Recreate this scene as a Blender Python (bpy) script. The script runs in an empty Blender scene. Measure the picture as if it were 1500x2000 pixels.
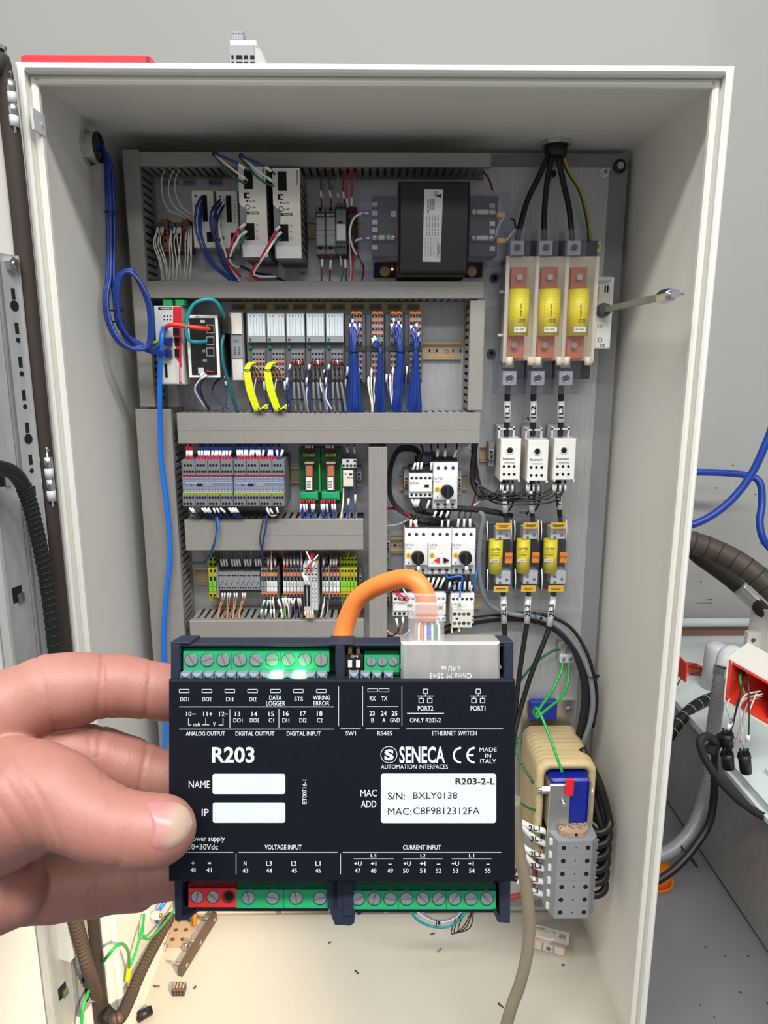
import bpy, math, random
import numpy as np
from mathutils import Vector, Matrix, Euler

# ------------------------------------------------------------------ camera, world, lights, exposure
SC = bpy.context.scene
FPX = 1380.0
PITCH = math.atan((1000-706)/FPX)
YAW = math.radians(0.77)
CAM = Vector((0, 0, 1.30))
ROT = Euler((math.pi/2-PITCH, 0, -YAW)).to_matrix()
cd = bpy.data.cameras.new('camera'); cam = bpy.data.objects.new('camera', cd)
SC.collection.objects.link(cam); SC.camera = cam
cam.location = CAM; cam.rotation_euler = ROT.to_euler()
cd.sensor_fit = 'VERTICAL'; cd.sensor_height = 36.0; cd.lens = 36.0*FPX/2000.0
cd.clip_start = 0.01; cd.clip_end = 60

W = bpy.data.worlds.new('world'); SC.world = W; W.use_nodes = True
W.node_tree.nodes['Background'].inputs[0].default_value = (0.93, 0.96, 1.0, 1)
W.node_tree.nodes['Background'].inputs[1].default_value = 0.27

def lamp(name, kind, loc, target, power, color, **kw):
    d = bpy.data.lights.new(name, kind); d.energy = power; d.color = color
    for k, v in kw.items(): setattr(d, k, v)
    o = bpy.data.objects.new(name, d); SC.collection.objects.link(o)
    o.location = loc
    o.rotation_euler = (Vector(target)-Vector(loc)).to_track_quat('-Z', 'Y').to_euler()
    return o
lamp('ceiling_strip_light', 'AREA', (0.50, 0.25, 3.7), (0.3, 1.0, 0.2), 24, (1.0, 0.985, 0.95), shape='RECTANGLE', size=4.0, size_y=0.22)
lamp('ceiling_strip_light', 'AREA', (0.15, -1.0, 3.7), (0.15, 1.25, 0.7), 130, (1.0, 0.985, 0.95), shape='RECTANGLE', size=4.4, size_y=0.30)
lamp('ceiling_strip_light', 'AREA', (0.30, -3.2, 3.7), (0.1, 1.25, 1.0), 32, (1.0, 0.985, 0.95), shape='RECTANGLE', size=3.2, size_y=0.40)
lamp('window_sunbeam', 'SPOT', (2.1, -1.9, 2.9), (-0.46, 1.15, 0.16), 1100, (1.0, 0.80, 0.52), spot_size=math.radians(10), spot_blend=1.0, shadow_soft_size=0.03)
SC.view_settings.view_transform = 'Standard'
SC.view_settings.look = 'None'
SC.view_settings.gamma = 1.0
SC.view_settings.use_curve_mapping = False
SC.view_settings.exposure = 0.42

# ------------------------------------------------------------------ materials
MATS = {}
SPEC = {  # name: (rgb 0-255, roughness, metallic, kind)
 'cabfloor_dim': ((186, 180, 167), .5, 0, 'paint'), 'cab': ((226, 224, 217), .45, 0, 'paint'), 'wall': ((160, 160, 157), .8, 0, 'wall'), 'floor': ((112, 113, 117), .45, 0, 'floor'),
 'duct': ((143, 140, 135), .5, 0, ''), 'ductin': ((112, 111, 110), .6, 0, ''), 'galv': ((186, 187, 189), .42, .45, 'galv'), 'panel': ((136, 137, 141), .5, .1, 'paint'),
 'steel': ((198, 198, 198), .3, .95, ''), 'chrome': ((225, 225, 225), .15, 1, ''), 'zincy': ((206, 182, 144), .4, .5, ''), 'brass': ((180, 150, 90), .35, .9, ''),
 'copper': ((206, 120, 88), .4, .35, ''), 'black': ((18, 18, 19), .45, 0, ''), 'blackm': ((30, 29, 29), .7, 0, ''), 'hole': ((5, 5, 6), .9, 0, ''),
 'white': ((232, 232, 230), .4, 0, ''), 'offwhite': ((218, 214, 204), .45, 0, ''), 'cream': ((228, 214, 186), .45, 0, ''), 'ltgrey': ((196, 198, 200), .45, 0, ''),
 'grey': ((140, 143, 147), .45, 0, ''), 'midgrey': ((118, 121, 126), .5, 0, ''), 'dkgrey': ((74, 77, 82), .5, 0, ''), 'iogrey': ((88, 91, 96), .5, 0, ''), 'chargrey': ((50, 52, 55), .5, 0, ''),
 'blue': ((22, 54, 134), .35, 0, ''), 'dkblue': ((22, 40, 108), .4, 0, ''), 'skyblue': ((22, 116, 226), .35, 0, ''), 'deepblue': ((14, 56, 150), .4, 0, ''), 'coreblue': ((16, 36, 150), .35, 0, ''),
 'red': ((196, 28, 40), .4, 0, ''), 'brightred': ((226, 32, 46), .45, 0, ''), 'dkred': ((122, 22, 34), .4, 0, ''), 'boxred': ((214, 52, 34), .45, 0, ''), 'orangered': ((240, 66, 40), .4, 0, ''),
 'green': ((34, 150, 84), .4, 0, ''), 'wiregreen': ((30, 168, 66), .35, 0, ''), 'dkgreen': ((12, 96, 72), .4, 0, ''), 'pcb': ((14, 84, 46), .4, 0, ''), 'teal': ((20, 140, 150), .35, 0, ''), 'tealdk': ((10, 96, 100), .4, 0, ''),
 'termgreen': ((34, 158, 100), .42, 0, ''), 'termred': ((214, 46, 48), .42, 0, ''), 'pcbteal': ((6, 90, 66), .5, 0, ''),
 'yellow': ((238, 218, 20), .45, 0, ''), 'neon': ((222, 232, 20), .4, 0, ''), 'labyellow': ((240, 184, 16), .45, 0, ''), 'olive': ((168, 190, 40), .4, 0, ''), 'limegreen': ((120, 196, 48), .4, 0, ''), 'mustard': ((196, 160, 40), .4, 0, ''),
 'orange': ((240, 120, 24), .4, 0, ''), 'termorange': ((206, 126, 92), .45, 0, ''), 'dkorange': ((160, 66, 44), .45, 0, ''), 'stickorange': ((250, 134, 24), .45, 0, ''), 'wireorange': ((196, 132, 76), .4, 0, ''),
 'cableorange': ((238, 128, 56), .45, 0, 'cable'), 'brown': ((92, 72, 58), .55, 0, ''), 'gasket': ((52, 42, 36), .75, 0, ''), 'hosebrown': ((70, 58, 50), .6, 0, 'cable'), 'rust': ((128, 92, 84), .6, 0, ''),
 'bluegrey': ((112, 124, 138), .45, 0, ''), 'cablegrey': ((116, 124, 132), .4, 0, ''), 'warmgrey': ((134, 122, 104), .42, 0, 'cable'), 'purple': ((120, 90, 130), .4, 0, ''), 'relayblue': ((112, 122, 148), .45, 0, ''),
 'tan': ((204, 184, 136), .5, 0, 'tape'), 'tanplastic': ((176, 150, 124), .5, 0, ''), 'tape': ((190, 188, 180), .35, .5, ''),
 'tagbeige': ((232, 216, 160), .6, 0, ''), 'tagdark': ((166, 152, 132), .6, 0, ''), 'paper': ((214, 218, 224), .6, 0, ''), 'label': ((206, 216, 220), .5, 0, ''), 'print': ((206, 218, 222), .5, 0, ''), 'ink': ((14, 14, 18), .6, 0, ''), 'greyink': ((96, 98, 102), .6, 0, ''), 'navyink': ((24, 26, 38), .6, 0, ''),
 'navy': ((9, 13, 26), .6, 0, 'matte'), 'navydk': ((38, 44, 60), .55, 0, 'matte'), 'screw': ((176, 184, 190), .35, .75, ''), 'jack': ((200, 197, 193), .42, .7, 'galv'),
 'nail': ((180, 122, 120), .3, 0, ''), 'nailtip': ((172, 146, 114), .3, 0, ''), 'skin': ((214, 160, 136), .5, 0, 'skin'), 'machine': ((206, 216, 214), .4, 0, 'paint'), 'tank': ((170, 168, 164), .34, .5, 'galv'), 'conduit': ((132, 130, 132), .4, .1, ''),
}
def lin(c):
    return tuple(((x/255)/12.92 if x/255 <= .04045 else ((x/255+.055)/1.055)**2.4) for x in c)
def mat(name):
    if name in MATS: return MATS[name]
    m = bpy.data.materials.new(name); m.use_nodes = True; nt = m.node_tree; b = nt.nodes['Principled BSDF']
    N = nt.nodes.new; L = nt.links.new
    MATS[name] = m
    if name in ('clear', 'clearwarm', 'clearviolet', 'clearplug', 'bag', 'amber'):
        nt.nodes.remove(b)
        tint, fac, gl, rg, df = {'clear': ((.96, .965, .98), .035, (.9, .92, 1), .06, .2), 'clearwarm': ((.95, .93, .90), .30, (1, .96, .88), .2, .6), 'clearviolet': ((.90, .90, .93), .05, (.9, .9, 1), .08, .3),
                     'clearplug': ((.96, .95, .96), .22, (1, .98, .98), .2, .6), 'bag': ((.97, .96, .94), .14, (1, .97, .92), .25, .5), 'amber': ((.9, .2, .15), .25, (1, .5, .45), .2, .5)}[name]
        t = N('ShaderNodeBsdfTransparent'); g = N('ShaderNodeBsdfGlossy'); d = N('ShaderNodeBsdfDiffuse'); mx = N('ShaderNodeMixShader'); mx2 = N('ShaderNodeMixShader')
        t.inputs[0].default_value = (*tint, 1); g.inputs[0].default_value = (*gl, 1); g.inputs['Roughness'].default_value = rg; d.inputs[0].default_value = (*gl, 1)
        nz = N('ShaderNodeTexNoise'); nz.inputs['Scale'].default_value = 60; mr = N('ShaderNodeMapRange')
        mr.inputs['To Min'].default_value = fac*.8; mr.inputs['To Max'].default_value = fac*1.2
        L(nz.outputs[0], mr.inputs[0]); L(mr.outputs[0], mx.inputs[0])
        mx2.inputs[0].default_value = df
        L(g.outputs[0], mx2.inputs[1]); L(d.outputs[0], mx2.inputs[2]); L(t.outputs[0], mx.inputs[1]); L(mx2.outputs[0], mx.inputs[2]); L(mx.outputs[0], nt.nodes['Material Output'].inputs[0])
        return m
    if name == 'led':
        b.inputs['Base Color'].default_value = (.1, .9, .2, 1); b.inputs['Emission Color'].default_value = (.12, 1, .22, 1); b.inputs['Emission Strength'].default_value = 22
        return m
    if name == 'glowred':
        b.inputs['Base Color'].default_value = (.9, .1, .05, 1); b.inputs['Emission Color'].default_value = (1, .16, .06, 1); b.inputs['Emission Strength'].default_value = 3
        return m
    rgb, ro, me, kind = SPEC[name]; c = lin(rgb)
    if kind == 'matte': b.inputs['Specular IOR Level'].default_value = .2
    b.inputs['Roughness'].default_value = ro; b.inputs['Metallic'].default_value = me
    tc = N('ShaderNodeTexCoord'); nz = N('ShaderNodeTexNoise'); rp = N('ShaderNodeMixRGB')
    L(tc.outputs['Object'], nz.inputs['Vector'])
    sc, a, det = {'paint': (3, .06, 3), 'wall': (1.1, .05, 4), 'floor': (5, .22, 8), 'galv': (60, .2, 3), 'cable': (14, .22, 4), 'tape': (30, .2, 4), 'matte': (500, .25, 2), 'skin': (42, .10, 5)}.get(kind, (90, .07, 2))
    nz.inputs['Scale'].default_value = sc; nz.inputs['Detail'].default_value = det
    if kind == 'galv':
        mp = N('ShaderNodeMapping'); mp.inputs['Scale'].default_value = (3.5, 1, .35); L(tc.outputs['Object'], mp.inputs[0]); L(mp.outputs[0], nz.inputs['Vector'])
    if kind == 'tape':
        mp = N('ShaderNodeMapping'); mp.inputs['Scale'].default_value = (.4, 1, 6); L(tc.outputs['Object'], mp.inputs[0]); L(mp.outputs[0], nz.inputs['Vector'])
    rp.inputs[1].default_value = (*[x*(1-a) for x in c], 1); rp.inputs[2].default_value = (*[min(1, x*(1+a)) for x in c], 1)
    if kind == 'skin':
        rp.inputs[1].default_value = (*lin((152, 94, 86)), 1); rp.inputs[2].default_value = (*lin((174, 128, 113)), 1)
        b.inputs['Subsurface Weight'].default_value = .3; b.inputs['Subsurface Radius'].default_value = (.006, .002, .001); b.inputs['Subsurface Scale'].default_value = .6
        n2 = N('ShaderNodeTexNoise'); n2.inputs['Scale'].default_value = 900; n2.inputs['Detail'].default_value = 3; L(tc.outputs['Object'], n2.inputs['Vector'])
        bp = N('ShaderNodeBump'); bp.inputs['Strength'].default_value = .2; bp.inputs['Distance'].default_value = .0006; mp = N('ShaderNodeMapping'); mp.inputs['Scale'].default_value = (1.6, .7, 1); L(tc.outputs['Object'], mp.inputs[0]); L(mp.outputs[0], n2.inputs['Vector'])
        L(n2.outputs[0], bp.inputs['Height']); L(bp.outputs[0], b.inputs['Normal'])
    if name == 'nail':   # nail bed fading to the pale free edge
        sx = N('ShaderNodeSeparateXYZ'); mr = N('ShaderNodeMapRange'); L(tc.outputs['Generated'], sx.inputs[0]); L(sx.outputs[0], mr.inputs[0])
        mr.inputs['From Min'].default_value = .35; mr.inputs['From Max'].default_value = .85; mr.interpolation_type = 'SMOOTHSTEP'; rp.inputs[2].default_value = (*lin((180, 156, 136)), 1)
        L(mr.outputs[0], rp.inputs[0])
    else: L(nz.outputs[0], rp.inputs[0])
    L(rp.outputs[0], b.inputs['Base Color'])
    if kind == 'galv':
        bp = N('ShaderNodeBump'); bp.inputs['Strength'].default_value = .08; bp.inputs['Distance'].default_value = .001; L(nz.outputs[0], bp.inputs['Height']); L(bp.outputs[0], b.inputs['Normal'])
    return m

# ------------------------------------------------------------------ projection helpers: real 3D points at known planes
PL = 1.34            # mounting plate plane (y); heights h are millimetres in front of it
FRONT, BACK = 1.01, 1.372
XL, XR = -0.452, 0.462
ZB, ZT = 0.085, 1.669
def px(q): w = ROT.transposed() @ (Vector(q)-CAM); return 750+FPX*w.x/-w.z, 1000-FPX*w.y/-w.z
def ray(u, v): return ROT @ Vector(((u-750)/FPX, -(v-1000)/FPX, -1))
def at(u, v, Y): d = ray(u, v); return CAM+d*(Y/d.y)
def atx(u, v, X): d = ray(u, v); return CAM+d*(X/d.x)
def atz(u, v, Z): d = ray(u, v); return CAM+d*((Z-CAM.z)/d.z)
def P(u, v, h): return at(u, v, PL-h/1000)
def K(v, h):  # millimetres per photo pixel at that height
    return (P(751, v, h)-P(750, v, h)).length*1000
rnd = random.Random(5)

class G:
    """collects shapes (world metres) and links them as ONE mesh object"""
    def __init__(s): s.v = []; s.f = []; s.sm = []
    def add(s, vs, fs, smooth=False):
        n = len(s.v); s.v += [tuple(p) for p in vs]; s.f += [tuple(i+n for i in f) for f in fs]; s.sm += [smooth]*len(fs); return s
    def box(s, x0, x1, y0, y1, z0, z1, c=0):
        x0, x1 = min(x0, x1), max(x0, x1); z0, z1 = min(z0, z1), max(z0, z1); y0, y1 = min(y0, y1), max(y0, y1)
        if not c:
            vs = [(x, y, z) for y in (y0, y1) for z in (z0, z1) for x in (x0, x1)]
            return s.add(vs, [(0, 1, 3, 2), (5, 4, 6, 7), (4, 0, 2, 6), (1, 5, 7, 3), (2, 3, 7, 6), (4, 5, 1, 0)])
        c = min(c, (x1-x0)*.4, (z1-z0)*.4, (y1-y0)*.6)
        def ring(e, y): return [(x0+e, y, z0+e), (x1-e, y, z0+e), (x1-e, y, z1-e), (x0+e, y, z1-e)]
        return s.loft([ring(c, y0), ring(0, y0+c), ring(0, y1)], True)
    def loft(s, rings, caps=True, closed=True, smooth=False):
        n = len(rings[0]); vs = [p for r in rings for p in r]; fs = []
        for k in range(len(rings)-1):
            for i in range(n if closed else n-1):
                j = (i+1) % n; fs.append((k*n+i, k*n+j, (k+1)*n+j, (k+1)*n+i))
        s.add(vs, fs, smooth)
        if caps:
            b = len(s.v)-len(vs); s.f += [tuple(b+i for i in reversed(range(n))), tuple(b+(len(rings)-1)*n+i for i in range(n))]; s.sm += [False, False]
        return s
    def prism(s, pts, y0, y1):   # polygon (x,z) extruded in y
        return s.loft([[(x, y0, z) for x, z in pts], [(x, y1, z) for x, z in pts]])
    def cyl(s, p0, p1, r0, r1=None, n=12, caps=True, smooth=True):
        p0, p1 = Vector(p0), Vector(p1); r1 = r0 if r1 is None else r1
        d = (p1-p0).normalized(); a = d.orthogonal().normalized(); b = d.cross(a)
        R = [[p+(a*math.cos(t)+b*math.sin(t))*r for t in [2*math.pi*i/n for i in range(n)]] for p, r in ((p0, r0), (p1, r1))]
        return s.loft(R, caps, True, smooth)
    def tube(s, pts, r, n=8, rr=None):
        pts = [Vector(p) for p in pts]; rings = []; a = None
        for i, p in enumerate(pts):
            d = (pts[min(i+1, len(pts)-1)]-pts[max(i-1, 0)])
            if d.length < 1e-9: d = Vector((0, 0, 1))
            d.normalize()
            a = d.orthogonal().normalized() if a is None else (a-d*a.dot(d)).normalized()
            b = d.cross(a); q = rr[i] if rr else r
            rings.append([p+(a*math.cos(t)+b*math.sin(t))*q for t in [2*math.pi*k/n for k in range(n)]])
        return s.loft(rings, True, True, True)
    def torus(s, c, axis, R, r, n=24, m=8):
        c, axis = Vector(c), Vector(axis).normalized(); a = axis.orthogonal().normalized(); b = axis.cross(a); vs = []; fs = []
        for i in range(n):
            t = 2*math.pi*i/n; e = a*math.cos(t)+b*math.sin(t)
            for j in range(m):
                q = 2*math.pi*j/m; vs.append(c+e*(R+r*math.cos(q))+axis*r*math.sin(q))
        for i in range(n):
            for j in range(m): fs.append((i*m+j, ((i+1) % n)*m+j, ((i+1) % n)*m+(j+1) % m, i*m+(j+1) % m))
        return s.add(vs, fs, True)
    def build(s, name, m, parent=None, local=False):
        me = bpy.data.meshes.new(name)
        if parent is not None:
            r = parent
            while r.parent: r = r.parent
            off = Vector((0, 0, 0)) if local or r.get('_local') else r.location.copy()
        elif local: off = Vector((0, 0, 0))
        else:
            A = np.array(s.v); lo = A.min(0); hi = A.max(0); off = Vector(((lo[0]+hi[0])/2, (lo[1]+hi[1])/2, lo[2]))
        me.from_pydata([(x-off.x, y-off.y, z-off.z) for x, y, z in s.v], [], s.f)
        me.polygons.foreach_set('use_smooth', s.sm)
        me.materials.append(mat(m) if isinstance(m, str) else m); me.update()
        o = bpy.data.objects.new(name, me); SC.collection.objects.link(o)
        if parent is not None: o.parent = parent
        elif not local: o.location = off
        return o
def tag(o, label=None, cat=None, group=None, kind=None):
    for k, v in (('label', label), ('category', cat), ('group', group), ('kind', kind)):
        if v: o[k] = v
    return o
def thing(name, label, cat, loc, group=None):
    o = bpy.data.objects.new(name, None); SC.collection.objects.link(o); o.location = loc; o.empty_display_size = .01
    return tag(o, label, cat, group)
def pb(u0, v0, u1, v1, h0, h1):
    """box whose FRONT face at height h1 covers that pixel rectangle, reaching back to h0"""
    um, vm = (u0+u1)/2, (v0+v1)/2
    return (P(u0, vm, h1).x, P(u1, vm, h1).x, PL-h1/1000, PL-h0/1000, P(um, v1, h1).z, P(um, v0, h1).z)
def bx(par, name, m, u0, v0, u1, v1, h0, h1, c=0.):
    return G().box(*pb(u0, v0, u1, v1, h0, h1), c/1000).build(name, m, par)
def bxs(par, name, m, lst, c=0.):
    g = G()
    for b in lst: g.box(*pb(*b), c/1000)
    o = g.build(name, m, par)
    if len(lst) > 1: o['kind'] = 'stuff'
    return o
def holes(par, name, lst, h, m='hole', d=.5, n=12):   # round dark sockets, (u,v,r_px)
    g = G()
    for u, v, r in lst:
        p = P(u, v, h); k = K(v, h)/1000*r
        g.cyl((p.x, p.y-d/1000, p.z), (p.x, p.y+.001, p.z), k, None, n)
    o = g.build(name, m, par)
    if len(lst) > 1: o['kind'] = 'stuff'
    return o
def screw(par, u, v, r, h, m='screw', name='screw', rot=None, cross=False, t=1.5):
    p = P(u, v, h); k = K(v, h)/1000*r; a = rnd.uniform(0, 3.1) if rot is None else rot
    o = G().cyl((p.x, p.y-t/1000, p.z), (p.x, p.y+.0005, p.z), k, None, 14).build(name, m, par)
    if o.parent and o.parent.parent is None or par is None:
        g = G()
        for q in ([a, a+math.pi/2] if cross else [a]):
            c, s = math.cos(q), math.sin(q); w = k*.13; l = k*.85; y = p.y-t/1000-.0001
            g.add([(p.x+c*l-s*w, y, p.z+s*l+c*w), (p.x-c*l-s*w, y, p.z-s*l+c*w), (p.x-c*l+s*w, y, p.z-s*l-c*w), (p.x+c*l+s*w, y, p.z+s*l-c*w)], [(0, 1, 2, 3)])
        g.build('slot', 'dkgrey', o)
    return o
def spline(pts, k=6):
    pts = [Vector(p) for p in pts]
    if len(pts) < 3: return [pts[0].lerp(pts[-1], i/3) for i in range(4)]
    q = [pts[0]*2-pts[1]]+pts+[pts[-1]*2-pts[-2]]; out = []
    for i in range(1, len(q)-2):
        for j in range(k):
            t = j/k; a, b, c, d = q[i-1:i+3]
            out.append(.5*((2*b)+(c-a)*t+(2*a-5*b+4*c-d)*t*t+(3*b-a-3*c+d)*t*t*t))
    return out+[pts[-1]]
def wire(par, name, m, pts, r, n=7, k=6):
    """cable through photo points (u,v,h mm); r in millimetres"""
    return G().tube(spline([P(*p) for p in pts], k), r/1000, n).build(name, m, par)
def sleeve(par, u0, v0, u1, v1, h, r=1.7, m='white', name='wire_marker'):
    return G().cyl(P(u0, v0, h), P(u1, v1, h), r/1000, None, 8).build(name, m, par)
def tie(par, u, v, h, R, m='black', axis=(0, 0, 1), name='cable_tie'):
    p = P(u, v, h); k = R/1000; g = G().torus(p, axis, k, .0011, 16, 6)
    q = p+Vector((k, -.001, 0)); g.box(q.x-.002, q.x+.003, q.y-.002, q.y+.002, q.z-.002, q.z+.002)
    return g.build(name, m, par)

TXT = {}
def glyphs(s, bold=0.):
    """lettering outline in a unit box"""
    key = (s, bold)
    if key not in TXT:
        c = bpy.data.curves.new('lettering', 'FONT'); c.body = s; c.resolution_u = 3; c.offset = bold; c.align_x = 'LEFT'
        o = bpy.data.objects.new('lettering', c); me = o.to_mesh()
        A = np.array([v.co[:2] for v in me.vertices]) if len(me.vertices) else np.zeros((1, 2)); F = [tuple(p.vertices) for p in me.polygons]
        o.to_mesh_clear(); bpy.data.objects.remove(o); bpy.data.curves.remove(c)
        lo, hi = A.min(0), A.max(0); TXT[key] = ((A-lo)/np.maximum(hi-lo, 1e-6), F)
    return TXT[key]
def put_text(g, s, box, fn, rot=0, bold=0., flip=False, heavy=0.):
    """box in photo pixels; fn(u,v) -> 3D point. rot 90 reads upward, -90 downward"""
    hv = heavy or (0. if 'M' in s else bold)
    A, F = glyphs(s, hv); u0, v0, u1, v1 = box; vs = []
    for a, b in A:
        if flip: a, b = 1-a, 1-b
        if rot == 0: u, v = u0+a*(u1-u0), v1-b*(v1-v0)
        elif rot == 90: u, v = u1-b*(u1-u0), v1-a*(v1-v0)
        else: u, v = u0+b*(u1-u0), v0+a*(v1-v0)
        vs.append(fn(u, v))
    g.add(vs, F)
def text(par, s, u0, v0, u1, v1, h, m='ink', rot=0, bold=.012, name='lettering'):
    g = G(); put_text(g, s, (u0, v0, u1, v1), lambda u, v: P(u, v, h+.25), rot, bold)
    return g.build(name, m, par)
# ------------------------------------------------------------------ room
tag(G().box(-3, 4, 2.42, 2.52, 0, 4.2).build('wall_back', 'wall'), kind='structure')
tag(G().box(-3, 4, -3.5, 2.42, -.1, 0).build('floor', 'floor'), kind='structure')
g = G()
for i in range(15):   # scuff marks on the wall behind the machine
    u, v = rnd.uniform(1345, 1495), rnd.uniform(905, 1195); p = at(u, v, 2.4195); l = rnd.uniform(.001, .012 if i < 12 else .04)
    g.box(p.x-l, p.x+l, 2.4185, 2.42, p.z-.001, p.z+.001)
tag(g.build('scuff_mark', 'chargrey', bpy.data.objects['wall_back']), kind='stuff')
g = G()
for i in range(40):   # grit on the floor
    x, y = rnd.uniform(.5, .84), rnd.uniform(.85, 1.9); r = rnd.uniform(.0015, .004)
    g.cyl((x, y, 0), (x, y, .002), r, r*.5, 5)
tag(g.build('grit', 'chargrey', bpy.data.objects['floor']), kind='stuff')

# ------------------------------------------------------------------ enclosure
cab = thing('enclosure', 'open light grey sheet steel control cabinet filled with wiring', 'cabinet', (0, 1.2, ZB))
t = .003
G().box(XL, XL+t, FRONT, BACK, ZB, ZT).build('side_panel', 'cab', cab)
G().box(XR-t, XR, FRONT, BACK, ZB, ZT).build('side_panel', 'cab', cab)
G().box(XL+t, XR-t, FRONT, BACK, ZT-t, ZT).build('top_panel', 'cab', cab)
G().box(XL+t, XR-t, FRONT-.03, BACK, ZB-t, ZB).build('bottom_panel', 'cabfloor_dim', cab)  # tan cabinet paint, darkened in colour to stand in for weaker light here
G().box(XL, XR, BACK, BACK+t, ZB, ZT).build('rear_panel', 'cab', cab)
def rimbar(x0, x1, z0, z1): return G().box(x0, x1, FRONT-.012, FRONT+.006, z0, z1, .003)
for x0, x1, z0, z1 in ((XR-.008, XR+.002, ZB-.06, ZT+.002), (XL-.002, XL+.008, ZB-.06, ZT+.002), (XL+.008, XR-.008, ZT-.008, ZT+.002), (XL+.008, XR-.008, ZB-.06, ZB-.004)): rimbar(x0, x1, z0, z1).build('rim', 'cab', cab)
for x0, x1, z0, z1 in ((XR-.018, XR-.008, ZB, ZT-.008), (XL+.008, XL+.018, ZB, ZT-.008), (XL+.018, XR-.018, ZT-.018, ZT-.008)): G().box(x0, x1, FRONT+.002, FRONT+.012, z0, z1, .003).build('return_lip', 'cab', cab)
for x0, x1, z0, z1 in ((XL-.006, XL-.002, ZB, ZT), (XR+.002, XR+.006, ZB, ZT), (XL-.006, XR+.006, ZT+.002, ZT+.005)):
    G().box(x0, x1, FRONT+.0, FRONT+.02, z0, z1, .0015).build('gutter', 'cab', cab)
G().box(XL, XR, FRONT+.03, BACK, 0, ZB-t).build('plinth', 'panel', cab)
# latch tabs on the left rim, stamped lip beads
for (u, v) in ((72, 232),):
    p = atx(u, v, XL+.018)
    g = G().box(p.x-.002, p.x+.001, p.y-.012, p.y+.022, p.z-.016, p.z+.010); g.cyl((p.x+.001, p.y+.012, p.z-.003), (p.x+.002, p.y+.012, p.z-.003), .003, None, 10)
    g.build('latch_tab', 'ltgrey', cab)
# door, swung open to the left
TH = math.radians(18.5); HX, HY = XL-.012, FRONT-.024
ED = Vector((-math.sin(TH), -math.cos(TH), 0)); ND = Vector((math.cos(TH), -math.sin(TH), 0))   # along the door, inward normal
def dd(s, n, z): q = Vector((HX, HY, 0))+ED*s+ND*n; return Vector((q.x, q.y, z))
def dpix(u, v, n=0):   # photo ray on the door's inner plane -> (s, z)
    o = Vector((HX, HY, 0))+ND*n; d = ray(u, v); tt = (o-CAM).dot(ND)/d.dot(ND); q = CAM+d*tt; return ((q-Vector((HX, HY, 0))).dot(ED), q.z)
def dbox(g, s0, s1, n0, n1, z0, z1):
    vs = [dd(s, n, z) for n in (n0, n1) for z in (z0, z1) for s in (s0, s1)]
    return g.add(vs, [(0, 1, 3, 2), (5, 4, 6, 7), (4, 0, 2, 6), (1, 5, 7, 3), (2, 3, 7, 6), (4, 5, 1, 0)])
door = thing('cabinet_door', 'open pale grey cabinet door with black gasket at left edge', 'door', dd(.02, 0, ZB-.05))
dbox(G(), 0, .62, -.004, 0, ZB-.05, ZT+.012).build('door_panel', 'cab', door)
g = G(); dbox(g, 0, .003, 0, .010, ZB-.05, ZT+.012); dbox(g, 0, .62, 0, .010, ZT+.008, ZT+.012); g.build('door_edge', 'panel', door)
gs = dpix(50, 500, .010)[0]
gp = [dd(.60, .008, ZT-.012), dd(.10, .008, ZT-.012), dd(gs+.025, .008, ZT-.018), dd(gs+.003, .008, ZT-.045), dd(gs, .008, 1.2), dd(gs, .008, .7), dd(gs, .008, ZB-.02)]
G().tube(spline(gp, 8), .0115, 10).build('gasket', 'gasket', door)
s0, z0 = dpix(24, 498, .01); s1, _ = dpix(70, 989, .01); sm = (s0+s1)/2+.002; zr = z0; zl = .28
rl = dbox(dbox(dbox(G(), sm-.013, sm+.018, .006, .009, zl, zr), sm+.015, sm+.018, .0, .009, zl, zr), sm-.013, sm-.011, .0, .012, zl, zr)
rl = rl.build('mounting_rail', 'galv', door)
r2 = dbox(dbox(G(), sm+.020, sm+.075, .002, .004, zl, zr), sm+.070, sm+.075, .002, .018, zl, zr).build('mounting_rail', 'galv', door)
z = zr-.02; i = 0
while z > zl+.04:
    g = G(); z -= .021; dbox(g, sm-.003, sm+.003, .009, .0094, z-.014, z); g.build('slot', 'hole', rl)
    z -= .022; q = dd(sm, .009, z); g = G().cyl(q, q+ND*.0006, .0034 if i % 4 else .007, None, 10); g.build('slot', 'hole', rl); i += 1
for k in range(7):
    z = zr-.11-.16*k; g = G(); dbox(g, sm+.034, sm+.050, .004, .0046, z-.022, z); g.build('slot', 'hole', r2)
    g = G(); dbox(g, sm+.034, sm+.044, .005, .008, z-.022, z-.010); g.build('hook', 'steel', r2)
q = dd(sm, .009, zr-.012); h_ = G().cyl(q, q+ND*.008, .010, .009, 6, smooth=False).build('bolt', 'steel', rl); G().cyl(q+ND*.008, q+ND*.010, .005, .004, 10).build('bolt_end', 'chrome', h_)
def dw(pts): return [dd(*[dpix(u, v, n)[0], n, dpix(u, v, n)[1]]) for u, v, n in pts]
spc = thing('wrapped_cable', 'black spiral wrapped cable running down the open door', 'cable', dw([(100, 1250, .03)])[0])
pts = spline(dw([(-60, 900, .05), (-10, 912, .05), (28, 925, .045), (52, 965, .035), (72, 1040, .03), (90, 1130, .028), (104, 1240, .028), (118, 1400, .03), (128, 1600, .03), (142, 1780, .03)]), 8)
G().tube(pts, .0095, 10).build('wrap', 'black', spc)
g = G()
for i in range(22, len(pts)-1, 1):
    q = pts[i]; d = (pts[i+1]-pts[i]).normalized(); g.torus(q, d+Vector((.25, 0, 0)), .0098, .0010, 12, 5)
g.build('spiral_ridge', 'blackm', spc)

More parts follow.
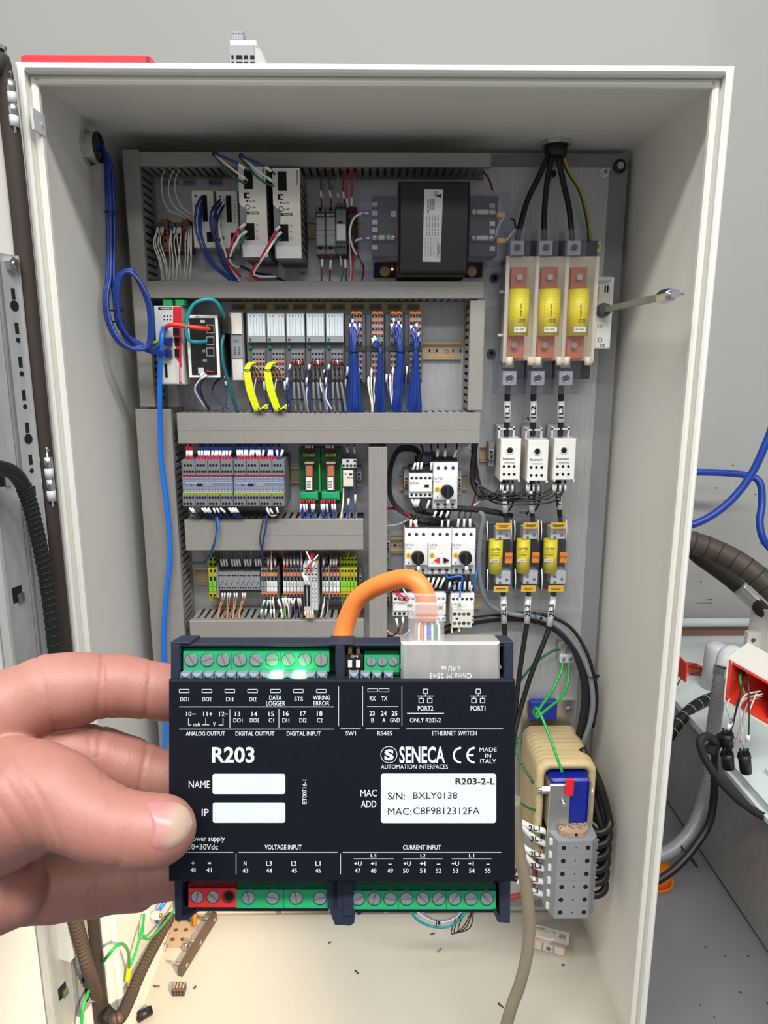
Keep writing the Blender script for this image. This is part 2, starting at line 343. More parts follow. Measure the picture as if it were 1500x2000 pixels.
# hinges
for (v0, v1) in ((155, 268), (878, 985)):
    zt = at(40+(v0-150)*.085, v0, FRONT-.02).z; zb = at(40+(v1-150)*.085, v1, FRONT-.02).z; q_ = dd(.004, .016, 0); x, y = q_.x, q_.y-.004
    hn = None; n = 4; L = (zt-zb)
    hn = G().cyl((x, y, zb), (x, y, zt), .0022, None, 10).build('hinge', 'chrome', cab)
    for i in range(4):
        z0 = zb+L*(.10+.2*i+.005); G().cyl((x, y, z0), (x, y, z0+L*.19), .006, None, 12).build('knuckle', 'steel' if i % 2 else 'ltgrey', hn)
    G().cyl((x, y, zt), (x, y, zt+.006), .0035, .0012, 10).build('pin', 'chrome', hn)

# ------------------------------------------------------------------ mounting panel
pan = G().box(XL+.012, .449, PL+.002, PL+.006, .12, 1.655).build('panel_sheet', 'panel')
tag(pan, 'grey painted mounting panel bolted inside the cabinet back', 'panel')
for x in (.447, XL+.012): G().box(x, x+.002, PL+.006, BACK, .12, 1.655).build('flange', 'panel', pan)
tag(G().box(XL+.03, .416, PL, PL+.002, .14, P(1100, 327, 0).z).build('backplate', 'galv'), 'brushed galvanised steel backplate behind all the devices', 'plate')
for (u, v, n) in ((1210, 325, 0),):
    b = thing('hex_bolt', 'hex bolt with black ring washer at top right of panel', 'bolt', P(u, v, 0))
    p = P(u, v, 0); G().torus((p.x, PL-.001, p.z), (0, 1, 0), .010, .0018, 20, 6).build('washer', 'black', b)
    G().cyl((p.x, PL+.002, p.z), (p.x, PL-.001, p.z), .0095, None, 16).build('flat_washer', 'brown', b)
    G().cyl((p.x, PL, p.z), (p.x, PL-.007, p.z), .0065, None, 6, smooth=False).build('head', 'steel', b)
b = thing('threaded_stud', 'short threaded stud with nut at upper right of backplate', 'stud', P(1178, 340, 0)); p = P(1178, 340, 0)
G().cyl((p.x, PL, p.z), (p.x, PL-.030, p.z), .0035, None, 10).build('stud', 'steel', b)
G().cyl((p.x, PL, p.z), (p.x, PL-.007, p.z), .0085, None, 6, smooth=False).build('nut', 'chrome', b)
tag(G().cyl(P(1080, 340, 0), P(1080, 340, 0)+Vector((0, -.004, 0)), .0055, None, 12).build('hole_plug', 'black'), 'small black plug in backplate behind the black feeder cables', 'plug')

# ------------------------------------------------------------------ wiring ducts
def duct(label, rect, vertical=False, ht=85, sides=(1, 1), lips=()):
    x0, x1, y0, y1, z0, z1 = pb(*rect, 0, ht)
    T = thing('cable_duct', label, 'cable duct', ((x0+x1)/2, PL, z0), 'slotted grey cable ducts')
    c = G().box(x0, x1, y0, y0+.004, z0, z1, .0012)
    cv = c.build('cover', 'duct', T)
    G().box(x0+.001, x1-.001, PL-.0025, PL-.0005, z0+.001, z1-.001).build('base', 'ductin', T)
    for sd in (0, 1):
        if not sides[sd]: continue
        g = G(); ya, yb = y0+.0045, PL-.0026
        if not vertical:
            z = z1-.0022 if sd == 0 else z0+.0004
            g.box(x0+.001, x1-.001, yb-.012, yb, z, z+.0018); g.box(x0+.001, x1-.001, ya, ya+.010, z, z+.0018)
            x = x0+.003
            while x < x1-.009: g.box(x, x+.0078, ya+.010, yb-.012, z, z+.0018); x += .0126
        else:
            x = x0+.0004 if sd == 0 else x1-.0022
            g.box(x, x+.0018, yb-.012, yb, z0+.001, z1-.001); g.box(x, x+.0018, ya, ya+.010, z0+.001, z1-.001)
            z = z0+.003
            while z < z1-.009: g.box(x, x+.0018, ya+.010, yb-.012, z, z+.0078); z += .0126
        tag(g.build('slotted_side', 'duct', T), kind='stuff')
    for l in lips:  # embossed line along the cover
        if vertical: g = G().box(x0+(x1-x0)*l-.0004, x0+(x1-x0)*l+.0004, y0-.0005, y0, z0, z1)
        else: g = G().box(x0, x1, y0-.0005, y0, z1-(z1-z0)*l-.0004, z1-(z1-z0)*l+.0004)
        g.build('cover_ridge', 'grey', cv)
    return T
duct('long dark grey cable duct across the top of the panel', (270, 297, 960, 325))
duct('grey cable duct below the power supplies and transformer', (286, 549, 946, 583))
duct('wide grey cable duct below the input output modules', (346, 806, 938, 867), lips=(.55,))
duct('grey cable duct below the two safety relays', (361, 1015, 710, 1075), lips=(.5,))
duct('lowest grey cable duct, below the terminal strip and behind the held module', (371, 1212, 711, 1268), lips=(.55,))
duct('narrow upright cable duct at upper left beside blue cable coil', (256, 291, 286, 795), True)
duct('wide upright cable duct at lower left behind the bright blue cable', (291, 799, 357, 1560), True)
duct('upright cable duct in the centre, left of the motor starters', (721, 873, 756, 1560), True, lips=(.3, .7))
duct('short upright cable duct right of the blank rail section', (916, 587, 945, 802), True)

# ------------------------------------------------------------------ mounting rails
def rail(label, rect, slots=()):
    u0, v0, u1, v1 = rect; x0, x1, _, _, z0, z1 = pb(u0, v0, u1, v1, 0, 7)
    T = thing('mounting_rail', label, 'rail', ((x0+x1)/2, PL, z0), 'slotted mounting rails')
    y = PL; g = G(); w = (z1-z0)
    g.box(x0, x1, y-.001, y, z0+w*.14, z1-w*.14); g.box(x0, x1, y-.0075, y, z0+w*.13, z0+w*.16); g.box(x0, x1, y-.0075, y, z1-w*.16, z1-w*.13)
    g.box(x0, x1, y-.0075, y-.0065, z0, z0+w*.15); g.box(x0, x1, y-.0075, y-.0065, z1-w*.15, z1)
    g.build('profile', 'zincy', T)
    for u in slots:
        p = P(u, (v0+v1)/2, 1); g = G().box(p.x-.008, p.x+.008, y-.0013, y-.001, p.z-.003, p.z+.003, .0); g.cyl((p.x-.008, y-.0013, p.z), (p.x-.008, y-.001, p.z), .003, None, 10); g.cyl((p.x+.008, y-.0013, p.z), (p.x+.008, y-.001, p.z), .003, None, 10)
        g.build('slot', 'steel', T)
    return T
r = rail('yellow zinc rail with oblong slots right of the input output modules', (300, 668, 900, 702), (846, 892)); screw(r, 873, 684, 5, 1.5, 'steel')
rail('yellow zinc rail behind the power supplies and fuse holders', (300, 430, 712, 464))
rail('yellow zinc rail behind safety relays and green boards', (375, 912, 706, 944))
rail('yellow zinc rail behind the lowest terminal strip', (380, 1108, 706, 1142))
rail('yellow zinc rail behind the upper motor starter pair', (780, 924, 912, 958))
r = rail('yellow zinc rail behind the three motor starters', (752, 1050, 945, 1080), (778,)); screw(r, 786, 1066, 4, 1.5, 'steel')
rail('yellow zinc rail behind the bottom contactors', (752, 1160, 940, 1190))
rail('pink zinc rail behind the white distribution blocks', (938, 870, 1118, 902))
def end_clamp(label, u0, v0, u1, v1, h=42):
    T = thing('end_clamp', label, 'clamp', P((u0+u1)/2, v1, 0), 'grey rail end clamps'); w = u1-u0; q = v1-v0; m = (u0+u1)/2
    bx(T, 'body', 'midgrey', u0, v0, u1, v1, 8, h*.8, 1); bx(T, 'web', 'grey', u0+w*.1, v0+q*.3, u1-w*.1, v1-q*.3, 8, h, 1)
    bxs(T, 'recess', 'hole', [(m-w*.22, v0+q*.34, m+w*.22, v0+q*.42, h-1, h+.2), (m-w*.22, v1-q*.42, m+w*.22, v1-q*.34, h-1, h+.2)])
    screw(T, m, (v0+v1)/2, w*.28, h, 'dkgrey')
for a in (('grey end clamp left of the small contactor in the upper pair', 788, 915, 799, 968), ('grey end clamp right of the single upper motor starter', 893, 918, 902, 968),
          ('grey end clamp at left end of the three motor starters', 752, 1044, 763, 1090), ('grey end clamp right of the three motor starters', 927, 1050, 936, 1096),
          ('grey end clamp left of the bottom contactors', 751, 1152, 763, 1192), ('grey end clamp beside the leftmost white distribution block', 954, 864, 966, 912),
          ('grey end clamp left of the leftmost terminal strip block', 406, 1118, 413, 1156), ('dark end clamp at right end of terminal strip', 700, 1110, 708, 1160),
          ('dark grey end clamp right of the small white relay', 695, 912, 707, 950)): end_clamp(*a)
# ================================================================== ROW 1: power supplies, fuses, transformer
def base(u, v): return P(u, v, 0)
# dim terminal blocks at far left with white wires
for i, (m, lab) in enumerate((('dkgrey', 'dark grey terminal block leftmost in the top row'), ('dkorange', 'orange terminal block near the top left, under the white wire arcs'), ('chargrey', 'charcoal terminal block third from left in the top row'), ('dkgrey', 'grey terminal block fourth from left in the top row'), ('dkorange', 'orange terminal block touching the left white relay module'))):
    u = 303+i*13.5; T = thing('terminal_block', lab, 'terminal', base(u+6, 500), 'terminal blocks in the top row')
    bx(T, 'body', m, u, 428 if i in (1, 4) else 440, u+12.5, 492, 8, 46, 1)
    bxs(T, 'ledge', 'dkgrey', [(u+1, 436, u+11.5, 442, 40, 49), (u+1, 478, u+11.5, 484, 40, 49)])
    holes(T, 'wire_entry', [(u+6, 450, 2.6), (u+6, 458, 2.6), (u+6, 470, 2.6)], 46)
def bundle(label, lst, m, r, cat='wires', group='wire bundles', name='wire_bundle'):
    p = lst[0][0] if isinstance(lst[0][0], (tuple, list)) else lst[0]
    T = thing(name, label, cat, P(*p), group)
    for q in lst: wire(T, 'wire', m, q, r)
    return T
bundle('three thin white wires arching from top duct to orange terminals', [[(323, 330, 55), (316, 350, 62), (318, 385, 64), (330, 410, 60), (352, 420, 54), (362, 428, 48)], [(341, 330, 55), (331, 352, 62), (330, 380, 66), (342, 405, 64), (366, 422, 55), (376, 428, 48)], [(352, 329, 55), (342, 352, 64), (344, 380, 68), (356, 405, 66), (376, 419, 58)]], 'offwhite', 1.1)
lw = []
for k, (a, b, c) in enumerate(((306, 300, 318), (311, 303, 321), (315, 309, 328), (319, 313, 331), (335, 331, 330), (340, 334, 338), (345, 347, 352), (350, 340, 346), (354, 352, 342), (366, 362, 358), (370, 368, 362), (374, 374, 368), (373, 371, 372))):
    lw.append([(a, 440+rnd.uniform(0, 10), 49), (b, 470+rnd.uniform(-6, 8), 66), ((b+c)/2+2, 510, 70), (c, 552, 58)])
T = bundle('thin white wires hanging from top left terminals into the duct', lw, 'offwhite', 1.1)
for u in (308, 318, 341, 348, 352): sleeve(T, u, 444, u-1, 456, 62, 1.9, 'ltgrey')
# two white relay modules
def white_module(label, u0, v0, u1, v1, slot, vs):
    T = thing('relay_module', label, 'module', base((u0+u1)/2, v1), 'white relay modules')
    bx(T, 'housing', 'ltgrey', u0, v0, u1, v1, 8, 66, 1.5); f = bx(T, 'front_panel', 'offwhite', u0+1, v0+1, u1-1, v1-1, 66, 67, .4)
    bx(f, 'terminal_slot', 'hole', slot, v0+10, slot+10, v0+62, 66, 67.6); bx(f, 'terminal_slot', 'hole', u1-15, v1-31, u1-3, v1-12, 66, 67.6)
    holes(f, 'indicator', [(u0+6, v0+12+i*19, 2.2) for i in range(4)], 67, 'chargrey')
    bxs(f, 'marking', 'greyink', [(u1-9, v0+12+i*7, u1-6, v0+13.4+i*7, 67, 67.2) for i in range(8)]+[(u0+8, v1-24, u0+14, v1-17, 67, 67.2)])
    return T
white_module('left white relay module with blue wires entering its black slot', 376, 371, 419, 484, 395, 0)
white_module('right white relay module beside the first power supply', 424, 372, 466, 486, 442, 0)
T = bundle('two dark blue wires looping from the left relay module to the duct', [[(393, 384, 68), (384, 405, 84), (381, 440, 92), (392, 478, 96), (412, 515, 92), (450, 548, 84)], [(396, 390, 68), (390, 412, 84), (389, 445, 92), (400, 480, 98), (424, 522, 92), (458, 549, 84)], [(397, 402, 68), (392, 430, 86), (396, 470, 94), (416, 512, 94), (456, 546, 88)]], 'blue', 2.0)
T = bundle('blue wires looping from the right relay module, tied with black band', [[(430, 390, 68), (414, 410, 86), (411, 440, 92), (421, 470, 96), (434, 515, 94), (462, 548, 86)], [(434, 395, 68), (420, 415, 88), (416, 445, 94), (426, 480, 98), (444, 525, 94), (466, 549, 86)], [(437, 400, 68), (424, 430, 88), (424, 465, 96), (442, 515, 96), (463, 547, 90)]], 'dkblue', 2.0); tie(T, 421, 469, 95, 5)
for u, v in ((437, 388), (439, 394), (434, 399)): sleeve(T, u, v, u-5, v+6, 72, 1.7)
bundle('single white wire beside the blue loop of right relay module', [[(431, 422, 68), (428, 440, 88), (436, 480, 96), (452, 525, 94), (468, 549, 86)]], 'offwhite', 1.8)
# two power supplies
def psu(label, u0, v0, u1, v1):
    w = u1-u0; T = thing('power_supply', label, 'power supply', base((u0+u1)/2, v1), 'white power supplies')
    x0, x1, y0, y1, z0, z1 = pb(u0, v0, u1, v1, 10, 128)
    G().box(x0, x1, y0+.002, y1, z0+.0, z1).build('housing', 'midgrey', T)
    def fz(v): return P(u0, v, 128).z
    g = G().prism([(x0, z1), (x1, z1), (x1, fz(v1-24)), (x0+.003, fz(v1-24)), (x0+.008, fz(v1-38)), (x0+.012, fz(v1-90)), (x0, fz(v1-104))], y0, y0+.003)
    f = g.build('front_panel', 'offwhite', T)
    g = G().prism([(x0+.002, fz(v1-24)), (x1, fz(v1-24)), (x1, z0), (x0+.003, z0)], y0-.0005, y0+.003); g.build('lower_lip', 'white', T)
    g = G()
    for i in range(9): z = z0+(z1-z0)*(.1+.09*i); g.box(x1-.0002, x1+.0003, y0+.015, y1-.02, z, z+.004)
    tag(g.build('vent_slots', 'hole', T), kind='stuff')
    bx(f, 'socket', 'hole', u0+w*.16, v0+7, u0+w*.48, v0+44, 127, 128.6); bx(f, 'socket', 'hole', u0+w*.20, v1-66, u0+w*.55, v1-33, 127, 128.6)
    bx(f, 'switch', 'hole', u0+w*.16, v0+51, u0+w*.36, v0+62, 127, 128.5); bxs(f, 'switch_lever', 'white', [(u0+w*.26, v0+54, u0+w*.30, v0+60, 128, 129), (u0+w*.31, v0+54, u0+w*.345, v0+60, 128, 129)])
    holes(f, 'indicator', [(u0+w*.28, v0+68, 2)], 128, 'ink'); G().torus(P(u0+w*.28, v0+80, 128), (0, 1, 0), .0035, .0006, 14, 5).build('trim_dial', 'ink', f)
    bx(f, 'brand_plate', 'ink', u0+w*.27, v0+88, u0+w*.70, v0+93.5, 127, 128.4); text(f, 'PHOENIX', u0+w*.36, v0+89.2, u0+w*.68, v0+92.4, 128.4, 'white')
    text(f, 'TRIO POWER', u1-8.5, v0+4, u1-4.5, v0+35, 128.2, 'ink', 90); text(f, 'DC OK', u0+w*.36, v0+66.5, u0+w*.58, v0+69.5, 128.2); text(f, '24-28V', u0+w*.38, v0+79, u0+w*.6, v0+82, 128.2)
    text(f, 'L+', u0+w*.62, v1-65, u0+w*.70, v1-61, 128.2); text(f, 'N', u0+w*.62, v1-53, u0+w*.68, v1-50, 128.2)
    G().torus(P(u0+w*.66, v1-38, 128), (0, 1, 0), .0024, .0003, 14, 4).build('earth_mark', 'greyink', f)
    return T
psu('left white power supply with tricolour wires arching over it', 468, 325, 521, 502)
psu('right white power supply nearest the fuse holders', 534, 328, 587, 504)
for lab, du, dv in (('blue, white and green wires arching into left power supply', 0, 0), ('blue, white and green wires arching into right power supply', 52, 5)):
    T = thing('wire_bundle', lab, 'wires', P(418+du, 302+dv, 90), 'power supply output wires')
    wire(T, 'wire', 'blue', [(419+du, 300+dv, 100), (430+du, 304+dv, 140), (455+du, 315+dv, 158), (474+du, 326+dv, 150), (484+du, 335+dv, 130)], 1.9)
    wire(T, 'wire', 'white', [(419+du, 302+dv, 100), (432+du, 312+dv, 145), (455+du, 331+dv, 162), (474+du, 345+dv, 152), (483+du, 352+dv, 130)], 1.7)
    wire(T, 'wire', 'dkgreen', [(418+du, 303+dv, 100), (430+du, 318+dv, 145), (450+du, 340+dv, 162), (470+du, 354+dv, 150), (482+du, 358+dv, 130)], 1.9)
    tie(T, 418+du, 300+dv, 102, 3.5, axis=(1, -.4, -.4)); sleeve(T, 466+du, 321+dv, 478+du, 329+dv, 160, 2.4); sleeve(T, 470+du, 341+dv, 478+du, 348+dv, 162, 2.1)
for lab, du, dv in (('red, white and green wires from left power supply inlet, tied', 0, 0), ('red and white wires from right power supply inlet, tied', 63, 6)):
    T = thing('wire_bundle', lab, 'wires', P(450+du, 508+dv, 90), 'power supply input wires')
    wire(T, 'wire', 'red', [(480+du, 437+dv, 130), (466+du, 448+dv, 150), (455+du, 470+dv, 150), (446+du, 504+dv, 125), (447+du, 515+dv, 110), (470+du, 540+dv, 86)] if not du else [(543, 443, 130), (536, 455, 150), (522, 482, 150), (507, 508, 130), (490, 532, 105), (492, 541, 96), (512, 548, 80)], 2.0)
    wire(T, 'wire', 'white', [(482+du, 452+dv, 130), (470+du, 460+dv, 150), (458+du, 480+dv, 148), (449+du, 506+dv, 124), (456+du, 518+dv, 105), (468+du, 522+dv, 90)] if not du else [(546, 455, 130), (535, 470, 150), (520, 495, 148), (508, 512, 128), (496, 532, 105), (506, 539, 95), (540, 540, 80)], 1.9)
    wire(T, 'wire', 'dkgreen', [(485+du, 463+dv, 130), (474+du, 468+dv, 150), (462+du, 485+dv, 146), (452+du, 505+dv, 122)] if not du else [(549, 466, 130), (540, 470, 142)], 1.8)
    tie(T, 449+du if not du else 508, 505+dv, 126, 5)
    sleeve(T, *((480, 437, 468, 446) if not du else (547, 442, 538, 450)), 148, 2.4); sleeve(T, *((482, 451, 473, 458) if not du else (550, 453, 541, 461)), 150, 2.3)
bundle('dark wires crossing the plate under the power supplies', [[(470, 520, 30), (490, 530, 40), (505, 549, 60)], [(498, 534, 30), (528, 538, 40), (556, 549, 60)]], 'chargrey', 2.2)
# wire labels on plate
def plate_tag(s, u0, v0, u1, v1, m='tagdark', rot=0, h=1.2, ink='ink', lab=None):
    T = bx(None, 'name_plate', m, u0, v0, u1, v1, .2, h)
    tag(T, lab or 'small %s name tag reading %s on the backplate' % ('dark' if m == 'tagdark' else 'grey', s), 'name tag', 'name tags on the backplate')
    q = .2; text(T, s, u0+(u1-u0)*.14, v0+(v1-v0)*.28, u1-(u1-u0)*.14, v1-(v1-v0)*.28, h, ink, rot)
for a in (('PSM24', 318, 351, 350, 363), ('PTB24', 356, 350, 382, 363), ('EC1', 407, 349, 434, 363)): plate_tag(*a, 'grey')
plate_tag('24DC', 580, 527, 607, 539, 'ltgrey')
plate_tag('FU201', 629, 353, 636, 377, 'ltgrey', 90); plate_tag('FU211', 645, 353, 652, 377, 'ltgrey', 90)
# fuse holders
def fuse_holder(label, u0, u1):
    T = thing('fuse_holder', label, 'fuse holder', base((u0+u1)/2, 496), 'narrow grey fuse holders')
    bx(T, 'housing', 'midgrey', u0, 404, u1, 497, 8, 60, 1.2); lv = bx(T, 'lever', 'grey', u0+.5, 413, u1-.5, 480, 60, 72, 2)
    bx(lv, 'brand_panel', 'chargrey', u0+1, 414, u1-1, 425, 71, 72.5); text(lv, 'EATON', u0+3, 417.5, u1-3, 421, 72.6, 'white')
    bxs(lv, 'groove', 'dkgrey', [(u0+1, y, u1-1, y+.8, 71.5, 72.2) for y in (439, 449, 460)])
    holes(T, 'screw_hole', [((u0+u1)/2, 409, 3.2), ((u0+u1)/2, 484, 3.6)], 60)
fuse_holder('left grey fuse holder beside the right power supply', 616, 635.5); fuse_holder('right grey fuse holder beside slim grey relay', 636, 655.5)
T = thing('slim_relay', 'slim grey interface relay with pale lower half beside fuse holders', 'relay', base(666, 495))
bx(T, 'housing', 'dkgrey', 655.8, 397, 677, 497, 8, 66, 1); bx(T, 'upper_cover', 'midgrey', 656.5, 410, 676, 437, 66, 72, 1); bx(T, 'lower_cover', 'ltgrey', 657, 437, 675.5, 470, 66, 73, 1)
holes(T, 'screw_hole', [(660+i*6, 405.5, 2.2) for i in range(3)]+[(660+i*6, 483, 2.2) for i in range(3)], 66); bx(T, 'window', 'hole', 661, 432, 669, 436, 71, 72.6); bx(T, 'logo', 'greyink', 663, 415, 668, 421, 71, 72.5)
T = thing('terminal_block', 'dark red screw terminal between slim relay and transformer', 'terminal', base(686, 470))
bx(T, 'body', 'chargrey', 678, 404, 697, 480, 8, 40, 1); bxs(T, 'red_face', 'dkred', [(679, 407, 692, 428, 40, 43), (679, 462, 691, 478, 40, 43)]); holes(T, 'wire_entry', [(682, 415, 2), (689, 415, 2), (682, 470, 2)], 43)
def vwires(label, lst, group='short wires to devices'):
    """each item: (colour, r, pts, [marker segments])"""
    T = thing('wire_bundle', label, 'wires', P(*lst[0][2][0]), group)
    for m, r, pts, *mk in lst:
        wire(T, 'wire', m, pts, r, 6, 5)
        for q in (mk[0] if mk else []): sleeve(T, *q[:4], q[4] if len(q) > 4 else pts[len(pts)//2][2], r+.7)
    return T
vwires('two dark red wires dropping from the duct to fuse holder tops', [('dkred', 1.5, [(627, 330, 60), (627, 365, 58), (628, 404, 60)], [(626, 372, 628, 388, 58)]), ('dkred', 1.5, [(643, 330, 60), (644, 365, 58), (647, 404, 60)], [(644, 372, 646, 388, 58)])])
vwires('two dark red wires below the fuse holders with white markers', [('dkred', 1.6, [(631, 496, 60), (628, 520, 62), (628, 551, 66)], [(629, 506, 629, 522, 62)]), ('dkred', 1.6, [(648, 496, 60), (645, 520, 62), (644, 551, 66)], [(646, 508, 645, 526, 62)])])
vwires('red, grey and green wires below the slim relay', [('dkgreen', 1.6, [(663, 498, 60), (670, 520, 62), (666, 551, 66)]), ('offwhite', 1.4, [(664, 498, 60), (667, 520, 64)]), ('dkred', 1.6, [(674, 498, 56), (675, 520, 60), (676, 551, 66)], [(674, 507, 675, 524, 62)]), ('offwhite', 1.4, [(682, 470, 46), (684, 500, 56), (686, 530, 62), (684, 551, 66)]), ('red', 1.8, [(687, 476, 46), (690, 500, 56), (688, 530, 62), (686, 551, 66)]), ('dkred', 1.7, [(685, 476, 46), (696, 495, 52), (708, 516, 50), (710, 530, 56), (706, 551, 64)])])
vwires('red and white wires from top duct into dark red terminal', [('dkred', 1.6, [(670, 330, 60), (670, 370, 58), (676, 404, 50), (680, 410, 44)], [(671, 375, 672, 388, 58)]), ('red', 1.8, [(686, 330, 60), (677, 355, 62), (675, 385, 58), (680, 410, 46)], [(677, 388, 679, 405, 60)]), ('red', 1.8, [(701, 330, 60), (690, 350, 62), (686, 380, 58), (688, 410, 46)], [(687, 385, 687, 403, 60)]), ('grey', 1.3, [(660, 340, 58), (660, 370, 56), (662, 397, 56)], [(660, 377, 660, 386, 58)])])
vwires('white wire arcing round the left transformer terminal cover', [('white', 2.0, [(720, 416, 96), (702, 418, 90), (688, 432, 80), (683, 460, 74), (690, 485, 66), (697, 498, 60)]), ('white', 1.8, [(722, 465, 96), (706, 466, 90), (694, 470, 80)])])
# control transformer
T = thing('control_transformer', 'black control transformer with white rating label and clear side covers', 'transformer', base(846, 541))
x0, x1, y0, y1, z0, z1 = pb(778, 353, 917, 532, 4, 112)
G().box(x0, x1, y0, y1, z0, z1, .004).build('coil_housing', 'black', T)
bx(T, 'core', 'brown', 776, 512, 908, 541, 2, 80, 1)
lb = G(); pl = [P(829, 370, 112.4), P(865.5, 370.5, 112.4), P(860, 511.5, 112.4), P(825, 511, 112.4)]; lb.loft([pl, [q+Vector((0, .0004, 0)) for q in pl]]); lb = lb.build('rating_label', 'paper', T)
g = G()
def lf(u, v): return P(u, v, 112.8)
put_text(g, 'CE', (848, 374, 856, 382), lf, -90, .02); put_text(g, '1500VA', (844, 389, 849, 410), lf, -90, .02); put_text(g, '50/60 Hz', (839, 389, 843, 410), lf, -90, .02); put_text(g, 'AC 1P 1PH', (834, 389, 838, 418), lf, -90, .02)
put_text(g, 'PH1500MQMJ', (852, 472, 857, 503), lf, -90, .02); put_text(g, 'CAT. NO.', (857, 478, 861, 496), lf, -90, .02)
for i in range(5): put_text(g, '240 480 0 24', (832+i*5.6, 420, 834.4+i*5.6, 460), lf, -90)
for i in range(5): put_text(g, 'H1 H2 H3 H4 X1', (830+i*5.4, 464, 832+i*5.4, 500 if i < 4 else 470), lf, -90)
g.build('lettering', 'greyink', lb)
g = G().prism([(P(851, 378, 112).x, P(851, 384, 112).z), (P(862, 380, 112).x, P(862, 378, 112).z), (P(862, 380, 112).x, P(862, 386, 112).z)], PL-.1128, PL-.1124); g.build('logo', 'ink', lb)
for u0, u1, s in ((730, 776, 752), (902, 942, 921)):
    ft = bx(T, 'foot', 'black', u0, 513, u1, 541, 0, 8, 1); screw(ft, s, 530, 8.5, 9, 'brass', 'bolt', t=4); G().torus(P(s, 530, 9), (0, 1, 0), .0085, .0012, 18, 6).build('washer', 'steel', ft)
G().cyl(P(766, 526, 10), P(766, 526, 10)+Vector((0, -.0008, 0)), .0022, None, 10).build('indicator_glow', 'glowred', T)
for sd, (u0, u1, tb0, tb1) in enumerate(((701, 780, 726, 779), (909, 997, 916, 972))):
    blk = bx(T, 'terminal_board', 'chargrey', tb0, 382, tb1, 500, 30, 84, 1)
    su = 731 if sd == 0 else 960
    for v in ((399, 416, 434, 449, 483) if sd == 0 else (402, 437, 453, 486)):
        p = bx(blk, 'terminal_plate', 'steel', su-4, v-5, su+7, v+5, 84, 86, .4); screw(blk, su+2, v, 4, 86, 'screw', 'terminal_screw', cross=True)
    if sd == 0: bx(blk, 'terminal_plate', 'steel', 764, 412, 774, 423, 84, 86); screw(blk, 769, 417, 4, 86, 'screw', 'terminal_screw', cross=True)
    for v, uu0, uu1 in (((464, 726, 775),) if sd == 0 else ((414, 918, 968), (465, 918, 966))):
        a, b = P(uu0, v, 92), P(uu1, v, 92); fu = G().cyl(a, b, .0042, None, 12).build('fuse', 'offwhite', blk)
        for s0, s1 in ((0, .26), (.72, 1)): G().cyl(a.lerp(b, s0), a.lerp(b, s1), .0052, None, 12).build('fuse_cap', 'steel', T)
        if sd == 0: G().cyl(a.lerp(b, .5), a.lerp(b, .62), .0045, None, 12).build('fuse_band', 'green', T)
    if sd == 0:
        for v in (416, 465): bx(T, 'wire_lug', 'blue', 708, v-4.5, 724, v+4.5, 86, 95, 1)
    else:
        for v in (419, 469): bx(T, 'wire_lug', 'labyellow', 971, v-5, 987, v+5, 86, 95, 1)
    x0, x1, y0, y1, z0, z1 = pb(u0, 372, u1, 510, 20, 106)
    g = G(); e = .0015; g.box(x0, x1, y0, y0+e, z0, z1, .0008); g.box(x0, x0+e, y0+e, y1, z0, z1); g.box(x1-e, x1, y0+e, y1, z0, z1); g.box(x0, x1, y0+e, y1, z1-e, z1); g.box(x0, x1, y0+e, y1, z0, z0+e)
    g.build('clear_cover', 'clearviolet', T)
    g = G()
    for v in (400, 436, 470, 500): g.cyl(P(u0+2 if sd == 0 else u1-2, v, 106), P(u0+2 if sd == 0 else u1-2, v, 106)+Vector((0, -.002, 0)), .0018, None, 8)
    tag(g.build('cover_pips', 'clear', T), kind='stuff')
vwires('black and white wires leaving the right transformer cover', [('ltgrey', 1.8, [(984, 424, 92), (972, 445, 88), (968, 465, 86)]), ('chargrey', 1.6, [(996, 428, 80), (1004, 430, 60), (1007, 445, 40)]), ('white', 1.6, [(988, 470, 92), (998, 458, 80), (1006, 448, 60)])])
vwires('dark red wire beside the right end of the top duct', [('dkred', 1.8, [(944, 335, 60), (955, 350, 50), (962, 371, 60)])])

# ================================================================== ROW 2: router, switch, input output modules
T = thing('industrial_router', 'white and red industrial router with network ports at row left', 'router', base(330, 751))
bx(T, 'housing', 'offwhite', 305, 597, 356, 751, 8, 108, 1.2)
f = bx(T, 'front_panel', 'ltgrey', 306, 598, 355, 750, 108, 109, .5)
g = G(); pg = [(338, 599), (354, 599), (354.5, 749), (350, 749), (350, 708), (345, 702), (343, 660), (338, 655)]
g.prism([(P(u, v, 109.6).x, P(u, v, 109.6).z) for u, v in pg], PL-.1096, PL-.1088); g.build('red_stripe', 'red', f)
for (a, b, c, d) in ((341, 659, 350, 676), (341, 681, 350, 698), (338, 640, 350, 655)): bx(f, 'port', 'hole', a, b, c, d, 108, 110)
for (a, b, c, d) in ((321, 660, 333, 675), (320, 683, 333, 698)): bx(f, 'plug', 'dkblue', a, b, c, d, 109, 122, 1)
holes(f, 'indicator', [(321+i*6, 617.5+j*6.6, 1.5) for i in range(3) for j in range(2)], 109, 'ink')
bx(f, 'brand_plate', 'ink', 309, 599.5, 335, 605, 109, 109.6); text(f, 'PHOENIX', 314, 600.7, 334, 603.9, 109.6, 'white'); bx(f, 'card_slot', 'hole', 322, 710, 327, 738, 108, 109.5)
text(f, 'mGuard', 351, 718, 355, 745, 110, 'white', 90); bx(f, 'pale_panel', 'offwhite', 311, 703, 342, 747, 109, 109.3); bx(f, 'card_slot', 'hole', 322, 711, 326, 738, 109.2, 109.7)
for a in ((318, 585, 336, 597), (342, 585, 360, 597)): bx(T, 'power_plug', 'green', *a, 70, 96, 1)
T = thing('network_switch', 'black faced network switch with white frame beside the router', 'network switch', base(400, 738))
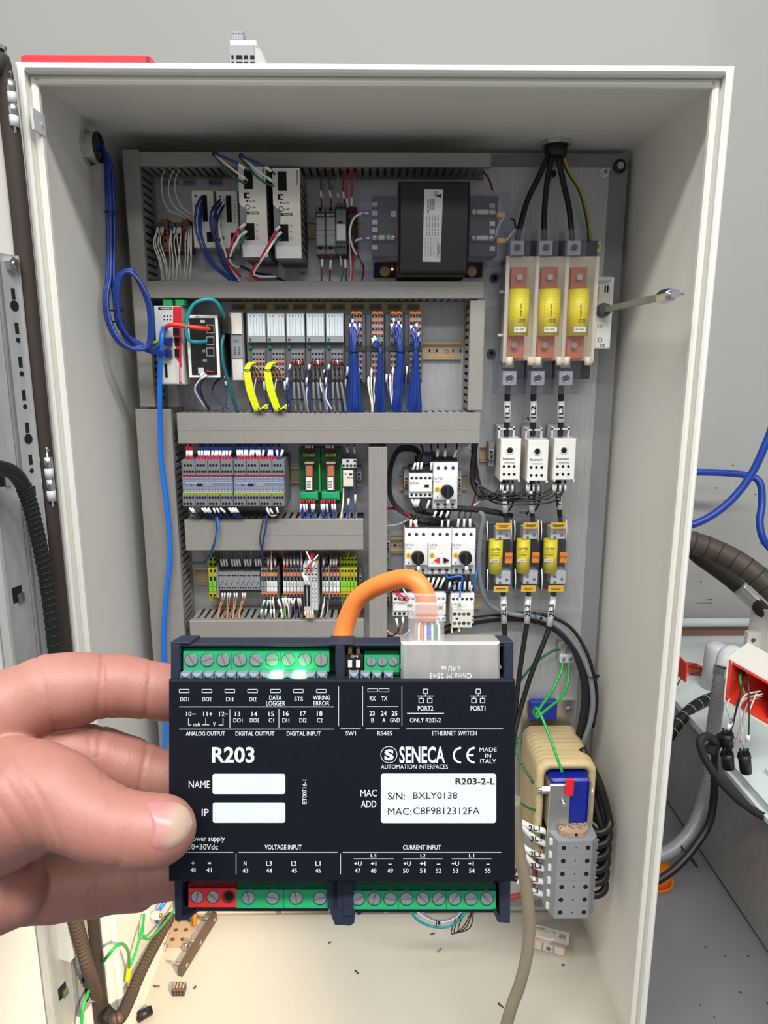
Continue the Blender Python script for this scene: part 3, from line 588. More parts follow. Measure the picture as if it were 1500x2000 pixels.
bx(T, 'housing', 'dkgrey', 366, 615, 428, 738, 8, 98, 1); f = bx(T, 'frame', 'white', 366, 615, 427.5, 738, 98, 99.5, .6); bx(f, 'face', 'black', 372, 621, 422, 732, 99.4, 100.2)
for y in (634, 657, 679): bx(f, 'port_frame', 'steel', 403, y, 418.5, y+17, 100, 101); bx(f, 'port', 'hole', 405, y+2, 416.5, y+15, 100.6, 101.4)
text(f, 'X1', 395, 683, 403, 688, 100.2, 'ltgrey'); text(f, 'X3', 396, 701, 404, 706, 100.2, 'ltgrey'); text(f, 'FL SWITCH', 381, 617, 389, 620.5, 99.6, 'ink'); bx(f, 'marking', 'ltgrey', 391, 625, 400, 630, 100, 100.4)
bx(f, 'blank_label', 'ltgrey', 387, 718, 398, 730, 100, 100.4); bx(T, 'power_plug', 'black', 432, 618, 446, 652, 40, 80, 1)
vwires('bright red patch lead from router to switch', [('orangered', 3.6, [(324, 641, 112), (328, 636, 128), (345, 634, 132), (370, 638, 126), (395, 641, 118), (409, 643, 102)])], 'patch leads')
vwires('teal patch cable looping over the switch to lower port', [('teal', 3.2, [(404, 667, 102), (390, 668, 118), (372, 666, 126), (364, 650, 128), (366, 620, 128), (378, 595, 126), (400, 585, 124), (420, 588, 118), (432, 605, 110), (437, 622, 90)])], 'patch leads')
vwires('dark teal cable hanging from switch into the duct', [('tealdk', 3.4, [(437, 655, 84), (433, 675, 92), (436, 710, 96), (446, 745, 94), (456, 780, 90), (464, 806, 80)])], 'patch leads')
vwires('green stub cable plugged into router left side', [('limegreen', 2.6, [(312, 667, 112), (300, 669, 118), (290, 671, 120)])], 'patch leads')
vwires('blue, white and dark wires from the switch power plug', [('offwhite', 1.5, [(400, 728, 102), (390, 742, 110), (381, 757, 108), (385, 772, 102), (402, 798, 84)], [(404, 732, 391, 741, 112), (397, 727, 390, 738, 112)]), ('blue', 1.5, [(404, 730, 102), (388, 748, 108), (390, 768, 100), (410, 798, 84)]), ('navydk', 1.5, [(406, 727, 102), (392, 752, 106), (396, 775, 98), (408, 800, 84)]), ('red', 1.2, [(402, 724, 102), (412, 726, 106), (419, 726, 101)])])
vwires('two dark blue wires curving down right of the switch', [('dkblue', 1.7, [(436, 735, 60), (420, 748, 70), (416, 765, 76), (428, 785, 80), (446, 798, 84)], [(434, 733, 441, 738, 66)]), ('dkblue', 1.7, [(441, 735, 60), (441, 760, 72), (442, 785, 80), (434, 800, 84)], [(440, 745, 443, 753, 72)])])
# coupler and label strip
tag(bx(None, 'label_strip', 'tagbeige', 452, 590, 825, 606, .3, 1), 'long beige label strip above the input output modules', 'label strip')
for s, a, b in (('COUPLER', 452, 479), ('THC1011', 494, 522), ('THC1042', 535, 563), ('AI1100', 572, 599), ('AI1135', 610, 637), ('AI1300', 647, 674), ('DIO1400', 685, 711), ('DIO1600', 721, 746), ('DIO1800', 757, 784), ('DIO2700', 795, 820)): plate_tag(s, a, 593, b, 606, 'tagdark', h=2)
T = thing('bus_coupler', 'grey bus coupler with white label panel, leftmost of module row', 'module', base(463, 745))
bx(T, 'housing', 'midgrey', 450, 609, 477, 745, 8, 62, 1); bx(T, 'label_panel', 'offwhite', 451.5, 611, 472, 653, 62, 64, .6); bx(T, 'lower_panel', 'offwhite', 454, 702, 475, 743, 62, 64, .6)
f = bx(T, 'indicator_panel', 'grey', 452, 656, 474, 700, 62, 63, .5); bxs(f, 'indicator', 'dkgrey', [(457+i*8, 677+j*3.4, 461+i*8, 679+j*3.4, 63, 63.3) for i in range(2) for j in range(5)])
text(f, 'BK', 459, 664, 467, 668, 63.2, 'greyink')
def terminal_face(T, u0, v0, u1, v1, h, rows=5, bands=(2, 3)):
    f = bx(T, 'terminal_plug', 'midgrey', u0, v0, u1, v1, h-18, h, .8); n = 4; q = (v1-v0)/rows
    for r in bands: bx(f, 'orange_lever', 'termorange', u0+.5, v0+q*r+q*.05, u1-.5, v0+q*r+q*.42, h, h+.8, .3)
    holes(f, 'wire_entry', [(u0+(u1-u0)*(i+.5)/n, v0+q*(r+.68), min(2, (u1-u0)/n*.36)) for r in range(rows) for i in range(n)], h, n=8)
    return f
for k, (u0, u1, w) in enumerate(((483, 519, 'leftmost'), (521, 557, 'second'), (559, 595, 'third'), (598, 634, 'fourth'), (636.5, 671.5, 'fifth'))):
    T = thing('io_module', ('%s analogue module with white striped label card, next to the coupler' if k == 0 else '%s module from the coupler with a white striped label card') % w, 'module', base((u0+u1)/2, 746), 'analogue modules with white label cards')
    bx(T, 'housing', 'iogrey', u0-1, 613, u1+1, 746, 8, 58, 1); cdv = bx(T, 'label_card', 'grey', u0, 611, u1, 669, 58, 68, .8)
    bx(cdv, 'card_paper', 'label', u0+1.5, 614, u1-2, 656, 68, 68.5)
    bxs(cdv, 'card_line', 'greyink', [(u0+1.5+(u1-u0-3.5)*(i+1)/6, 621, u0+2+(u1-u0-3.5)*(i+1)/6, 656, 68.5, 68.7) for i in range(5)]); text(cdv, 'A B 1 2 3', u0+4, 616, u1-5, 619.5, 68.5, 'greyink')
    bx(cdv, 'logo', 'dkgrey', u0+3.5, 660.5, u0+8, 666, 68, 68.5); bx(T, 'green_tab', 'dkgreen', u0+3, 673, u0+9.5, 682, 56, 62, .5)
    terminal_face(T, u0+10, 684, u1-1, 745, 62, 6, (2, 3, 4, 5))
for k, (u0, u1, nm) in enumerate(((673, 714, 'first'), (715, 750.5, 'second'), (751.5, 788, 'third'), (789, 825, 'last'))):
    T = thing('io_module', '%s dark grey digital module, the one under tag %s' % (nm, ('DIO1400', 'DIO1600', 'DIO1800', 'DIO2700')[k]), 'module', base((u0+u1)/2, 748), 'dark digital modules')
    bx(T, 'housing', 'iogrey', u0, 613, u1, 748, 8, 58, 1); bx(T, 'spine', 'dkgrey', u0+1, 615, u0+9, 746, 58, 60, .6)
    a = u0+11 if k else u0+12
    for v0, v1, b in ((609, 673, (0, 1, 2, 3)), (688, 745, (1, 2, 3))): terminal_face(T, a, v0, a+23, v1, 62, 5, b)
    bxs(T, 'release_tab', 'orange', [(a+2, 608, a+9, 613, 55, 65), (a+13, 608, a+20, 613, 55, 65)], .5)
    bx(T, 'cross_bar', 'chargrey', u0+1, 676, u1-1, 686, 58, 61, .5)
# blue wire fans
def fan(label, tops, mid, bots, n, tie_v, m='blue', side=()):
    T = thing('wire_bundle', label, 'wires', P(mid[0], bots[2], 84), 'blue wire fans on the digital modules')
    for i in range(n):
        t = i/(n-1); tu = tops[0]+(tops[1]-tops[0])*((i*.618) % 1); tv = tops[2]+rnd.uniform(0, tops[3]); bu = bots[0]+(bots[1]-bots[0])*t
        mu = mid[0]+(t-.5)*mid[2]; hh = 78+7*math.sin(math.pi*t)+rnd.uniform(-2, 2)
        wire(T, 'wire', m, [(tu, tv, 64), ((tu*2+mu)/3, tv+18, 76), (mu, mid[1], hh), (mu*.45+bu*.55, (mid[1]*.5+bots[2]*.5), hh+2), (bu, bots[2]-18, hh+3), (bu+rnd.uniform(-1, 1), bots[2], 82)], 1.55, 6, 5)
        if i % 2 == 0: sleeve(T, tu, tv+2, (tu*4+mu)/5, tv+16, 71, 2.1)
    tie(T, mid[0], mid[1], 82, mid[2]*.45)
    for (a, b, c, d) in side:
        wire(T, 'wire', m if a % 2 else 'offwhite', [(a, b, 64), ((a+c)/2-2, (b+d)/2-8, 78), (c, d-16, 84), (c, d, 82)], 1.5, 6, 5); sleeve(T, a, b+3, a-1, b+20, 71, 2.1)
    return T
fan('thick fan of blue wires on the DIO1400 module', (684, 704, 614, 26), (691, 687, 12), (680, 706, 806), 14, 0, side=((679, 713, 669, 806), (701, 715, 704, 806), (675, 737, 672, 806)))
fan('thin bunch of blue wires on the DIO1600 module', (727, 735, 652, 6), (743, 688, 6), (730, 750, 806), 7, 0, side=((726, 718, 728, 806), (720, 735, 726, 806), (732, 736, 733, 806), (737, 737, 738, 806), (741, 737, 746, 806)))
fan('thick fan of blue wires on the DIO1800 module', (764, 784, 615, 28), (782, 687, 12), (764, 784, 806), 14, 0, side=((768, 716, 768, 806), (755, 727, 764, 806), (762, 730, 766, 806)))
fan('blue wire fan on the DIO2700 module, nearest the bare rail', (803, 818, 628, 26), (812, 682, 8), (798, 822, 806), 10, 0, side=((795, 712, 794, 800), (815, 715, 816, 806), (811, 716, 812, 806)))
for lab, a in (('left bundle of neon yellow wires under the leftmost module', 0), ('right bundle of neon yellow wires under the second module', 40)):
    T = thing('wire_bundle', lab, 'wires', P(485+a, 800, 84), 'neon yellow wire bundles')
    for j in range(4):
        o = j*3.2; wire(T, 'wire', 'neon', [(490+a+o, 708, 70), (482+a+o*.8, 713, 84), (478+a+o, 728, 90), (483+a+o*1.2, 762, 94), (493+a+o*1.1, 790, 94), (499+a+o, 801, 92), (512+a+o*.6, 798-j*2, 86), (524+a, 797-j*2, 82)], 1.9, 6, 5)
    tie(T, 484+a, 722, 88, 6.5); tie(T, 507+a, 800, 91, 5, axis=(1, 0, .4))
    for j in range(6): wire(T, 'wire', ('brown', 'offwhite')[j % 2], [(494+a+j*3.6, 735, 66), (489+a+j*3.5, 722, 76), (486+a+j*2, 714, 82)], .9, 5, 4)
    wire(T, 'wire', 'dkblue', [(497+a, 740, 66), (490+a, 760, 76), (488+a, 785, 80), (495+a, 806, 82)], 1.5); wire(T, 'wire', 'offwhite', [(500+a, 740, 66), (496+a, 765, 78), (497+a, 806, 82)], 1.3); sleeve(T, 516+a, 745, 517+a, 762, 76, 2)
    wire(T, 'wire', 'dkblue', [(516+a, 740, 66), (518+a, 770, 76), (528+a, 800, 82)], 1.5)
for lab, a in (('black and grey sheathed wires under the third module', 0), ('black and grey sheathed wires under the fourth module', 38), ('black and grey sheathed wires under the fifth module', 76)):
    T = thing('wire_bundle', lab, 'wires', P(575+a, 800, 84), 'grey sheathed wire groups')
    for j in range(3):
        u = 572+a+j*8; wire(T, 'sheath', 'chargrey', [(u, 708, 70), (u+2, 725, 84), (u+2+j, 745, 90)], 3.0, 7, 4); wire(T, 'sheath', 'midgrey', [(u+2, 745, 88), (u+3+j*2, 775, 90), (u+6+j*3, 806, 84)], 2.4, 7, 4)
    for j in range(5): wire(T, 'wire', ('red', 'dkred', 'white', 'red', 'ink')[j], [(570+a+j*6, 716, 66), (572+a+j*5, 704, 76), (576+a+j*4, 712, 82)], .9, 5, 4)
    wire(T, 'wire', 'blue', [(566+a, 714, 66), (562+a, 740, 80), (566+a, 770, 86), (568+a, 806, 84)], 1.6); sleeve(T, 567+a, 712, 565+a, 722, 74, 2.1); sleeve(T, 561+a, 738, 560+a, 752, 82, 2.1)
    wire(T, 'wire', 'offwhite' if a else 'dkblue', [(563+a, 750, 80), (560+a, 775, 86), (564+a, 806, 84)], 1.5); tie(T, 580+a, 780, 88, 9)
    if a == 76: wire(T, 'wire', 'white', [(634, 722, 70), (626, 740, 84), (630, 765, 90), (648, 800, 84)], 1.7); wire(T, 'wire', 'blue', [(632, 718, 70), (622, 740, 84), (624, 770, 90), (640, 802, 84)], 1.7)
# ================================================================== ROW 3: safety relays, relay boards
def safety_relay(label, u0, u1):
    T = thing('safety_relay', label, 'safety relay', base((u0+u1)/2, 990), 'wide grey safety relays'); w = (u1-u0)/4
    bx(T, 'housing', 'midgrey', u0, 899, u1, 989, 8, 100, 1)
    for i in range(4):
        a = u0+i*w
        for v0, v1, dark in ((898, 929, 0), (966, 989, 1)):
            tp = bx(T, 'terminal_plug', 'midgrey', a+.4, v0, a+w-.4, v1, 88, 106, 1)
            rows = ((909, 3), (921, 4)) if not dark else ((972, 4), (983.5, 3))
            holes(tp, 'wire_entry', [(a+(w*(j+.75)/(n+.5)) if n == 4 else a+w*.2+j*w*.24, v, 2.4) for v, n in rows for j in range(n)], 106, n=10)
    f = bx(T, 'face', 'relayblue', u0+.5, 931, u1-.5, 962, 100, 104, .6); bx(f, 'red_line', 'red', u0+1, 929, u1-1, 930.4, 104, 104.6); bx(f, 'yellow_line', 'olive', u0+1, 961.5, u1-1, 964, 104, 104.6)
    bxs(f, 'white_line', 'ltgrey', [(u0+1, 942, u1-1, 942.8, 104, 104.3), (u0+1, 950.5, u1-1, 951.3, 104, 104.3)]); text(f, 'PLUTO D45', u0+8, 942.5, u0+28, 945, 104.4, 'white')
    bx(f, 'display', 'hole', u0+28, 945, u0+39, 949, 104, 104.6); bx(f, 'window', 'grey', u0+44, 942.5, u0+59, 949.5, 104, 104.6); holes(f, 'button', [(u0+18, 947, 1.6)], 104, 'ink')
    g = G()
    for r, v in enumerate((932, 938.5, 953, 958.5)):
        for i in range(15): g.box(*pb(u0+5+i*6.1, v, u0+8.5+i*6.1, v+1.3, 104, 104.3))
    tag(g.build('marking', 'ltgrey', f), kind='stuff')
safety_relay('left wide grey safety relay, beside the upright duct', 356, 455.5); safety_relay('right wide grey safety relay, nearer the green relay boards', 456, 556)
T = vwires('white marked blue and red wires into left safety relay top', [('red' if i < 3 else 'blue', 1.5, [(364+i*5+rnd.uniform(-2, 2), 868, 70), (365+i*5, 884, 96), (365+i*4.9, 900, 102)], [(365+i*5+rnd.uniform(-3, 3), 880, 365+i*4.9, 893, 99)]) for i in range(18) if i not in (3, 4)])
T = vwires('white marked blue wires into right safety relay top', [('blue' if i % 5 else 'dkblue', 1.5, [(462+i*5+rnd.uniform(-2, 2), 868, 70), (463+i*5, 884, 96), (463+i*4.9, 900, 102)], [(464+i*5+rnd.uniform(-4, 4), 879, 464+i*4.9, 893, 99)]) for i in range(18) if i not in (7, 11, 15)])
for lab, a, n in (('red ferrules along the top of left safety relay', 386, 12), ('red ferrules along the top of right safety relay', 466, 13)):
    T = thing('ferrule_row', lab, 'ferrules', P(a, 900, 100), 'red ferrule rows')
    for i in range(n): G().cyl(P(a+i*5.9, 893, 100), P(a+i*5.9, 901, 104), .0021, None, 8).build('ferrule', 'red', T)
vwires('white marked wires drooping below the left safety relay', [(c, 1.4, [(a, 988, 102), (a+4, 996, 100), (b, 1003, 98), (b+10, 1012, 88)], [(a+2, 992, b, 1001, 102)]) for a, b, c in ((368, 378, 'dkblue'), (373, 380, 'blue'), (392, 402, 'dkblue'), (397, 408, 'blue'), (404, 412, 'dkblue'), (415, 420, 'blue'), (421, 428, 'blue'), (428, 440, 'dkblue'), (444, 454, 'blue'), (447, 458, 'blue'), (452, 462, 'dkblue'), (457, 466, 'dkblue'))])
vwires('white marked wires drooping below the right safety relay', [('offwhite', 1.5, [(521, 988, 102), (523, 1000, 100), (530, 1007, 98), (540, 1006, 96)], [(521, 992, 526, 1004, 102)]), ('blue', 1.4, [(528, 988, 102), (531, 999, 100), (530, 1010, 90)], [(527, 993, 533, 1003, 102)]), ('blue', 1.4, [(541, 988, 102), (541, 998, 100), (543, 1010, 90)], [(540, 990, 543, 1002, 102)])])
vwires('blue and black wire pair hanging over the duct, left', [('skyblue', 1.8, [(424, 1008, 92), (426, 1030, 98), (420, 1060, 98), (411, 1085, 80), (402, 1096, 50)]), ('chargrey', 1.6, [(421, 1008, 92), (423, 1035, 98), (418, 1062, 98), (408, 1088, 80)])])
vwires('blue and black wire pair hanging over the duct, right', [('blue', 1.8, [(521, 1006, 92), (519, 1030, 98), (514, 1055, 98), (512, 1078, 84), (514, 1095, 60)]), ('chargrey', 1.6, [(516, 1010, 92), (510, 1035, 98), (508, 1058, 96), (513, 1080, 84)])])
tag(bx(None, 'label_clip', 'olive', 373, 1004, 386, 1010, 60, 64), 'tiny yellow green clip on duct edge below left safety relay', 'clip')
def relay_board(label, u0, u1):
    T = thing('relay_board', label, 'relay board', base((u0+u1)/2, 983), 'green relay boards'); w = u1-u0
    bx(T, 'circuit_board', 'pcb', u0, 875, u1, 984, 30, 34); bx(T, 'carrier', 'green', u0, 876, u1, 983, 8, 30)
    bx(T, 'edge_rail', 'wiregreen', u0+w*.93, 905, u0+w*.99, 962, 34, 44); tb = bx(T, 'terminal_plug', 'termgreen', u0+1, 962, u0+w*.88, 977, 34, 56, 1.2)
    holes(tb, 'wire_entry', [(u0+4+i*5.2, 974, 2) for i in range(6)], 56, 'dkgreen', n=8); t2 = bx(T, 'terminal_strip', 'olive', u0+7, 886, u0+29, 892, 34, 44, .5)
    holes(t2, 'wire_entry', [(u0+10+i*5, 889, 1.6) for i in range(4)], 44, 'dkgreen', n=8)
    rl_ = bx(T, 'relay', 'brown', u0+11, 905, u0+27, 960, 34, 52, 1); bx(rl_, 'copper_coil', 'copper', u0+13, 910, u0+25, 930, 52, 53, .4); bx(rl_, 'label', 'white', u0+13, 932, u0+24, 957, 52, 53)
    bxs(rl_, 'barcode', 'ink', [(u0+14, 940+i*2.4, u0+22, 941+i*2.4, 53, 53.2) for i in range(6)])
    bx(T, 'relay_clip', 'tanplastic', u0+10, 903, u0+28, 906, 34, 55)
relay_board('left green relay board with barcode labelled relay', 585, 626); relay_board('right green relay board with barcode labelled relay', 627, 668)
for lab, a in (('white marked wires under left green relay board', 588), ('white marked wires under right green relay board', 628)):
    vwires(lab, [('blue', 1.3, [(a+i*5.2, 978, 54), (a+i*5.2+rnd.uniform(-2, 2), 992, 58), (a+2+i*5, 1014, 78)], [(a+i*5.2, 984, a+i*5.2+rnd.uniform(-2, 2), 1000, 60)]) for i in range(6) if i != 3])
    T = thing('ferrule_row', 'red ferrules at %s green relay board' % ('left' if a == 588 else 'right'), 'ferrules', P(a, 982, 50), 'red ferrule rows')
    for i in range(6): G().cyl(P(a+i*5.2, 976.5, 54), P(a+i*5.2, 983, 56), .0018, None, 8).build('ferrule', 'red', T)
    vwires('dark red wires with grey markers above %s relay board' % ('left' if a == 588 else 'right'), [('dkred', 1.3, [(a+10+i*6, 866, 50), (a+10+i*6, 876, 46), (a+9+i*6, 888, 44)], [(a+10+i*6, 869, a+10+i*6, 875, 48)]) for i in range(3)])
T = thing('control_relay', 'small white control relay right of the green relay boards', 'relay', base(680, 957))
bx(T, 'housing', 'dkgrey', 668, 900, 695, 957, 8, 50, 1); bx(T, 'front_cover', 'offwhite', 670, 920, 690, 950, 50, 66, 1); bx(T, 'top_terminals', 'ltgrey', 668, 897, 696, 914, 40, 58, 1)
holes(T, 'screw', [(671+i*7.3, 909.5, 2.7) for i in range(4)]+[(679, 900.5, 2.7), (693, 900.5, 2.7)], 58, 'chargrey'); bx(T, 'window', 'hole', 682, 925, 688, 928, 65, 66.6); text(T, 'EATON', 679, 931, 690, 934.5, 66.2); holes(T, 'indicator', [(675, 926, 1.6)], 66, 'green')
vwires('wires with white markers above the small control relay', [('chargrey', 1.5, [(679, 868, 50), (678, 880, 50), (679, 898, 52)], [(678, 872, 679, 884, 50)]), ('chargrey', 1.5, [(692, 868, 50), (692, 880, 50), (693, 898, 52)], [(692, 872, 693, 886, 50)])])
vwires('white and blue wires below the small control relay', [('offwhite', 1.6, [(671, 954, 50), (670, 980, 56), (666, 1013, 76)]), ('blue', 1.4, [(682, 957, 48), (680, 985, 54), (680, 1013, 76)], [(681, 974, 680, 988, 54)]), ('blue', 1.4, [(695, 955, 48), (694, 985, 54), (692, 1013, 76)], [(694, 966, 694, 983, 54)])])

# ================================================================== ROW 4: terminal strip
def strip_block(label, u0, u1, body, top, mid, m2, group, low='termorange'):
    T = thing('terminal_block', label, 'terminal', base((u0+u1)/2, 1166), group); c = (u0+u1)/2; r = (u1-u0)*.34
    bx(T, 'body', body, u0, 1110, u1-.4, 1166, 8, 56, .5); bx(T, 'rear_body', body, u0, 1088, u1-.4, 1176, 8, 36, .5)
    bx(T, 'upper_band', top, u0+.3, 1118, u1-.7, 1125, 56, 57); bx(T, 'lower_band', low, u0+.3, 1157, u1-.7, 1163, 56, 57)
    f = bx(T, 'marker', mid, u0+.3, 1136, u1-.7, 1146, 56, 58.5, .4); bx(T, 'lower_marker', m2, u0+.3, 1147, u1-.7, 1155.5, 56, 58, .4)
    holes(T, 'wire_entry', [(c, 1115, r), (c, 1129, r*.9), (c, 1133, r*.8), (c, 1162, r*.9)], 57, n=8); holes(T, 'rear_entry', [(c, 1093, r), (c, 1102, r)], 36, n=8)
    if mid == 'white': bxs(f, 'marking', 'greyink', [(c-.6, 1139, c+.6, 1143.5, 58.5, 58.7)])
    return T
GY = 'green yellow earth terminals at strip left'
strip_block('leftmost green yellow earth terminal on the lower strip', 408, 415.5, 'olive', 'mustard', 'limegreen', 'limegreen', GY, 'mustard'); strip_block('second green yellow earth terminal on the lower strip', 415.5, 422.5, 'olive', 'mustard', 'limegreen', 'limegreen', GY, 'mustard')
tag(bx(None, 'end_cover', 'grey', 423, 1108, 426, 1168, 8, 58), 'thin grey end plate beside left earth terminals', 'end plate')
for i in range(8):
    u = 426.5+i*10.2; nm = ('first', 'second', 'third', 'fourth', 'fifth', 'sixth', 'seventh', 'eighth')[i]
    T = thing('disconnect_terminal', '%s grey disconnect terminal from the left, with slanted groove' % nm, 'terminal', base(u+5, 1155), 'plain grey disconnect terminals'); 
    bx(T, 'body', 'grey', u, 1119, u+10, 1152, 8, 54, .5); bx(T, 'rear_body', 'dkgrey', u, 1112, u+10, 1157, 8, 42)
    holes(T, 'wire_entry', [(u+2.6, 1124, 1.7), (u+7.6, 1124, 1.7), (u+2.8, 1148, 1.7), (u+7.8, 1148, 1.7)], 54, n=8)
    a, b = P(u+4, 1143, 54.4), P(u+7.5, 1135, 54.4); G().cyl(a, b, .0006, None, 6).build('groove', 'dkgrey', T)
vwires('white marked wires above the plain grey terminals', [('chargrey', 1.0, [(428+i*5.2, 1076, 50), (430+i*5.2, 1090, 46), (432+i*5.1, 1113, 46)], [(431+i*5.2+rnd.uniform(-1, 1), 1092, 434+i*5.1, 1106, 47)]) for i in range(16) if i not in (3, 8, 12)])
for k, (a, b) in enumerate(((437, 427), (448, 444), (461, 456), (477, 468))):
    vwires('orange wires with white markers under terminal group %s from left' % ('one', 'two', 'three', 'four')[k], [('wireorange', .9, [(a+j*5-3, 1156, 46), (a+j*4-4, 1170, 50), (b+j*2, 1190, 64), (b-2+j, 1210, 78)], [(a+j*5-3, 1158, a+j*4.4-3, 1168, 48)]) for j in range(2)], 'orange wire tails')
x = 510
for k, (n, kind) in enumerate(((2, 'g'), (3, 'w'), (0, ''), (3, 'w2'), (3, 'w3'), (0, 'c'), (2, 'w4'), (3, 'w5'), (5, 'e'))):
    spec = {'g': (510, 5.5, 'plain grey'), 'w': (521, 7, 'white marked'), 'w2': (553, 6.6, 'white marked'), 'w3': (573, 6.8, 'white marked'), 'w4': (629, 6.6, 'white marked'), 'w5': (644, 6.6, 'white marked'), 'e': (665, 6.6, 'green yellow')}.get(kind)
    if not spec: continue
    u, p, nm = spec; where = {'g': 'right after the slanted groove terminals', 'w': 'left of the dark gap in the strip', 'w2': 'right of the dark gap in the strip', 'w3': 'left of the tall pale relays', 'w4': 'right of the tall pale relays', 'w5': 'left of the green yellow terminals', 'e': 'at the right end of strip'}[kind]
    for i in range(n):
        lab = '%s narrow terminal %s, %s of its group' % (nm, where, ('first', 'second', 'third', 'fourth', 'fifth')[i])
        if kind == 'e': strip_block(lab, u+i*p, u+i*p+p, 'olive', 'mustard', 'limegreen', 'olive', 'green yellow terminals at strip right', 'mustard')
        else: strip_block(lab, u+i*p, u+i*p+p, 'midgrey', 'mustard' if (kind == 'w' and i == 1) or kind == 'w4' and i else 'termorange', 'grey' if kind == 'g' else 'white', 'grey' if kind == 'g' else 'white', 'narrow feed through terminals')
for u0, lab in ((542, 'dark grey separator plate in the terminal strip gap'), (641.8, 'thin grey separator plate between white marked terminals')): tag(bx(None, 'end_cover', 'dkgrey' if u0 < 600 else 'grey', u0, 1106, u0+(4 if u0 < 600 else 1.8), 1170, 8, 58), lab, 'end plate')
def tall_relay(lab, u0, u1, dark):
    T = thing('slim_relay', lab, 'relay', base((u0+u1)/2, 1190), 'tall pale relays on terminal strip'); c = (u0+u1)/2
    bx(T, 'housing', 'ltgrey', u0, 1104, u1-.3, 1192, 8, 92, .8)
    if dark: bx(T, 'dark_window', 'black', u0+1, 1143, u1-1.4, 1184, 92, 93)
    else: bxs(T, 'marking', 'greyink', [(c-1, 1150+i*8, c+1, 1151.5+i*8, 92, 92.3) for i in range(4)])
    holes(T, 'wire_entry', [(c, 1110, 1.8), (c, 1122, 1.8), (c, 1134, 1.6)], 92, 'chargrey', n=8); bxs(T, 'metal_contact', 'chrome', [(c-2, 1114, c+2, 1116, 92, 92.6), (c-2, 1128, c+2, 1130, 92, 92.6)])
for i, (lab, d) in enumerate((('first tall relay, with black window, left of pair', 1), ('second tall relay with black window, beside the plain two', 1), ('third tall relay, plain pale front', 0), ('fourth tall relay, plain pale front, rightmost', 0))): tall_relay(lab, 593+i*7, 600+i*7, d)
vwires('white taped wire bunch over the tall relays', [('white', 2.6, [(591, 1118, 96), (594, 1128, 98), (599, 1142, 96)]), ('white', 2.6, [(596, 1124, 97), (600, 1132, 99), (604, 1142, 96)])])
vwires('cream wire ends under the tall relays', [('cream', 2.0, [(598+i*4, 1190, 88), (596+i*5, 1198, 94), (600+i*4, 1207, 92)]) for i in range(4)])
vwires('red and white marked wires over the tall relays', [('red', 1.4, [(610, 1076, 70), (606, 1095, 92), (598, 1118, 96)], [(604, 1095, 601, 1108, 94)]), ('red', 1.4, [(613, 1076, 70), (610, 1098, 92), (606, 1118, 96)], [(614, 1098, 609, 1110, 95)]), ('white', 1.6, [(598, 1076, 80), (604, 1090, 94), (608, 1098, 94)]), ('white', 1.6, [(621, 1084, 90), (613, 1094, 94)])])
def marked(label, us, cols, v0=1076, v1=1114, h=60): return vwires(label, [(c, 1.3, [(u+rnd.uniform(-2, 2), v0, h-10), (u+rnd.uniform(-1.5, 1.5), v0+18, h-4), (u, v1, h)], [(u, v0+16, u, v0+30, h-3)]) for u, c in zip(us, cols)])
marked('red and green wires above terminals left of the gap', (524, 530, 537), ('red', 'offwhite', 'dkred')); marked('red wires above terminals right of the gap', (555, 561, 568), ('red', 'red', 'dkred')); marked('blue and tan wires above the middle terminals', (575, 582, 589), ('blue', 'dkblue', 'tanplastic'))
marked('dark red wires above the terminals right of tall relays', (632, 646, 652, 657), ('dkred', 'brown', 'dkred', 'dkred')); vwires('orange and teal wire ends above right earth terminals', [('mustard', 1.3, [(683, 1076, 50), (679, 1086, 46), (676, 1092, 40)]), ('dkgreen', 1.3, [(667, 1076, 50), (669, 1090, 42)])])
vwires('white marked wires below terminals left of the gap', [(c, 1.2, [(a, 1166, 56), (a+d, 1185, 64), (a+d*1.4, 1208, 78)], [(a, 1172, a+d*.6, 1183, 62), (a+d, 1190, a+d*1.3, 1202, 72)]) for a, d, c in ((517, -6, 'dkgreen'), (524, -4, 'dkgreen'), (528, 1, 'grey'), (533, 2, 'offwhite'), (543, 6, 'offwhite'))])
vwires('tangled coloured wires below the middle terminals', [(c, 1.2, [(a, 1164, 56), (a+d, 1182, 66), (a+d*1.5, 1208, 78)], [(a, 1168, a+d*.7, 1184, 64)]) for a, d, c in ((556, 6, 'offwhite'), (560, -4, 'wiregreen'), (564, 2, 'purple'), (568, 6, 'blue'), (576, -6, 'dkred'), (582, 3, 'purple'), (586, 4, 'chargrey'), (552, 4, 'wireorange'))])
vwires('white and green wires below the right terminals', [('offwhite', 1.4, [(634, 1166, 56), (632, 1185, 66), (626, 1208, 78)], [(632, 1180, 629, 1196, 68)]), ('grey', 1.2, [(641, 1172, 56), (640, 1190, 66), (636, 1208, 78)]), ('dkgreen', 1.4, [(670, 1168, 54), (668, 1190, 64), (662, 1208, 78)])])
tag(bx(None, 'ribbon_clip', 'chargrey', 366, 1098, 400, 1103, 60, 66), 'dark flat clip jutting from left duct by blue wire', 'clip')
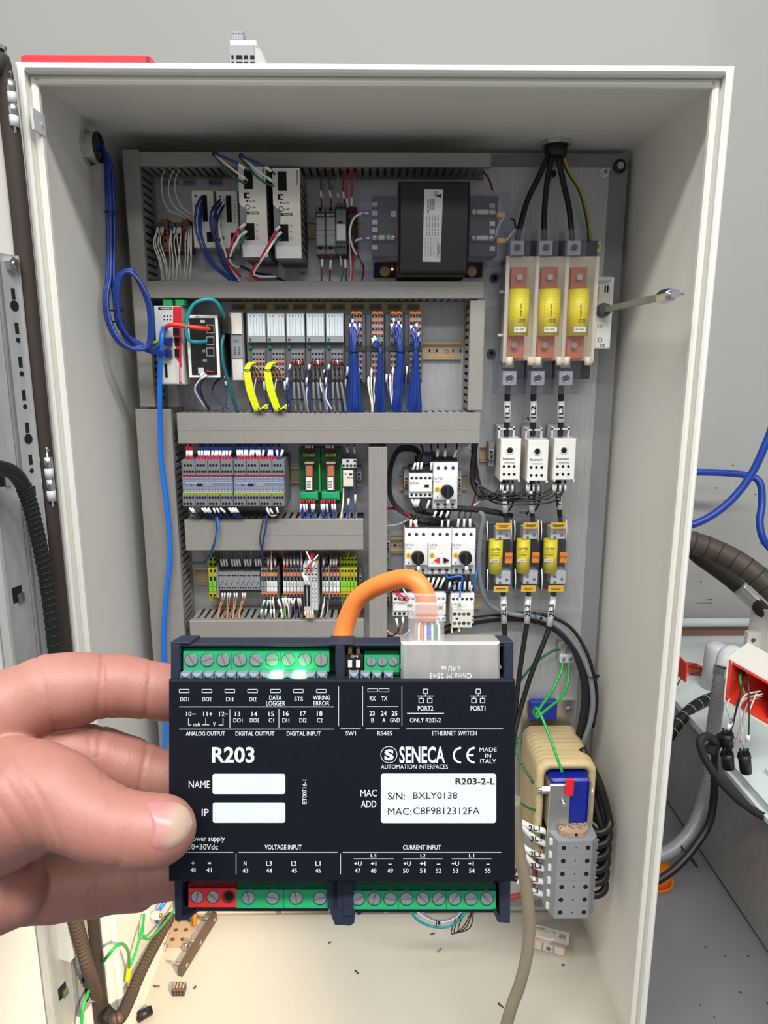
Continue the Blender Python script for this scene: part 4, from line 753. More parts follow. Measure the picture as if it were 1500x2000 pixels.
# ================================================================== motor starters and contactors
def starter(label, u0, v0, u1, v1, knob=True):
    T = thing('motor_starter', label, 'circuit breaker', base((u0+u1)/2, v1), 'white motor starters with rotary knobs'); w = u1-u0; q = v1-v0; c = (u0+u1)/2
    bx(T, 'housing', 'white', u0, v0, u1-.3, v1, 8, 64, 1); bx(T, 'top_terminals', 'black', u0+1, v0-7, u1-1, v0+3, 8, 50, 1)
    f = bx(T, 'front_panel', 'white', u0+.6, v0+q*.30, u1-.8, v0+q*(.80 if knob else .84), 64, 76, 1.4); bx(T, 'lower_terminals', 'ltgrey', u0+.3, v0+q*.81, u1-.6, v1-.5, 64, 67, 1)
    holes(T, 'screw_hole', [(u0+w*(.21+.3*i), v0+q*.11, 3.3) for i in range(3)], 64, 'chargrey'); holes(T, 'lower_screw_hole', [(u0+w*(.19+.3*i), v0+q*.905, 3.3) for i in range(3)], 67, 'chargrey')
    bxs(T, 'notch', 'hole', [(u0+w*(.14+.3*i), v1-4, u0+w*(.24+.3*i), v1-2, 66, 67.4) for i in range(3)])
    text(f, 'E.T.N', u0+w*.07, v0+q*.325, u0+w*.38, v0+q*.37, 76, 'greyink'); bxs(f, 'marking', 'grey', [(u0+w*.08, v0+q*.41, u0+w*.3, v0+q*.418, 76, 76.2), (u1-w*.08, v0+q*.43, u1-w*.03, v0+q*.44, 76, 76.2)])
    kv = v0+q*.58
    d = G().cyl(P(u0+w*.17, kv-1, 76), P(u0+w*.17, kv-1, 76)+Vector((0, -.0015, 0)), .0046, None, 16).build('current_dial', 'labyellow', f); screw(T, u0+w*.17, kv-1, 2.4, 78, 'mustard', 'dial_screw', t=.6)
    bx(f, 'test_slot', 'hole', u0+w*.15, v0+q*.735, u0+w*.19, v0+q*.765, 75, 76.5)
    if knob:
        p = P(u0+w*.56, kv+2, 76); k = K(kv, 90)/1000
        kb = G().cyl(p, p+Vector((0, -.016, 0)), k*13, k*12, 24).build('knob', 'black', T)
        y = p.y-.016; G().box(p.x-k*3.2, p.x+k*3.2, y-.006, y, p.z-k*19, p.z+k*11, .001).build('handle', 'blackm', kb); G().box(p.x-k*3, p.x+k*3.4, y-.0065, y-.004, p.z-k*21, p.z-k*13, .0006).build('pointer_tip', 'white', kb)
    else:
        for m, (a, b), s in (('brightred', (.26, .5), 1), ('black', (.66, .9), -1)):
            pa = [(u0+w*a, kv+9), (u0+w*b, kv+4), (u0+w*b, kv+14)] if s > 0 else [(u0+w*b, kv+9), (u0+w*a, kv+4), (u0+w*a, kv+14)]
            G().prism([(P(u, v, 78).x, P(u, v, 78).z) for u, v in pa], PL-.080, PL-.075).build('push_button', m, f)
    return T
starter('single motor starter beside the small contactor in the upper pair', 846, 904, 894, 994)
starter('left of the three lower motor starters', 790, 1034, 836, 1122); starter('middle lower motor starter, with red and black buttons', 836, 1034, 882, 1122, False); starter('right of the three lower motor starters', 882.5, 1034, 928.5, 1122)
def contactor(label, u0, v0, u1, v1, n=5, aux=False):
    T = thing('contactor', label, 'contactor', base((u0+u1)/2, v1), 'small white contactors'); w = u1-u0; q = v1-v0
    bx(T, 'housing', 'white', u0, v0, u1, v1, 8, 64, 1); bx(T, 'top_terminals', 'black', u0, v0-14, u1, v0+2, 8, 48, 1); bx(T, 'front_panel', 'white', u0+1, v0+q*.28, u1-1, v0+q*.76, 64, 68, 1)
    holes(T, 'screw_hole', [(u0+w*(.12+.76*i/(n-1)), v0+q*.17, 3) for i in range(n)]+[(u0+w*(.11+.77*i/(n-1)), v0+q*.88, 3) for i in range(n)], 64, 'chargrey')
    text(T, 'E.T.N', u0+w*.06, v0+q*.33, u0+w*.40, v0+q*.42, 68.2, 'greyink'); bx(T, 'window', 'ltgrey', u0+w*.62, v0+q*.42, u0+w*.86, v0+q*.58, 68, 68.6); bx(T, 'plunger', 'hole', u0+w*.66, v0+q*.44, u0+w*.84, v0+q*.56, 68, 69)
    bxs(T, 'side_notch', 'hole', [(u1-3, v0+q*.3, u1, v0+q*.34, 63, 64.4), (u1-3, v0+q*.74, u1, v0+q*.78, 63, 64.4)])
    return T
contactor('small contactor left of the single upper motor starter', 799, 926, 845, 972)
contactor('bottom left contactor beside the orange network cable', 767, 1163, 812, 1203); contactor('bottom middle contactor behind the clear network plug', 826, 1160, 871, 1214)
T = contactor('bottom right contactor carrying a front auxiliary block', 880, 1160, 926, 1218)
T = thing('auxiliary_block', 'cream four pole auxiliary block on the bottom right contactor', 'auxiliary block', P(902, 1226, 69)); bx(T, 'housing', 'offwhite', 883, 1188, 922, 1226, 69, 88, 1.2)
for j, v in enumerate((1199, 1217)):
    for i in range(4): screw(T, 888+i*9, v, 3.6, 88, 'steel' if (i+j) % 3 else 'chargrey', cross=True, t=.6)
bx(T, 'window', 'hole', 890, 1207, 895, 1210, 87, 88.5); bxs(T, 'foot', 'offwhite', [(881, 1226, 884, 1236, 74, 84), (895, 1226, 899, 1234, 74, 84)])
def mw(lst, label, col='black', r=1.7, grp='black wires on motor starters'):
    return vwires(label, [(col if len(q) < 3 else q[2], r, q[0], q[1]) for q in lst], grp)
mw([([(u, 862, 40), (u, 885, 50), (u-1, 900, 52)], [(u, 876, u-1, 892, 52)]) for u in (855, 870)]+[([(893, 862, 40), (891, 882, 50), (888, 900, 52)], [(892, 878, 887, 893, 52)])], 'three black wires into top of single upper motor starter')
mw([([(822, 868, 30), (826, 880, 40), (823, 905, 50), (823, 920, 52)], [(824, 903, 822, 916, 54)]), ([(818, 892, 30), (818, 905, 46), (816, 920, 52)], [(817, 903, 815, 917, 54)]), ([(812, 892, 30), (812, 905, 46), (806, 920, 52)], [(812, 904, 806, 917, 54)]), ([(842, 868, 30), (844, 890, 40), (842, 920, 52)], [(843, 903, 842, 918, 54)], 'dkblue')], 'white marked wires into top of the upper contactor')
T = thing('wire_bundle', 'black wire loop sweeping round left of the upper contactor', 'wires', P(760, 960, 30), 'black wires on motor starters')
for i in range(4): wire(T, 'wire', 'black', [(822-i*2, 900, 52), (820-i*2, 882+i, 44), (805, 872+i*3, 38), (780, 874+i*3, 34), (764+i, 900+i*3, 30), (757+i*2, 940, 28), (760+i*2, 970, 30), (775+i*2, 995-i, 34), (805, 1012-i*2, 40), (835, 1020-i*3, 46), (862, 1018-i*4, 50), (880-i*8, 1000, 56)], 1.8)
mw([([(805+i*7, 973, 60), (808+i*6, 985, 60), (814+i*8, 1000, 44), (850+i*8, 1006, 40)], [(804+i*7, 975, 810+i*3, 989, 62)]) for i in range(3)]+[([(839, 974, 60), (834, 990, 58), (828, 1004, 46)], [(839, 977, 833, 993, 62)])], 'white marked wires under the upper contactor')
mw([([(853+i*14, 994, 62), (848+i*12, 1010, 60), (838+i*8, 1020, 50)], [(852+i*12, 998, 847+i*12, 1010, 64)]) for i in range(3)], 'three white marked wires under the single upper motor starter')
mw([([(u, 1005, 44), (u, 1018, 52), (u, 1030, 54)], [(u, 1015, u-1, 1029, 56)]) for u in (803, 813, 864, 876)]+[([(900+i*11, 995, 44), (896+i*11, 1010, 52), (894+i*12, 1030, 54)], [(896+i*11, 1013, 894+i*12, 1029, 56)]) for i in range(3)], 'white marked wires into tops of the three motor starters')
mw([([(753, 992, 20), (775, 993, 28), (795, 1003, 40), (806, 1018, 52), (810, 1030, 54)], [], 'red'), ([(753, 994, 20), (778, 996, 28), (800, 1010, 42), (812, 1030, 54)], [(808, 1017, 815, 1029, 56)], 'red'), ([(753, 1027, 20), (775, 1025, 26), (800, 1014, 36)], [], 'ltgrey'), ([(808, 1008, 40), (830, 1012, 40), (850, 1008, 40)], [], 'mustard')], 'red and grey wires from centre duct to the starters')
mw([([(826+i*9, 1122, 60), (834+i*9, 1138, 62), (828+i*9, 1158, 52)], [(838+i*10, 1128, 832+i*9, 1148, 63)]) for i in range(4)]+[([(876+i*10, 1122, 60), (878+i*9, 1140, 62), (878+i*10, 1160, 52)], [(879+i*9.6, 1136, 877+i*10, 1152, 63)]) for i in range(5)], 'white marked black wires between starters and bottom contactors')
mw([([(872, 1122, 60), (876, 1128, 70), (902, 1126, 74), (899, 1150, 70), (898, 1180, 92)], [(898, 1168, 898, 1184, 94)], 'skyblue'), ([(933, 1106, 50), (928, 1130, 60), (922, 1150, 56)], [(921, 1143, 919, 1154, 58)], 'skyblue'), ([(868, 1160, 56), (878, 1150, 66), (893, 1134, 72)], [], 'blue'), ([(753, 1112, 30), (775, 1116, 36), (800, 1124, 44)], [], 'blue'), ([(753, 1118, 30), (775, 1118, 36)], [], 'deepblue')], 'bright blue wires around the bottom contactors')
mw([([(768, 1145, 40), (775, 1160, 66), (785, 1172, 76), (797, 1172, 70)], [], 'red'), ([(774, 1145, 40), (782, 1162, 68), (797, 1168, 72)], [], 'red'), ([(785, 1143, 40), (790, 1155, 66), (797, 1163, 70)], [], 'white'), ([(773, 1203, 60), (776, 1215, 64), (778, 1232, 60), (765, 1242, 50), (752, 1241, 40)], [(774, 1208, 777, 1224, 66)], 'dkred'), ([(787, 1203, 60), (786, 1222, 62), (780, 1240, 56)], [(787, 1206, 787, 1218, 64)], 'tanplastic'), ([(752, 1228, 30), (768, 1240, 40), (790, 1240, 44), (800, 1230, 50)], [], 'white')], 'red and white wires around the bottom left contactor')
for s, a, b, c, d in (('MMP10', 828, 882, 852, 892), ('MMP11', 885, 1014, 910, 1024), ('PDB1', 1023, 811, 1051, 825), ('FU10', 1009, 995, 1036, 1007)): plate_tag(s, a, b, c, d, 'ltgrey' if s[0] in 'PF' else 'midgrey', h=2 if s[0] in 'PF' else 1.2)

# ================================================================== RIGHT COLUMN: gland, fused switch, distribution blocks
gz = ZT-.003; gc = Vector((.31, 1.300, gz))
T = thing('cable_gland', 'black cable gland with steel locknut in the cabinet roof', 'cable gland', gc)
G().cyl(gc, gc-Vector((0, 0, .008)), .026, None, 8, smooth=False).build('locknut', 'steel', T); G().cyl(gc-Vector((0, 0, .008)), gc-Vector((0, 0, .026)), .020, .018, 16).build('bushing', 'black', T)
FC = [('left black feeder cable from roof gland to switch lug', [(1079, 282, 38), (1074, 296, 38), (1052, 346, 40), (1030, 392, 46), (1014, 450, 60), (1010, 474, 62)]), ('middle black feeder cable from roof gland to switch lug', [(1083, 284, 38), (1079, 300, 40), (1068, 360, 42), (1063, 420, 52), (1063, 474, 62)]), ('right black feeder cable from roof gland to switch lug', [(1088, 284, 38), (1089, 300, 38), (1101, 360, 40), (1112, 410, 50), (1118, 474, 62)])]
for lab, pts in FC: tag(wire(None, 'feeder_cable', 'black', pts, 4.9, 12), lab, 'cable', 'black feeder cables')
T = thing('earth_cable', 'green and yellow striped earth cable from roof gland', 'cable', P(1147, 430, 30)); ep = [(1094, 284, 36), (1097, 298, 34), (1108, 332, 30), (1133, 374, 26), (1147, 430, 20), (1151, 474, 14)]
wire(T, 'green_core', 'dkgreen', ep, 3.4, 10); wire(T, 'yellow_stripe', 'mustard', [(u+2.2, v, h+2.2) for u, v, h in ep], 2.2, 8)
T = thing('earth_terminal', 'small steel earth terminal with two slotted screws', 'terminal', base(1162, 490)); bx(T, 'body', 'cream', 1150, 473, 1174, 494, 2, 18, 1)
for u in (1153.5, 1166): screw(T, u, 482, 5, 18, 'brass')
T = thing('fused_switch', 'large fused switch with three yellow fuses under clear cover', 'fuse switch', base(1070, 710))
bx(T, 'base', 'cream', 986, 500, 1166, 705, 30, 62, 2); bx(T, 'rear_frame', 'dkgrey', 990, 470, 1160, 740, 2, 30, 2)
for i, (lu, fu0, fu1, bu, bl) in enumerate(((1010, 994, 1035, 985, 996), (1066, 1053, 1095, 1040, 1050), (1121, 1111, 1152, 1095, 1104))):
    pl_ = bx(T, 'lug', 'ltgrey', lu-13.5, 470, lu+13.5, 498, 40, 70, 1); p = P(lu, 484, 70); G().torus(p, (0, 1, 0), .0068, .0014, 20, 6).build('lug_collar', 'steel', pl_); G().cyl(p+Vector((0, -.0003, 0)), p, .006, None, 16).build('lug_socket', 'dkgrey', pl_)
    bl_ = bx(T, 'lug', 'ltgrey', bu-3, 725, bu+24, 753, 40, 66, 1); p = P(bu+10, 739, 66); G().torus(p, (0, 1, 0), .0066, .0014, 20, 6).build('lug_collar', 'steel', bl_); G().cyl(p+Vector((0, -.0003, 0)), p, .0058, None, 16).build('lug_socket', 'dkgrey', bl_)
    bx(T, 'lower_terminal', 'steel', bu, 700, bu+20, 718, 40, 62, 1)
    bx(T, 'copper_blade', 'copper', fu0+4, 522, fu1-6, 566, 72, 84, .8); bx(T, 'copper_blade', 'copper', fu0-3, 655, fu1-12, 700, 72, 84, .8)
    a, b = P((fu0+fu1)/2, 565, 84), P((fu0+fu1)/2-4, 656, 84); r = (fu1-fu0)/2*K(610, 84)/1000
    fz = G().cyl(a, b, r, None, 24).build('fuse', 'yellow', T); fz_h = 84+r*1000
    for u, v in (((fu0+fu1)/2-1, 542), ((fu0+fu1)/2-11, 675)):
        p = P(u, v, 84); bt = G().cyl(p, p+Vector((0, -.007, 0)), .0062, .0056, 6, smooth=False).build('blade_bolt', 'chrome', T)
    bx(fz, 'rating_sticker', 'white', fu0+10, 639, fu1-7, 648, fz_h-.5, fz_h+.6); text(fz, 'LPJ-125SP', fu0+12, 641.5, fu1-12, 645.5, fz_h+.6)
    text(fz, 'CE', fu0+27, 622, fu0+32, 630, fz_h+.3, 'ink', 90); G().torus(P(fu0+22, 626, fz_h+.3), (0, 1, 0), .0026, .0004, 14, 4).build('approval_mark', 'ink', fz); text(fz, 'FUSE 125A', fu0+22, 592, fu0+25, 617, fz_h+.3, 'ink', 90)
    g = G(); gx0, gx1, _, _, gz0, gz1 = pb(fu0+2, 540, fu1+4, 690, 0, 116)
    for k in range(24): z = gz0+(gz1-gz0)*k/23; g.box(gx0, gx1, PL-.118, PL-.1175, z-.0003, z+.0003)
    for k in range(7): x = gx0+(gx1-gx0)*k/6; g.box(x-.0003, x+.0003, PL-.118, PL-.1175, gz0, gz1)
    tag(g.build('grille', 'clear', T), kind='stuff')
    x0, x1, y0, y1, z0, z1 = pb(lu-17, 447, lu+25, 500, 34, 84); e = .0012; g = G(); g.box(x0, x1, y0, y0+e, z0, z0+(z1-z0)*.98); g.box(x0, x0+e, y0+e, y1, z0, z1); g.box(x1-e, x1, y0+e, y1, z0, z1); g.build('upper_shroud', 'clearviolet', T)
    x0, x1, y0, y1, z0, z1 = pb(bu-12, 700, bu+38, 770, 20, 84); g = G(); g.box(x0, x1, y0, y0+e, z0, z1, .0008); g.box(x0, x0+e, y0+e, y1, z0, z1); g.box(x1-e, x1, y0+e, y1, z0, z1); g.box(x0+e, x1-e, y0+e, y1, z0, z0+e); g.build('lower_shroud', 'clearviolet', T)
x0, x1, y0, y1, z0, z1 = pb(989, 500, 1162, 704, 60, 124); e = .0016
g = G(); g.box(x0, x1, y0, y0+e, z0, z1, .001); g.box(x0, x0+e, y0+e, y1, z0, z1); g.box(x1-e, x1, y0+e, y1, z0, z1); g.box(x0, x1, y0+e, y1, z1-e, z1); g.build('clear_cover', 'clear', T)
for k in range(4):
    xx = x0+(x1-x0)*k/3; G().box(xx-.003, xx+.003, y0-.002, y0+.004, z0-.004, z1, .001).build('cover_rib', 'clearwarm', T)
for k in range(6):
    xx = x0+(x1-x0)*(.02+.33*(k//2)+(.26 if k % 2 else 0)); G().cyl((xx+.006, y0+.01, z0-.008), (xx+.006, y0+.01, z0+.006), .006, .007, 12).build('cover_foot', 'cream', T)
for u, v in ((975, 570), (972, 655)): G().cyl(P(u, v, 50), P(u+12, v, 50), .003, None, 10).build('side_pin', 'white', T)
m_ = bx(T, 'drive_mechanism', 'white', 1165, 541, 1196, 681, 4, 62, 1.5); bx(m_, 'drive_plate', 'offwhite', 1169, 560, 1192, 600, 62, 66, 1); bxs(m_, 'slot', 'hole', [(1181, 558, 1183.5, 571, 65, 67), (1186, 558, 1188.5, 571, 65, 67)])
text(m_, 'CE', 1172, 672, 1181, 678, 62.3); G().torus(P(1166+6, 664, 62.3), (0, 1, 0), .0036, .0005, 16, 5).build('approval_mark', 'ink', m_); text(m_, '0  R', 1167, 635, 1176, 640, 62.3); bx(m_, 'mounting_ear', 'ltgrey', 1168, 540, 1194, 549, 62, 72, 1)
p = P(1177, 606, 62); q = Vector((p.x, .985, p.z)); bs = G().cyl(p, p+Vector((0, -.020, 0)), .013, .010, 16).build('boss', 'dkgrey', T)
T = thing('switch_shaft', 'square steel door shaft pointing out of the fused switch', 'shaft', p)
G().cyl(p+Vector((0, -.018, 0)), q+Vector((0, .03, 0)), .0062, None, 4, smooth=False).build('rod', 'conduit', T); G().cyl(q+Vector((0, .034, 0)), q, .0095, None, 6, smooth=False).build('coupling', 'chrome', T); G().cyl(q, q-Vector((0, .016, 0)), .006, None, 12).build('tip', 'steel', T); G().cyl(q+Vector((-.012, -.010, 0)), q+Vector((.012, -.010, 0)), .0018, None, 8).build('cross_pin', 'chrome', T)
for u, v, w in ((965, 543, 'upper'), (959, 690, 'lower')):
    b = thing('panel_screw', '%s socket screw holding fused switch at its left' % w, 'screw', base(u, v)); p = P(u, v, 0); G().cyl(p, p+Vector((0, -.006, 0)), .008, None, 16).build('head', 'dkgrey', b); G().cyl(p+Vector((0, -.006, 0)), p+Vector((0, -.0063, 0)), .004, None, 6).build('socket', 'hole', b)
LN = [(991, 1, '1L1'), (1042, 1, '1L2'), (1096, 1, '1L3')]
for u, _, s in LN:
    T = thing('feeder_cable', 'black cable with white %s sleeve below the fused switch' % s, 'cable', P(u, 830, 40), 'black cables with line number sleeves')
    wire(T, 'sheath', 'black', [(u+1, 745, 58), (u, 770, 52), (u-.5, 800, 48), (u-1, 830, 46), (u-2, 852, 44)], 5.2, 12); sl = G().cyl(P(u, 783, 49), P(u-.5, 824, 47.5), .0063, None, 16).build('number_sleeve', 'white', T)
    text(sl, s, u-5, 792, u+4.5, 817, 55.6, 'ink', 90, .02)
def dist_block(label, u0, u1, v0, v1):
    T = thing('distribution_block', label, 'distribution block', base((u0+u1)/2, v1), 'white power distribution blocks'); c = (u0+u1)/2; w = u1-u0
    bx(T, 'housing', 'offwhite', u0, v0, u1, v1, 6, 74, 1.5); f = bx(T, 'front_panel', 'white', u0+1, v0+1, u1-1, v1-1, 74, 75, .5)
    holes(f, 'access_hole', [(c-1, v0+23, 5.4)], 75, n=18); G().torus(P(c-1, v0+23, 75.4), (0, 1, 0), .0066, .001, 20, 6).build('hole_collar', 'offwhite', f)
    holes(f, 'wire_hole', [(u0+w*(.18+.25*i), v0+54+j*15.5, 2.7) for i in range(3) for j in range(2)], 75); text(f, 'Bussmann', u0+w*.13, v0+36.5, u0+w*.72, v0+41, 75.2, 'greyink'); text(f, 'PDBFS204', u0+w*.2, v0+46, u0+w*.72, v0+48, 75.2, 'greyink')
    x0, x1, y0, y1, z0, z1 = pb(u0-4, v0-24, u1-12, v0+2, 10, 50); g = G(); g.box(x0, x0+.003, y0, y1, z0, z1); g.box(x1-.003, x1, y0, y1, z0, z1); g.box(x0, x1, y1-.003, y1, z0, z1); g.box(x0, x1, y0, y0+.003, z1-.006, z1-.003); g.build('cable_guide', 'ltgrey', T)
    bxs(T, 'lower_lip', 'cream', [(u0, v1-1, u0+4, v1+3, 60, 76), (u1-5, v1-1, u1-1, v1+3, 60, 76)])
dist_block('left white distribution block under cable 1L1', 977, 1017, 857, 938); dist_block('middle white distribution block under cable 1L2', 1030, 1071, 859, 940); dist_block('right white distribution block under cable 1L3', 1081, 1124, 857, 938)
for k, (a, v) in enumerate(((985, 'left'), (1036, 'middle'), (1088, 'right'))):
    T = thing('wire_bundle', 'thin black wires looping from the %s distribution block' % v, 'wires', P(a, 940, 60), 'black loops under distribution blocks')
    for j, (da, lo) in enumerate(((-6, 968), (-2, 974), (6, 978 if k else 982), (16, 984))):
        if j < 2 or k == 2: pts = [(a+da, 938, 56), (a+da-2, 950, 60), (a+da-14-6*k, lo-4, 62), (a-50-30*k, lo, 50), (935+j*3, lo-22, 40), (926+j*2, 930-j*5, 34), (924+j*2, 890, 34), (924+j*2, 864, 40)]
        else: pts = [(a+da, 938, 56), (a+da+2, 955, 58), (a+da, 985, 50), (a+da-14, 1005, 40)]
        wire(T, 'wire', 'black', pts, 1.9); sleeve(T, a+da, 945, a+da-2*(j < 2), 960, 61, 2.4)
for u, v, s in ((985, 986, '1L1'), (1037, 984, '1L2'), (1091, 972, '1L3')):
    T = thing('feeder_cable', 'short black cable with white sleeve %s entering a lower fuse holder' % s, 'cable', P(u, 1010, 40), 'short sleeved cables'); wire(T, 'sheath', 'black', [(u-2, 938, 52), (u-1, 970, 52), (u+2, 1000, 48), (u+4, 1024, 46)], 4.6, 12)
    sl = G().cyl(P(u-1, 958, 53), P(u+2, 1001 if u < 1080 else 994, 49), .0052, None, 14).build('number_sleeve', 'white', T); text(sl, s, u-4, 963, u+5, 986, 58, 'ink', 90, .02)
def lower_holder(label, u0, u1, v0):
    T = thing('fuse_holder', label, 'fuse holder', base((u0+u1)/2, v0+152), 'clear covered fuse holders'); w = u1-u0
    bx(T, 'base', 'chargrey', u0+3, v0+16, u1-8, v0+140, 2, 24, 1)
    for a, b in ((v0+20, v0+42), (v0+104, v0+130)):
        cl = bx(T, 'contact_clip', 'ltgrey', u0+w*.36, a, u1-w*.12, b, 24, 52, 1)
        for q in ((.5, .4), (.74, .62), (.5, .85)): screw(T, u0+w*q[0], a+(b-a)*q[1], 3, 52, 'steel', 'clip_screw', t=1)
    a, b = P(u0+w*.36, v0+42, 46), P(u0+w*.33, v0+106, 46); r = 13.5*K(v0+75, 46)/1000; fz = G().cyl(a, b, r, None, 20).build('fuse', 'yellow', T); hh = 46+r*1000
    text(fz, 'LOW-PEAK', u0+9, v0+58, u0+29, v0+63, hh, 'ink'); text(fz, 'DUAL ELEMENT', u0+9, v0+66, u0+29, v0+68.5, hh, 'ink'); text(fz, 'FUSE', u0+10, v0+71, u0+26, v0+74, hh, 'ink'); bx(fz, 'rating_sticker', 'white', u0+8, v0+81, u0+25, v0+86, hh-.4, hh+.5); text(fz, 'LPJ-60SP', u0+10, v0+82, u0+23, v0+85, hh+.5)
    for (a0, b0, c0, d0) in ((u0+w*.36, v0+10, u0+w*.90, v0+22), (u0+w*.28, v0+133, u0+w*.80, v0+145)):
        l_ = bx(T, 'warning_label', 'labyellow', a0, b0, c0, d0, 62, 64, .4); bxs(l_, 'marking', 'ink', [(a0+4, b0+4, c0-5, b0+5.5, 64, 64.3), (a0+6, b0+7, c0-7, b0+8, 64, 64.3)])
    st = bx(T, 'orange_sticker', 'stickorange', u0+w*.68, v0+68, u0+w*.94, v0+88, 56, 57); text(st, 'IP20', u0+w*.7, v0+74, u0+w*.92, v0+80, 57.2, 'brown')
    for a, b in ((v0+2, v0+48), (v0+48, v0+104), (v0+104, v0+146)):
        x0, x1, y0, y1, z0, z1 = pb(u0+6, a, u1-3, b-1, 20, 68); e = .0011; g = G(); g.box(x0, x1, y0, y0+e, z0, z1, .0007); g.box(x0, x0+e, y0+e, y1, z0, z1); g.box(x1-e, x1, y0+e, y1, z0, z1); g.box(x0, x1, y0+e, y1, z1-e, z1); g.build('clear_cover', 'clear', T)
    g = G()
    for v in (v0, v0+146):
        for k in range(12): u = u0+w*.3+k*w*.052; g.box(*pb(u, v, u+.9, v+8, 58, 64))
    tag(g.build('comb_fins', 'clear', T), kind='stuff')
    g = G(); 
    for s, a, b in ((u0+2, v0+6, v0+44), (u1-6, v0+4, v0+46), (u0+3, v0+100, v0+142)): g.tube([P(s, a, 62), P(s+1, (a+b)/2, 62), P(s, b, 62)], .0011, 6)
    tag(g.build('moulded_edge', 'white', T), kind='stuff')
lower_holder('left lower fuse holder with clear cover and yellow fuse', 949, 1004, 1012); lower_holder('middle lower fuse holder with clear cover and yellow fuse', 1003, 1057, 1011); lower_holder('right lower fuse holder with clear cover and yellow fuse', 1055, 1112, 1011)
for s, top, bot, tail in (('2L1', (983, 1164), (985, 1216), [(986, 1240, 40), (990, 1300, 50), (992, 1400, 80), (985, 1500, 120), (985, 1590, 165)]), ('2L2', (1032, 1164), (1029, 1216), [(1024, 1250, 44), (1014, 1320, 56), (1002, 1420, 80), (988, 1500, 110), (980, 1640, 165)]), ('2L3', (1081, 1164), (1073, 1222), [(1064, 1250, 46), (1040, 1310, 58), (1018, 1380, 70), (1004, 1440, 90), (992, 1530, 120), (976, 1690, 165)])):
    T = thing('feeder_cable', 'black cable with white %s sleeve below the lower fuse holder' % s, 'cable', P(bot[0], 1300, 50), 'black cables with line number sleeves')
    wire(T, 'sheath', 'black', [(top[0]-1, 1148, 40), (*top, 40), (*bot, 40)]+tail, 4.9, 12); sl = G().cyl(P(*top, 40.5), P(*bot, 40.5), .0060, None, 16).build('number_sleeve', 'white', T)
    text(sl, s, (top[0]+bot[0])/2-5, 1180, (top[0]+bot[0])/2+5, 1205, 48, 'ink', 90, .02)
tag(wire(None, 'conduit_cable', 'cablegrey', [(936, 998, 44), (944, 1012, 46), (938, 1050, 44), (935, 1110, 44), (944, 1160, 42), (962, 1185, 34), (1000, 1199, 30), (1050, 1206, 30), (1095, 1226, 34), (1130, 1268, 44), (1152, 1320, 56), (1158, 1375, 64), (1150, 1420, 66), (1130, 1470, 60)], 5.2, 12), 'grey sheathed cable curving down right side past fuse holders', 'cable')
tag(wire(None, 'heavy_cable', 'black', [(757, 1300, 40), (800, 1266, 40), (860, 1235, 36), (920, 1214, 22), (990, 1206, 18), (1060, 1214, 22), (1110, 1250, 34), (1135, 1300, 46), (1144, 1360, 56), (1136, 1420, 58), (1120, 1470, 52)], 8.5, 14), 'thick black cable arching across the lower right of the plate', 'cable')
tag(wire(None, 'heavy_cable', 'black', [(985, 1198, 14), (1060, 1201, 16), (1110, 1222, 24), (1140, 1262, 38), (1158, 1310, 52), (1166, 1366, 60), (1158, 1420, 60)], 3.4, 12), 'thinner black cable outside the grey cable at lower right', 'cable')
for u, v, ax, w in ((1044, 1207, (1, 0, 0), 'at the top'), (1155, 1320, (.3, 0, 1), 'at the right')): tag(tie(None, u, v, 34 if u < 1100 else 58, 12, axis=ax), 'black cable tie round the arching cables %s' % w, 'cable tie', 'ties on the arching cables')
tag(wire(None, 'taped_cable', 'black', [(930, 862, 30), (924, 900, 34), (922, 935, 36), (930, 958, 40), (945, 975, 44)], 5, 10), 'black taped wire trunk beside right end of wide duct', 'cable'); vwires('red and white wires beside black wire trunk', [('dkred', 1.6, [(921, 870, 24), (930, 920, 26), (928, 970, 28), (915, 1000, 30)]), ('white', 1.5, [(916, 870, 24), (938, 945, 28), (946, 962, 30), (942, 975, 34), (925, 988, 40)])])
tag(wire(None, 'taped_cable', 'blackm', [(855, 1000, 44), (880, 993, 46), (910, 994, 46), (935, 996, 44), (965, 1000, 34), (1000, 1008, 26)], 5.4, 10), 'horizontal black taped wire trunk under single upper starter', 'cable')
# earth bar, green wires
T = thing('earth_terminal', 'two part steel earth lug with green wires at lower right', 'terminal', base(1105, 1296)); bx(T, 'upper_lug', 'steel', 1090, 1254, 1119, 1280, 2, 10, 1); bx(T, 'lower_lug', 'ltgrey', 1094, 1280, 1121, 1295, 2, 22, 1); screw(T, 1105, 1266, 7, 11, 'steel', 'bolt', t=4)
for u in (1101, 1114): screw(T, u, 1287, 4.4, 22)
vwires('bright green earth wires hanging from the steel lug', [('wiregreen', 2.6, [(1098, 1292, 18), (1096, 1312, 30), (1078, 1350, 50), (1058, 1378, 80), (1046, 1398, 100)]), ('wiregreen', 2.6, [(1111, 1292, 18), (1110, 1330, 34), (1096, 1362, 60), (1072, 1382, 90), (1048, 1402, 110)]), ('wiregreen', 2.6, [(1048, 1402, 108), (1042, 1392, 112), (1046, 1382, 122), (1056, 1396, 140), (1074, 1440, 168), (1088, 1480, 190), (1098, 1508, 200)])], 'green earth wires')
